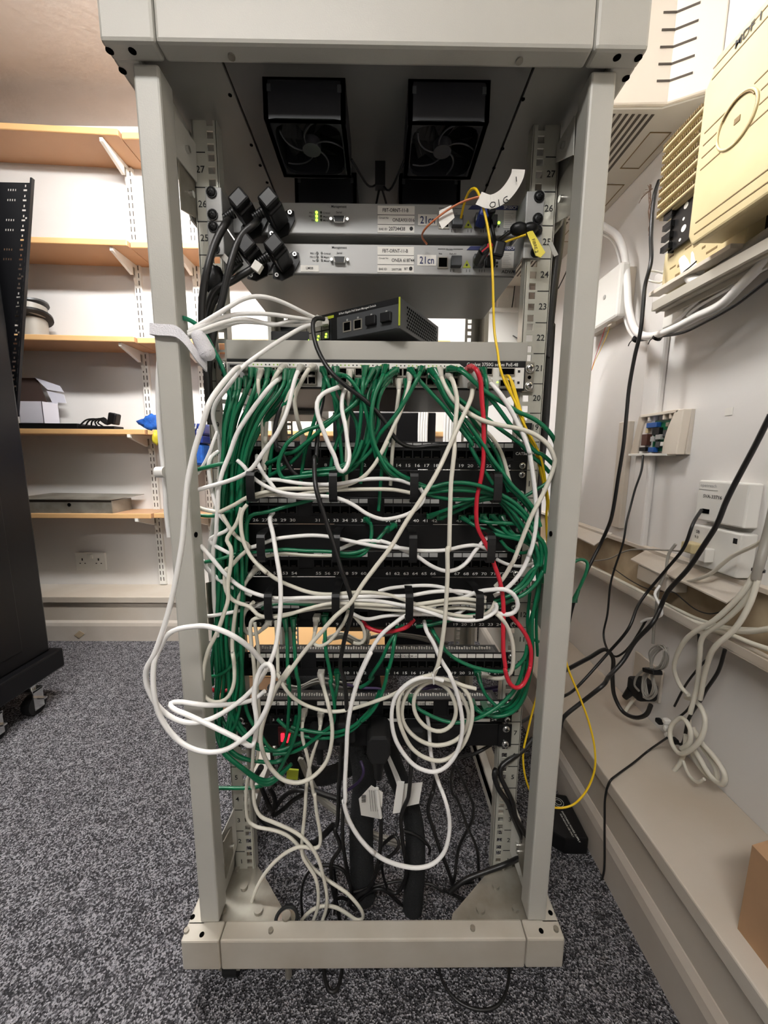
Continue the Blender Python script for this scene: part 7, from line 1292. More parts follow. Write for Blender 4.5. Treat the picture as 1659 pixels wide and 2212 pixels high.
('green',0.003,'green patch cable in the dense upright bundle along the left rail','green cables of the left bundle',1,[(-0.1532,0.58,0.1088),(-0.154,0.565,0.0865),(-0.1819,0.5626,0.0527),(-0.2056,0.5626,-0.0009),(-0.2153,0.5626,-0.0664),(-0.2216,0.5676,-0.139),(-0.2262,0.5626,-0.2119),(-0.227,0.5626,-0.2889),(-0.2282,0.5626,-0.3607),(-0.2439,0.5626,-0.4351),(-0.2454,0.56,-0.4883),(-0.2041,0.57,-0.5146),(-0.1662,0.58,-0.5193),(-0.1426,0.585,-0.4441)]),
('green',0.003,'green patch cable in the dense upright bundle along the left rail','green cables of the left bundle',1,[(-0.1813,0.58,0.123),(-0.1815,0.565,0.1006),(-0.1983,0.5582,0.0521),(-0.2163,0.5582,-0.001),(-0.2215,0.5582,-0.0659),(-0.2304,0.5632,-0.138),(-0.2348,0.5582,-0.2103),(-0.2425,0.5582,-0.2866),(-0.2422,0.5582,-0.3579),(-0.2423,0.5582,-0.415),(-0.2245,0.565,-0.4625),(-0.177,0.57,-0.4945),(-0.1267,0.58,-0.4837)]),
('green',0.003,'green patch cable in the dense upright bundle along the left rail','green cables of the left bundle',1,[(-0.1975,0.58,0.1124),(-0.1973,0.565,0.0901),(-0.2152,0.564,0.0526),(-0.2245,0.564,-0.001),(-0.2368,0.564,-0.0667),(-0.2458,0.569,-0.1394),(-0.2437,0.564,-0.2125),(-0.2535,0.564,-0.2896),(-0.2528,0.564,-0.3616),(-0.263,0.56,-0.4331),(-0.2563,0.55,-0.4779),(-0.2276,0.55,-0.5054),(-0.1898,0.57,-0.5507),(-0.1518,0.58,-0.5283)]),
('green',0.003,'green patch cable in the dense upright bundle along the left rail','green cables of the left bundle',1,[(-0.2079,0.58,0.1097),(-0.2075,0.565,0.0874),(-0.2173,0.5633,0.0525),(-0.2313,0.5633,-0.001),(-0.2385,0.5633,-0.0666),(-0.2491,0.5683,-0.1393),(-0.2481,0.5633,-0.2122),(-0.2581,0.5633,-0.2892),(-0.2588,0.5633,-0.3611),(-0.2711,0.5633,-0.4356),(-0.2439,0.56,-0.4883),(-0.2041,0.57,-0.5146),(-0.1636,0.58,-0.5193),(-0.1427,0.585,-0.4502)]),
('green',0.003,'green patch cable in the dense upright bundle along the left rail','green cables of the left bundle',1,[(-0.169,0.58,0.1087),(-0.1694,0.565,0.0864),(-0.1938,0.5636,0.0527),(-0.2113,0.5636,-0.0009),(-0.2233,0.5636,-0.0665),(-0.2322,0.5686,-0.1393),(-0.233,0.5636,-0.2123),(-0.2361,0.5636,-0.2894),(-0.2381,0.5636,-0.3613),(-0.2382,0.5636,-0.4191),(-0.218,0.565,-0.4625),(-0.1832,0.57,-0.4945),(-0.1267,0.58,-0.4837)]),
('green',0.003,'green patch cable in the dense upright bundle along the left rail','green cables of the left bundle',1,[(-0.1404,0.58,0.1234),(-0.1414,0.565,0.1009),(-0.174,0.5536,0.0519),(-0.1971,0.5536,-0.0008),(-0.2073,0.5536,-0.0653),(-0.2109,0.5586,-0.1368),(-0.2113,0.5536,-0.2085),(-0.2174,0.5536,-0.2842),(-0.2196,0.5536,-0.3549),(-0.2352,0.56,-0.4331),(-0.2562,0.55,-0.475),(-0.2276,0.55,-0.5054),(-0.19,0.57,-0.5566),(-0.1518,0.58,-0.5283)]),
('green',0.003,'green patch cable in the dense upright bundle along the left rail','green cables of the left bundle',1,[(-0.1548,0.58,0.1206),(-0.1555,0.565,0.0982),(-0.1847,0.5591,0.0523),(-0.2034,0.5591,-0.0009),(-0.2107,0.5591,-0.066),(-0.2216,0.5641,-0.1382),(-0.2197,0.5591,-0.2106),(-0.2288,0.5591,-0.2871),(-0.2281,0.5591,-0.3585),(-0.2434,0.5591,-0.4324),(-0.2474,0.56,-0.4883),(-0.2041,0.57,-0.5146),(-0.1692,0.58,-0.5193),(-0.143,0.585,-0.4598)]),
('green',0.003,'green patch cable in the dense upright bundle along the left rail','green cables of the left bundle',1,[(-0.1265,0.58,0.1077),(-0.1278,0.565,0.0854),(-0.1698,0.5781,0.0543),(-0.2007,0.5781,-0.0008),(-0.2074,0.5781,-0.0681),(-0.2114,0.5831,-0.1427),(-0.2179,0.5781,-0.2177),(-0.2272,0.5781,-0.2968),(-0.2275,0.5781,-0.3706),(-0.223,0.5781,-0.4299),(-0.1969,0.565,-0.4625),(-0.1762,0.57,-0.4945),(-0.1267,0.58,-0.4837)]),
('green',0.003,'green patch cable in the dense upright bundle along the left rail','green cables of the left bundle',1,[(-0.2134,0.58,0.1083),(-0.2129,0.565,0.0861),(-0.2234,0.5584,0.052),(-0.2313,0.5584,-0.001),(-0.2411,0.5584,-0.066),(-0.244,0.5634,-0.1381),(-0.25,0.5584,-0.2104),(-0.259,0.5584,-0.2867),(-0.2614,0.5584,-0.358),(-0.2707,0.56,-0.4331),(-0.2561,0.55,-0.4735),(-0.2276,0.55,-0.5059),(-0.1901,0.57,-0.5591),(-0.1518,0.58,-0.5283)]),
('green',0.003,'green patch cable in the dense upright bundle along the left rail','green cables of the left bundle',1,[(-0.1337,0.58,0.1208),(-0.1348,0.565,0.0983),(-0.1733,0.5778,0.0542),(-0.2039,0.5778,-0.0009),(-0.2132,0.5778,-0.0681),(-0.2183,0.5828,-0.1427),(-0.222,0.5778,-0.2176),(-0.2233,0.5778,-0.2966),(-0.2305,0.5778,-0.3704),(-0.2408,0.5778,-0.4468),(-0.2455,0.56,-0.4883),(-0.2041,0.57,-0.5146),(-0.1661,0.58,-0.5193),(-0.1425,0.585,-0.4405)]),
('green',0.003,'green patch cable in the dense upright bundle along the left rail','green cables of the left bundle',1,[(-0.2178,0.58,0.1162),(-0.2172,0.565,0.0939),(-0.2357,0.5815,0.0541),(-0.2401,0.5815,-0.0011),(-0.2505,0.5815,-0.0688),(-0.2617,0.5865,-0.1438),(-0.2627,0.5815,-0.2191),(-0.2733,0.5815,-0.2986),(-0.2718,0.5815,-0.3728),(-0.2707,0.5815,-0.4324),(-0.2425,0.565,-0.4625),(-0.1818,0.57,-0.4945),(-0.1267,0.58,-0.4837)]),
('green',0.0028,'green patch cable in the loose sheaf curving down the right rail','green cables of the right sheaf',2,[(0.2315,0.555,-0.1342),(0.2439,0.555,-0.1928),(0.2392,0.555,-0.2533),(0.2432,0.555,-0.3156),(0.2388,0.555,-0.3637),(0.2245,0.56,-0.4083),(0.1976,0.58,-0.4358)]),
('green',0.0028,'green patch cable in the loose sheaf curving down the right rail','green cables of the right sheaf',2,[(0.2413,0.563,-0.1361),(0.2506,0.563,-0.1994),(0.2412,0.563,-0.2569),(0.2433,0.563,-0.325),(0.2377,0.563,-0.3689),(0.2213,0.568,-0.4107),(0.1894,0.58,-0.4306)]),
('green',0.0028,'green patch cable in the loose sheaf curving down the right rail','green cables of the right sheaf',2,[(0.2513,0.571,-0.138),(0.2574,0.571,-0.206),(0.2431,0.571,-0.2606),(0.2432,0.571,-0.3345),(0.2365,0.571,-0.3742),(0.218,0.576,-0.4131),(0.1813,0.58,-0.4254)]),
]
for c_ in CABLES: cable(*c_)
# short plugs filling the remaining switch ports
R = random.Random(9)
k = 0
for i in range(24):
    for q in (0, 1):
        x = swx(i); z = .1005 + .0118 + q * .0128
        if i in (7,) and q == 0: continue
        if R.random() < (.68 if q else .72): continue
        col = 'beige' if R.random() < .16 else 'green'
        k += 1
        lf_ = x < -.09; rt_ = x > .06
        tx = (-.19 + .02 * R.random()) if lf_ else ((.20 + .02 * R.random()) if rt_ else x + R.uniform(-.05, .02))
        P = [(x, .580, z - .002), (x + (tx - x) * .05, .566 - .004 * R.random(), z - .018), (x + (tx - x) * .4, .574, z - .06), (x + (tx - x) * .8, .582, z - .11), (tx, .585, z - .15 - .05 * R.random())]
        side = 'left' if lf_ else ('right' if rt_ else 'middle')
        cable(col, .0029, '%s patch cable behind the front ones under the switch %s ports' % (col, side), '%s cables behind under the switch %s' % (col, side), 1, P)
# twist tie on the coil
b = MB(); b.tube(spline([atY(936, 1462, .522), atY(939, 1450, .52), atY(946, 1444, .52), atY(952, 1440, .522)], .003), .001, 5)
b.tube(spline([atY(937, 1478, .522), atY(936, 1465, .519), atY(934, 1455, .522)], .003), .0012, 5)
tag(b.build('twist_tie', 'white'), 'white twist tie holding the top of the coiled cable', 'tie')
# black zip ties
for (px, py, y, r, lb) in ((1140, 922, .55, .006, 'black tie around the yellow fibres by the right rail'), (1063, 735 + 0, .61, .004, None)):
    if lb:
        p = atY(px, py, y); b = MB(); b.cyl((p.x, p.y, p.z - .005), (p.x, p.y, p.z + .005), r, 12); tag(b.build('cable_tie', 'black'), lb, 'tie')
p = atY(462, 606, .60)
tag(lump('tape_wrap', (p.x, p.y, p.z), (.015, .012, .02), 'black', seed=8, amp=.12), 'black tape wrap gathering the power leads beside the left rail', 'tape')
p = atY(556, 577, .585)
tag(MB().cbox(p, (.012, .008, .012), Matrix.Rotation(.6, 3, 'Y')).build('white_tape_flag', 'label'), 'small white tape flag on the lower black power lead', 'tape')
p = atY(484, 567, .59)
tag(MB().slab([atY(478, 556, .59), atY(485, 547, .59), atY(499, 563, .59), atY(490, 571, .59)], (0, 1, 0), .001).build('paper_flag', 'label'), 'small curled paper flag beside the left rail screws', 'tape')
p = atY(609, 850, .575)
tag(MB().slab([atY(595, 853, .575), atY(621, 845, .572), atY(607, 872, .575)], (0, 1, 0), .0008).build('paper_flag', 'label'), 'white triangular paper flag below the switch left ports', 'tape')

# ================================================================== right wall
# air conditioner
t = thing('air_conditioner', 'cream wall mounted air conditioner above the right side', 'air conditioner', (.6, 1.3, .75))
AZ = .752
b = MB(); b.prism([(.34, .935), (.615, .925), (WX - .001, .885), (WX - .001, 1.80), (.34, 1.80)], AZ + .004, 1.30, 0, lambda u, v, w_: (u, v, w_)); b.build('casing', 'acwhite', t, .004)
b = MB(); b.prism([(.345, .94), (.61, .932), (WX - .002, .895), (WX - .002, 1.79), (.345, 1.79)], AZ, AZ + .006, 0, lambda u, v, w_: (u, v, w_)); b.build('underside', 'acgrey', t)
b = MB()
for k in range(19):
    x = .335 + k * .0145
    for (ya, yb_) in ((.945, 1.13), (1.14, 1.32), (1.33, 1.5), (1.51, 1.7)):
        b.box(x, x + .0065, ya, yb_, AZ - .001, AZ + .0005)
b.build('grille_slots', 'gap', t)
for ya in (.99, 1.16, 1.33):
    b = MB()
    b.box(.625, .675, ya, ya + .002, AZ - .0012, AZ); b.box(.625, .627, ya, ya + .11, AZ - .0012, AZ); b.box(.673, .675, ya, ya + .11, AZ - .0012, AZ); b.box(.625, .675, ya + .11, ya + .112, AZ - .0012, AZ)
    b.build('access_panel', 'creamdark', t)
b = MB()
for k in range(13):
    z = .797 + k * .031
    y0_ = .924
    b.prism([(.588, .9252), (.615, .9242), (.650, .9065), (.650, .9095), (.6155, .927), (.588, .928)], z, z + .0042, 0, lambda u, v, w_: (u, v, w_))
b.build('side_slots', 'gap', t)

# cream cover with ribs and round emblem (front at X = .56)
CXF = .56
t = thing('cream_cover', 'large cream plastic cover with ribs and a round emblem on the right wall', 'cover', (CXF, .55, .378))
yA, yB = .748, .25
zb1, zt1 = .380, .665
# chamfered outline in (y, z)
out = [(yA, zb1 + .02), (yA - .010, zb1), (yB, zb1), (yB, zt1), (yA - .018, zt1), (yA - .018, zt1 - .012), (yA - .006, zt1 - .028), (yA, zt1 - .035)]
MB().prism(out, CXF, CXF + .012, 0, lambda u, v, w_: (w_, u, v)).build('face', 'cream', t, .004)
b = MB(); b.box(CXF + .01, CXF + .055, yB, yA - .012, zb1 + .004, zb1 + .014); b.box(CXF + .01, CXF + .055, yB, yA - .022, zt1 - .014, zt1 - .004); b.box(CXF + .01, CXF + .05, yA - .014, yA - .006, zb1 + .01, zt1 - .03)
b.build('rim', 'cream', t)
b = MB(); xs_ = CXF - .0007
for z in (zb1 + .016, zb1 + .034, zt1 - .014, zt1 - .030): b.box(xs_, CXF, yB, yA - .015, z, z + .0018)
zc_, yc_ = .528, .672
for kk in range(4):
    z = .500 + kk * .019
    dy_ = math.sqrt(max(0, .037 ** 2 - (z - zc_) ** 2))
    b.box(xs_, CXF, yc_ + dy_ + .001, yA - .012, z, z + .0018); b.box(xs_, CXF, yB, yc_ - dy_ - .001, z, z + .0018)
b.build('grooves', 'creamdark', t)
b = MB(); 
ring = [Vector((CXF - .001, yc_ + .034 * cos(a), zc_ + .034 * sin(a))) for a in [2 * pi * q / 36 for q in range(36)]]
b.tube(ring, .0022, 6, closed=True); e = b.build('emblem_ring', 'cream', t)
b = MB()
for a0, a1, rr in ((.6, 2.7, .031), (2.9, 4.6, .0335)):
    b.tube([Vector((CXF - .002, yc_ + rr * cos(a0 + (a1 - a0) * q / 12), zc_ + rr * sin(a0 + (a1 - a0) * q / 12))) for q in range(13)], .0011, 5)
b.box(CXF - .001, CXF, yc_ - .006, yc_ + .004, zc_ - .004, zc_ + .004)
b.build('emblem_shadow_line', 'creamdark', e)
MB().text('MDF 1', (CXF - .001, .672, .6425), (0, -1, 0), (0, 0, 1), .0165, sx=1.0).build('handwriting', 'ink', t)
# frame behind the cover
t = thing('terminal_frame', 'black perforated back frame beneath the cream cover', 'frame', (.66, .8, .42))
b = MB(); b.box(.655, WX, .25, .70, .375, .62); b.build('dark_backing', 'matblack', t)
b = MB(); b.box(.615, .62, .76, .875, .435, .53); b.box(.62, WX, .76, .765, .435, .53); b.box(.62, WX, .87, .875, .435, .53); b.build('plate', 'black', t, .001)
b = MB()
for (y, z, r) in ((.835, .505, .006), (.838, .482, .003), (.835, .463, .0065), (.842, .445, .003), (.80, .485, .003)): b.cyl((.6145, y, z), (.615, y, z), r, 12)
b.build('plate_holes', 'label', t)
b = MB()
for k in range(4): b.box(.6142, .615, .866 - .0, .872, .448 + k * .02, .456 + k * .02)
for k in range(4): b.box(.606, .615, .862, .886, .440 + k * .0215, .451 + k * .0215)
b.build('square_lugs', 'black', t)
t = thing('connection_strips', 'stack of cream toothed connection strips left of the cream cover', 'connection block', (.62, .84, .55))
b = MB(); 
for k in range(7):
    z = .512 + k * .0215
    s_ = MB(); s_.box(.606, .66, .80, .900, z, z + .0165)
    s_.box(.60, .606, .80, .900, z + .003, z + .0105)
    so = s_.build('strip', 'cream', t, .001)
    q = MB()
    for j in range(21): q.box(.5985, .6062, .803 + j * .0047, .8045 + j * .0047, z + .0105, z + .0172)
    q.build('teeth', 'creamdark', so)
    MB().box(.5995, .600, .80, .900, z + .004, z + .0065).build('groove', 'creamdark', so)
t = thing('cream_terminal_base', 'cream moulded terminal base under the cream cover', 'connection block', (.64, .82, .36))
MB().box(.625, .66, .70, .898, .362, .445).build('base', 'cream', t, .003)
b = MB()
for (y, z, w_, h_) in ((.875, .43, .006, .004), (.868, .405, .008, .003), (.85, .40, .004, .005), (.852, .383, .006, .005), (.83, .372, .01, .003), (.79, .405, .004, .004), (.77, .39, .012, .004), (.81, .42, .006, .006), (.83, .425, .008, .003), (.86, .37, .004, .004)):
    b.box(.6245, .6255, y - w_, y + w_, z - h_ / 2, z + h_ / 2)
b.build('slots', 'creamdark', t)
MB().box(.60, .625, .70, .90, .358, .366).build('lower_lip', 'acwhite', t, .001)
# white wire guide ring
b = MB(); b.tube(spline([atX(1432, 590, .63), atX(1415, 586, .615), atX(1402, 588, .60), atX(1396, 600, .60), atX(1402, 606, .60), atX(1425, 611, .62), atX(1432, 605, .63)], .005), .0022, 8)
tag(b.build('wire_guide', 'white'), 'white wire guide loop beside the cream terminal base', 'cable guide')
# thick grey cable elbow
b = MB(); b.tube(spline([atX(1478, 560, .63), atX(1485, 590, .62), atX(1500, 606, .615), atX(1525, 606, .62), atX(1545, 592, .63)], .006), .0095, 12); tag(b.build('cable_elbow', 'c_white'), 'thick white cable elbow under the cream cover', 'cable')
b = MB(); b.tube(spline([atX(1500, 545, .63), atX(1500, 575, .625), atX(1515, 590, .62)], .006), .0055, 10); tag(b.build('cable_elbow', 'c_white'), 'thinner white cable beside the thick elbow under the cream cover', 'cable')
p = atX(1487, 588, .612); b = MB(); b.tube(spline([p + Vector((0, .012, -.004)), p + Vector((-.008, .004, 0)), p + Vector((-.004, -.008, .006)), p + Vector((0, -.018, .012))], .003), .0014, 6); tag(b.build('cable_tie', 'black'), 'black tie around the thick white elbow', 'tie')
# grey trays (channel) below
t = thing('metal_channel', 'pale ribbed channel sloping under the cream cover', 'trunking', (.64, .6, .33))
b = MB(); b.box(.60, .66, .2, .885, .322, .328); b.box(.60, .603, .2, .885, .328, .340); b.box(.61, .613, .2, .885, .318, .322); b.box(.63, .633, .2, .885, .310, .322); b.build('channel', 'acgrey', t)
MB().box(.655, WX, .2, .90, .335, .345).build('upper_channel', 'silver', t)
MB().box(.66, WX, .87, .93, .300, .37).build('white_block', 'white', t, .002)
# grey loom between the cover and the channel
for k, (dz, r, lb) in enumerate(((0, .010, 'thick grey cable along the channel under the cream cover'), (-.02, .008, 'second grey cable below the thick one under the cream cover'))):
    b = MB(); b.tube(spline([(.64, .78, .352 + dz), (.63, .68, .360 + dz), (.63, .58, .364 + dz), (.63, .40, .366 + dz), (.63, .2, .366 + dz)], .01), r, 10); tag(b.build('grey_cable', 'c_grey'), lb, 'cable')
# pink twisted wire bundle left of the strips
b = MB(); R = random.Random(3)
for k in range(5):
    P = [atX(1405 + R.uniform(-4, 4), 400 + j * 18, .66) for j in range(7)]
    b.tube(spline([q + Vector((R.uniform(-.003, .003), R.uniform(-.004, .004), 0)) for q in P], .006), .0009, 5)
for k in range(5):
    a = atX(1410, 408, .66); b.tube(spline([a, a + Vector((-.004, .006 + .006 * k, .008 - .002 * k)), a + Vector((-.006, .012 + .007 * k, .016 - .006 * k))], .004), .0006, 4)
tag(b.build('loose_wires', 'wirebrown'), 'tangle of thin loose wires hanging left of the connection strips', 'wires', kind='stuff')
# vertical white boxed pipe and conduit
for (y0_, y1_, z0_, z1_, xx, lb) in ((.945, 1.005, -.235, .45, .678, 'flat white boxed pipe running down the right wall'),):
    o = MB().box(xx, WX, y0_, y1_, z0_, z1_).build('boxed_pipe', 'wall', bevel=.006); tag(o, lb, 'pipe casing')
o = MB().box(.68, WX, 1.045, 1.09, -.20, .10).build('slim_trunking', 'trim', bevel=.002); tag(o, 'slim cream trunking length ending above the open trunking', 'trunking')
# white wall box behind the right post (lid with moulded thumb mark)
t = thing('wall_box', 'white plastic alarm style box on the right wall behind the rack post', 'wall box', (.67, 1.12, .37))
MB().box(.640, .668, 1.082, 1.26, .380, .52).build('cover', 'white', t, .008)
MB().box(.668, WX, 1.10, 1.27, .384, .515).build('backplate', 'trim', t, .002)
MB().box(.650, .662, 1.12, 1.14, .372, .380).build('wire_exit', 'trim', t)
p = atX(1302, 642, .6345); MB().cyl((.6385, p.y, p.z), (.6405, p.y, p.z), .006, 12).build('thumb_mark', 'greylabel', t)
# opened circuit board box
t = thing('open_circuit_box', 'white opened wall unit showing a green circuit board', 'wall unit', (.67, .9, .01))
yl, yr = 1.020, .846
MB().prism([(yr, .008), (yr, .108), (1.0, .108), (yl, .010)], .686, WX, 0, lambda u, v, w_: (w_, u, v)).build('backplate', 'trim', t, .001)
def wing(outer, inner, xa, xb):
    n = 8; pr = [(outer[0] + (outer[1] - outer[0]) * q / n, .108 - .100 * q / n) for q in range(n + 1)] + [(inner[0] + (inner[1] - inner[0]) * (1 - (1 - (n - q) / n) ** 2.2), .108 - .100 * (n - q) / n) for q in range(n + 1)]
    return MB().prism(pr, xa, xb, 0, lambda u, v, w_: (w_, u, v))
wing((yr, yr + .006), (.868, .898), .668, .688).build('right_wing', 'acwhite', t, .002)
wing((1.000, 1.021), (.972, .990), .674, .688).build('left_wing', 'trim', t, .002)
MB().box(.668, .69, .88, 1.018, .005, .011).build('lower_edge', 'white', t, .001)
b = MB(); b.box(.668, .69, .862, .985, .102, .109)
for y in (.905, .885, .872, .955): b.box(.670, .684, y, y + .005, .090, .104)
b.build('clips', 'acwhite', t, .001)
pc = MB().prism([(.893, .016), (.882, .088), (.968, .092), (.984, .016)], .680, .684, 0, lambda u, v, w_: (w_, u, v)).build('circuit_board', 'pcb', t)
for (y, z, dy, dz, dx, m_, nm) in ((.942, .080, .018, .006, .012, 'relayblue', 'terminal_block'), (.960, .045, .010, .014, .014, 'brown', 'relay'), (.966, .022, .012, .005, .012, 'black', 'black_socket'), (.935, .020, .010, .006, .012, 'relayblue', 'blue_capacitor'), (.928, .064, .012, .009, .010, 'black', 'capacitor'), (.918, .050, .009, .006, .010, 'grey', 'capacitor'), (.935, .046, .006, .006, .012, 'greylabel', 'capacitor'), (.898, .078, .005, .005, .006, 'silver', 'component'), (.905, .033, .006, .005, .008, 'white', 'component'), (.920, .032, .007, .007, .008, 'darkgrey', 'component'), (.903, .058, .006, .008, .006, 'darkgrey', 'component'), (.962, .068, .005, .006, .008, 'cream', 'component')):
    MB().box(.680 - dx, .680, y - dy, y + dy, z - dz, z + dz).build(nm, m_, pc, .001)
# white service socket box lower right
t = thing('service_socket_box', 'white telephone service box with handwriting on the right wall', 'wall box', (.67, .72, -.21))
MB().box(.668, WX, .672, .782, -.128, -.045).build('upper_cover', 'white', t, .003)
MB().box(.664, WX, .668, .778, -.222, -.138).build('lower_cover', 'white', t, .003)
MB().box(.667, .6685, .748, .764, -.112, -.103).build('jack', 'hole', t)
b = MB(); b.text('openreach', (.6675, .757, -.058), (0, -1, 0), (0, 0, 1), .009); b.box(.6672, .668, .735, .778, -.064, -.0632)
b.build('print', 'greylabel', t)
b = MB(); b.text('SVA-33716', (.6674, .745, -.080), (0, -1, 0), (0, 0, 1), .0095); b.build('handwriting', 'ink', t)
b = MB(); b.text('SB', (.6634, .763, -.155), (0, -1, 0), (0, 0, 1), .009); b.text('9.0', (.6634, .765, -.166), (0, -1, 0), (0, 0, 1), .008); b.box(.6634, .664, .676, .684, -.158, -.148); b.build('lower_writing', 'ink', t)
t2 = thing('splitter_plug', 'small cream splitter with plugs on the lower service box', 'plug', (.65, .75, -.19))
MB().box(.640, .664, .745, .775, -.196, -.174).build('splitter_body', 'cream', t2, .003)
MB().box(.645, .664, .718, .733, -.206, -.178).build('white_plug', 'white', t2, .002)
MB().text('Am', (.6445, .725, -.176), (0, -1, 0), (0, 0, 1), .008).build('plug_writing', 'ink', t2)
# small wall mark
tag(MB().box(WX - .001, WX, .755, .772, .085, .10).build('wall_sticker', 'label'), 'tiny sticker on the right wall beside the opened unit', 'sticker')
# open dado trunking
t = thing('open_trunking', 'cream dado trunking with its lid missing along the right wall', 'trunking', (.66, .9, -.34))
b = MB(); b.box(.640, .644, -.2, 1.85, -.348, -.330); b.box(.640, WX, -.2, 1.85, -.350, -.345); b.box(.655, .660, -.2, 1.85, -.345, -.336); b.build('front_rail', 'trim', t, .001)
MB().box(.690, WX, -.2, 1.85, -.345, -.235).build('back_channel', 'dust', t)
MB().box(.676, WX, -.2, 1.85, -.236, -.226).build('top_rail', 'trim', t, .001)
for (ya, yb_, lb, dz) in ((1.09, 1.30, 'far loose trunking lid piece lying on the dado rail', .0), (.80, .925, 'middle trunking lid piece standing in the dado rail', -.004), (.655, .802, 'near trunking lid piece below the service box', -.004)):
    o = MB().slab([(.640, ya, -.262 + dz), (.640, yb_, -.255 + dz), (.692, yb_, -.225), (.692, ya, -.225)], (0, 0, 1), .003).build('trunking_lid', 'trim'); tag(o, lb, 'trunking lid')
o = MB().box(.642, .690, .80, .90, -.30, -.262).build('back_box', 'trim', bevel=.003); tag(o, 'cream recessed back box hanging in the open trunking', 'box')
# lower wall: dark socket holes, black wall plug, white connectors
t = thing('mains_plug', 'black mains plug in the lower wall above the ledge', 'plug', (.66, .87, -.60))
MB().cbox((.665, .868, -.578), (.05, .05, .045)).build('plug_body', 'matblack', t, .008)
MB().cyl((.645, .878, -.59), (.635, .885, -.615), .011, 12, .007).build('cord_grip', 'black', t)
o = MB().box(WX - .006, WX, .84, .94, -.60, -.515).build('wall_socket', 'trim', bevel=.002); tag(o, 'dusty socket plate on the lower right wall above the ledge', 'socket')
t = thing('connector_cluster', 'white data connectors hanging in the beige coil above the ledge', 'connector', (.64, .75, -.6))
for k, (px, py, s_) in enumerate(((1440, 1558, .012), (1441, 1573, .011), (1444, 1588, .011))):
    p = atX(px, py, .64); MB().cbox(p, (.014, s_, .012), Matrix.Rotation(.3 * k, 3, 'X')).build('connector_body', 'white', t, .003)
for k, (px, py) in enumerate(((1424, 1558), (1457, 1600))):
    p = atX(px, py, .638); MB().cbox(p, (.012, .014, .011)).build('black_connector', 'black', t, .003)
# strapped hank of grey lead
t = thing('strapped_hank', 'grey lead folded into a hank with a black strap', 'cable', (.62, .78, -.55))
b = MB(); c0 = atX(1418, 1432, .622)
R = random.Random(6)
for k in range(9):
    o1 = R.uniform(-.006, .006); w1 = .016 + .003 * (k % 4)
    top = atX(1428 + k * 1.0, 1400 + 2 * (k % 3), .62); bot = atX(1393 + k * .8, 1503 - 3 * (k % 3), .622); mid = atX(1409, 1450, .618 + .0012 * k)
    d = (top - bot).normalized(); n = d.cross(Vector((1, 0, 0))).normalized()
    L = [mid + n * .003, mid.lerp(top, .5) + n * w1 * .9, top + n * w1 * .4, top + d * .006, top - n * w1 * .5, mid.lerp(top, .5) - n * w1 * .8, mid - n * .003, mid.lerp(bot, .5) - n * w1 * .9, bot - n * w1 * .4, bot - d * .006, bot + n * w1 * .5, mid.lerp(bot, .5) + n * w1 * .8, mid + n * .003]
    b.tube(spline([q + Vector((R.uniform(-.004, .004), 0, 0)) for q in L], .006), .0016, 6)
b.build('folded_lead', 'c_grey', t)
mid = atX(1409, 1450, .617)
MB().cbox(mid, (.022, .036, .010), Matrix.Rotation(-.35, 3, 'X')).build('black_strap', 'black', t, .002)
# tie on the grey bundle at the right edge
p = atX(1638, 1232, .603)
tag(MB().cyl(p + Vector((0, 0, -.002)), p + Vector((0, 0, .002)), .0085, 14).build('cable_tie', 'black'), 'black tie on the grey bundle at the right edge', 'tie')
for (px, py, lb) in ((1420, 728, 'black ties where the hose meets the black cable'), (1375, 733, 'black tie left of the vertical black cable on the hose')):
    p = atX(px, py, .632); R3 = Matrix.Rotation(.9, 3, 'X')
    b = MB(); b.cyl(p + R3 @ Vector((0, 0, -.003)), p + R3 @ Vector((0, 0, .003)), .0105, 14); b.tube(spline([p + Vector((-.008, 0, 0)), p + Vector((-.012, .006, -.006)), p + Vector((-.014, .008, -.014))], .004), .0012, 5)
    tag(b.build('cable_tie', 'black'), lb, 'tie')
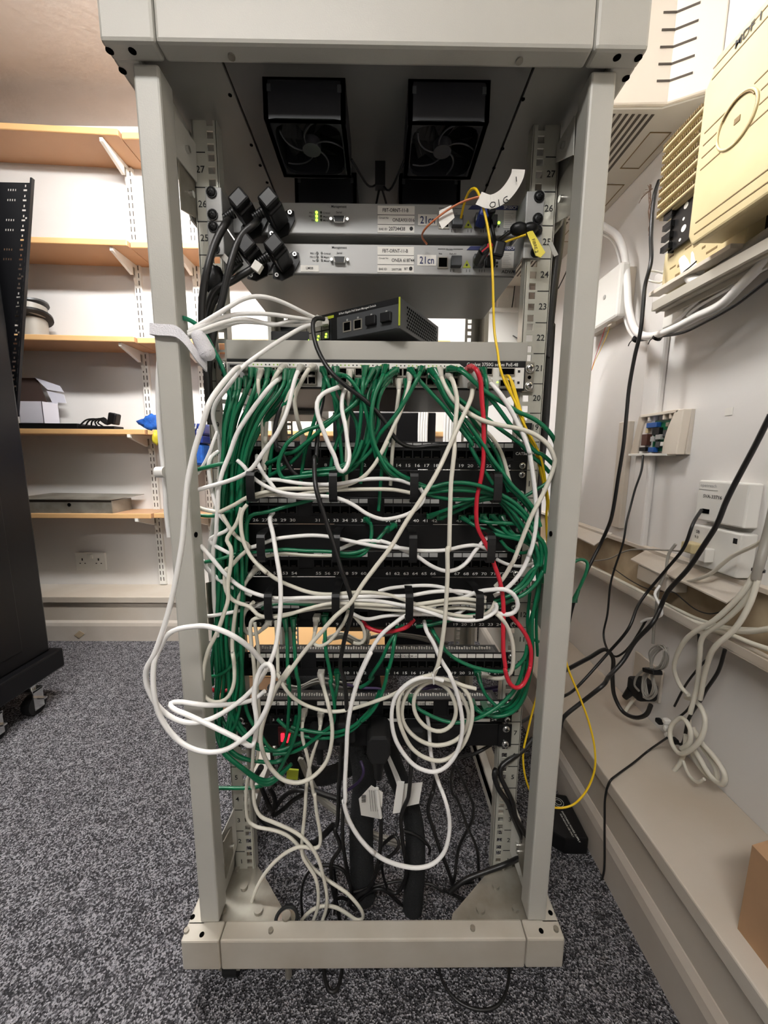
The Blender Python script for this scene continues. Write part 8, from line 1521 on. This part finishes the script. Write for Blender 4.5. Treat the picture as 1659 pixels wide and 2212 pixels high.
# conduit box seen through the rack
t = thing('white_wall_unit', 'white box with thin leads on the back wall seen right of the charcoal switch', 'wall box', tuple(atY(1095, 705, 1.80)))
p = atY(1050, 672, 1.82); q = atY(1140, 736, 1.82)
MB().box(p.x, q.x + .12, 1.80, BY, q.z - .12, p.z).build('case', 'white', t, .004)
MB().box(p.x - .01, q.x + .12, 1.79, BY, p.z - .012, p.z + .006).build('lid', 'white', t, .002)
# black supply brick on the floor
t = thing('black_power_brick', 'black chamfered power brick on the carpet beside the right skirting', 'adapter', (.43, .76, FL))
b = MB(); yb0 = -.842
out = [atZ(1180, 1735, yb0), atZ(1199, 1713, yb0), atZ(1224, 1717, yb0), atZ(1273, 1812, yb0), atZ(1221, 1811, yb0), atZ(1190, 1792, yb0)]
b.prism([(q.x, q.y) for q in out], FL, yb0, 0, lambda u, v, w_: (u, v, w_)); b.build('case', 'black', t, .004)
d = (atZ(1236, 1796, yb0) - atZ(1212, 1754, yb0)).normalized()
b = MB()
b.text('SWITCHING POWER SUPPLY', atZ(1212, 1752, yb0 + .0006), d, Vector((-d.y, d.x, 0)), .0058, align='L'); b.text('FOR INDOOR USE ONLY', atZ(1209, 1758, yb0 + .0006), d, Vector((-d.y, d.x, 0)), .0050, align='L')
p = atZ(1206, 1733, yb0 + .0006)
b.tube([Vector((p.x + .012 * cos(a), p.y + .012 * sin(a), p.z)) for a in [2 * pi * q / 20 for q in range(20)]], .0005, 4, closed=True); b.tube([Vector((p.x + .007 * cos(a), p.y + .007 * sin(a), p.z)) for a in [2 * pi * q / 16 for q in range(16)]], .0005, 4, closed=True)
b.build('print', 'print', t)
# cardboard box on the ledge
t = thing('cardboard_box', 'brown cardboard box standing on the right ledge at the corner', 'box', (.6, .35, LZ))
b = MB(); cA = atZ(1593, 2006, LZ); 
z1_ = -.525
b.prism([(cA.x, cA.y), (cA.x + .0, cA.y - .30), (WX - .01, cA.y - .30), (WX - .01, cA.y + .012), (.60, cA.y + .02)], LZ, z1_, 0, lambda u, v, w_: (u, v, w_)); b.build('carton', 'cardboard', t)
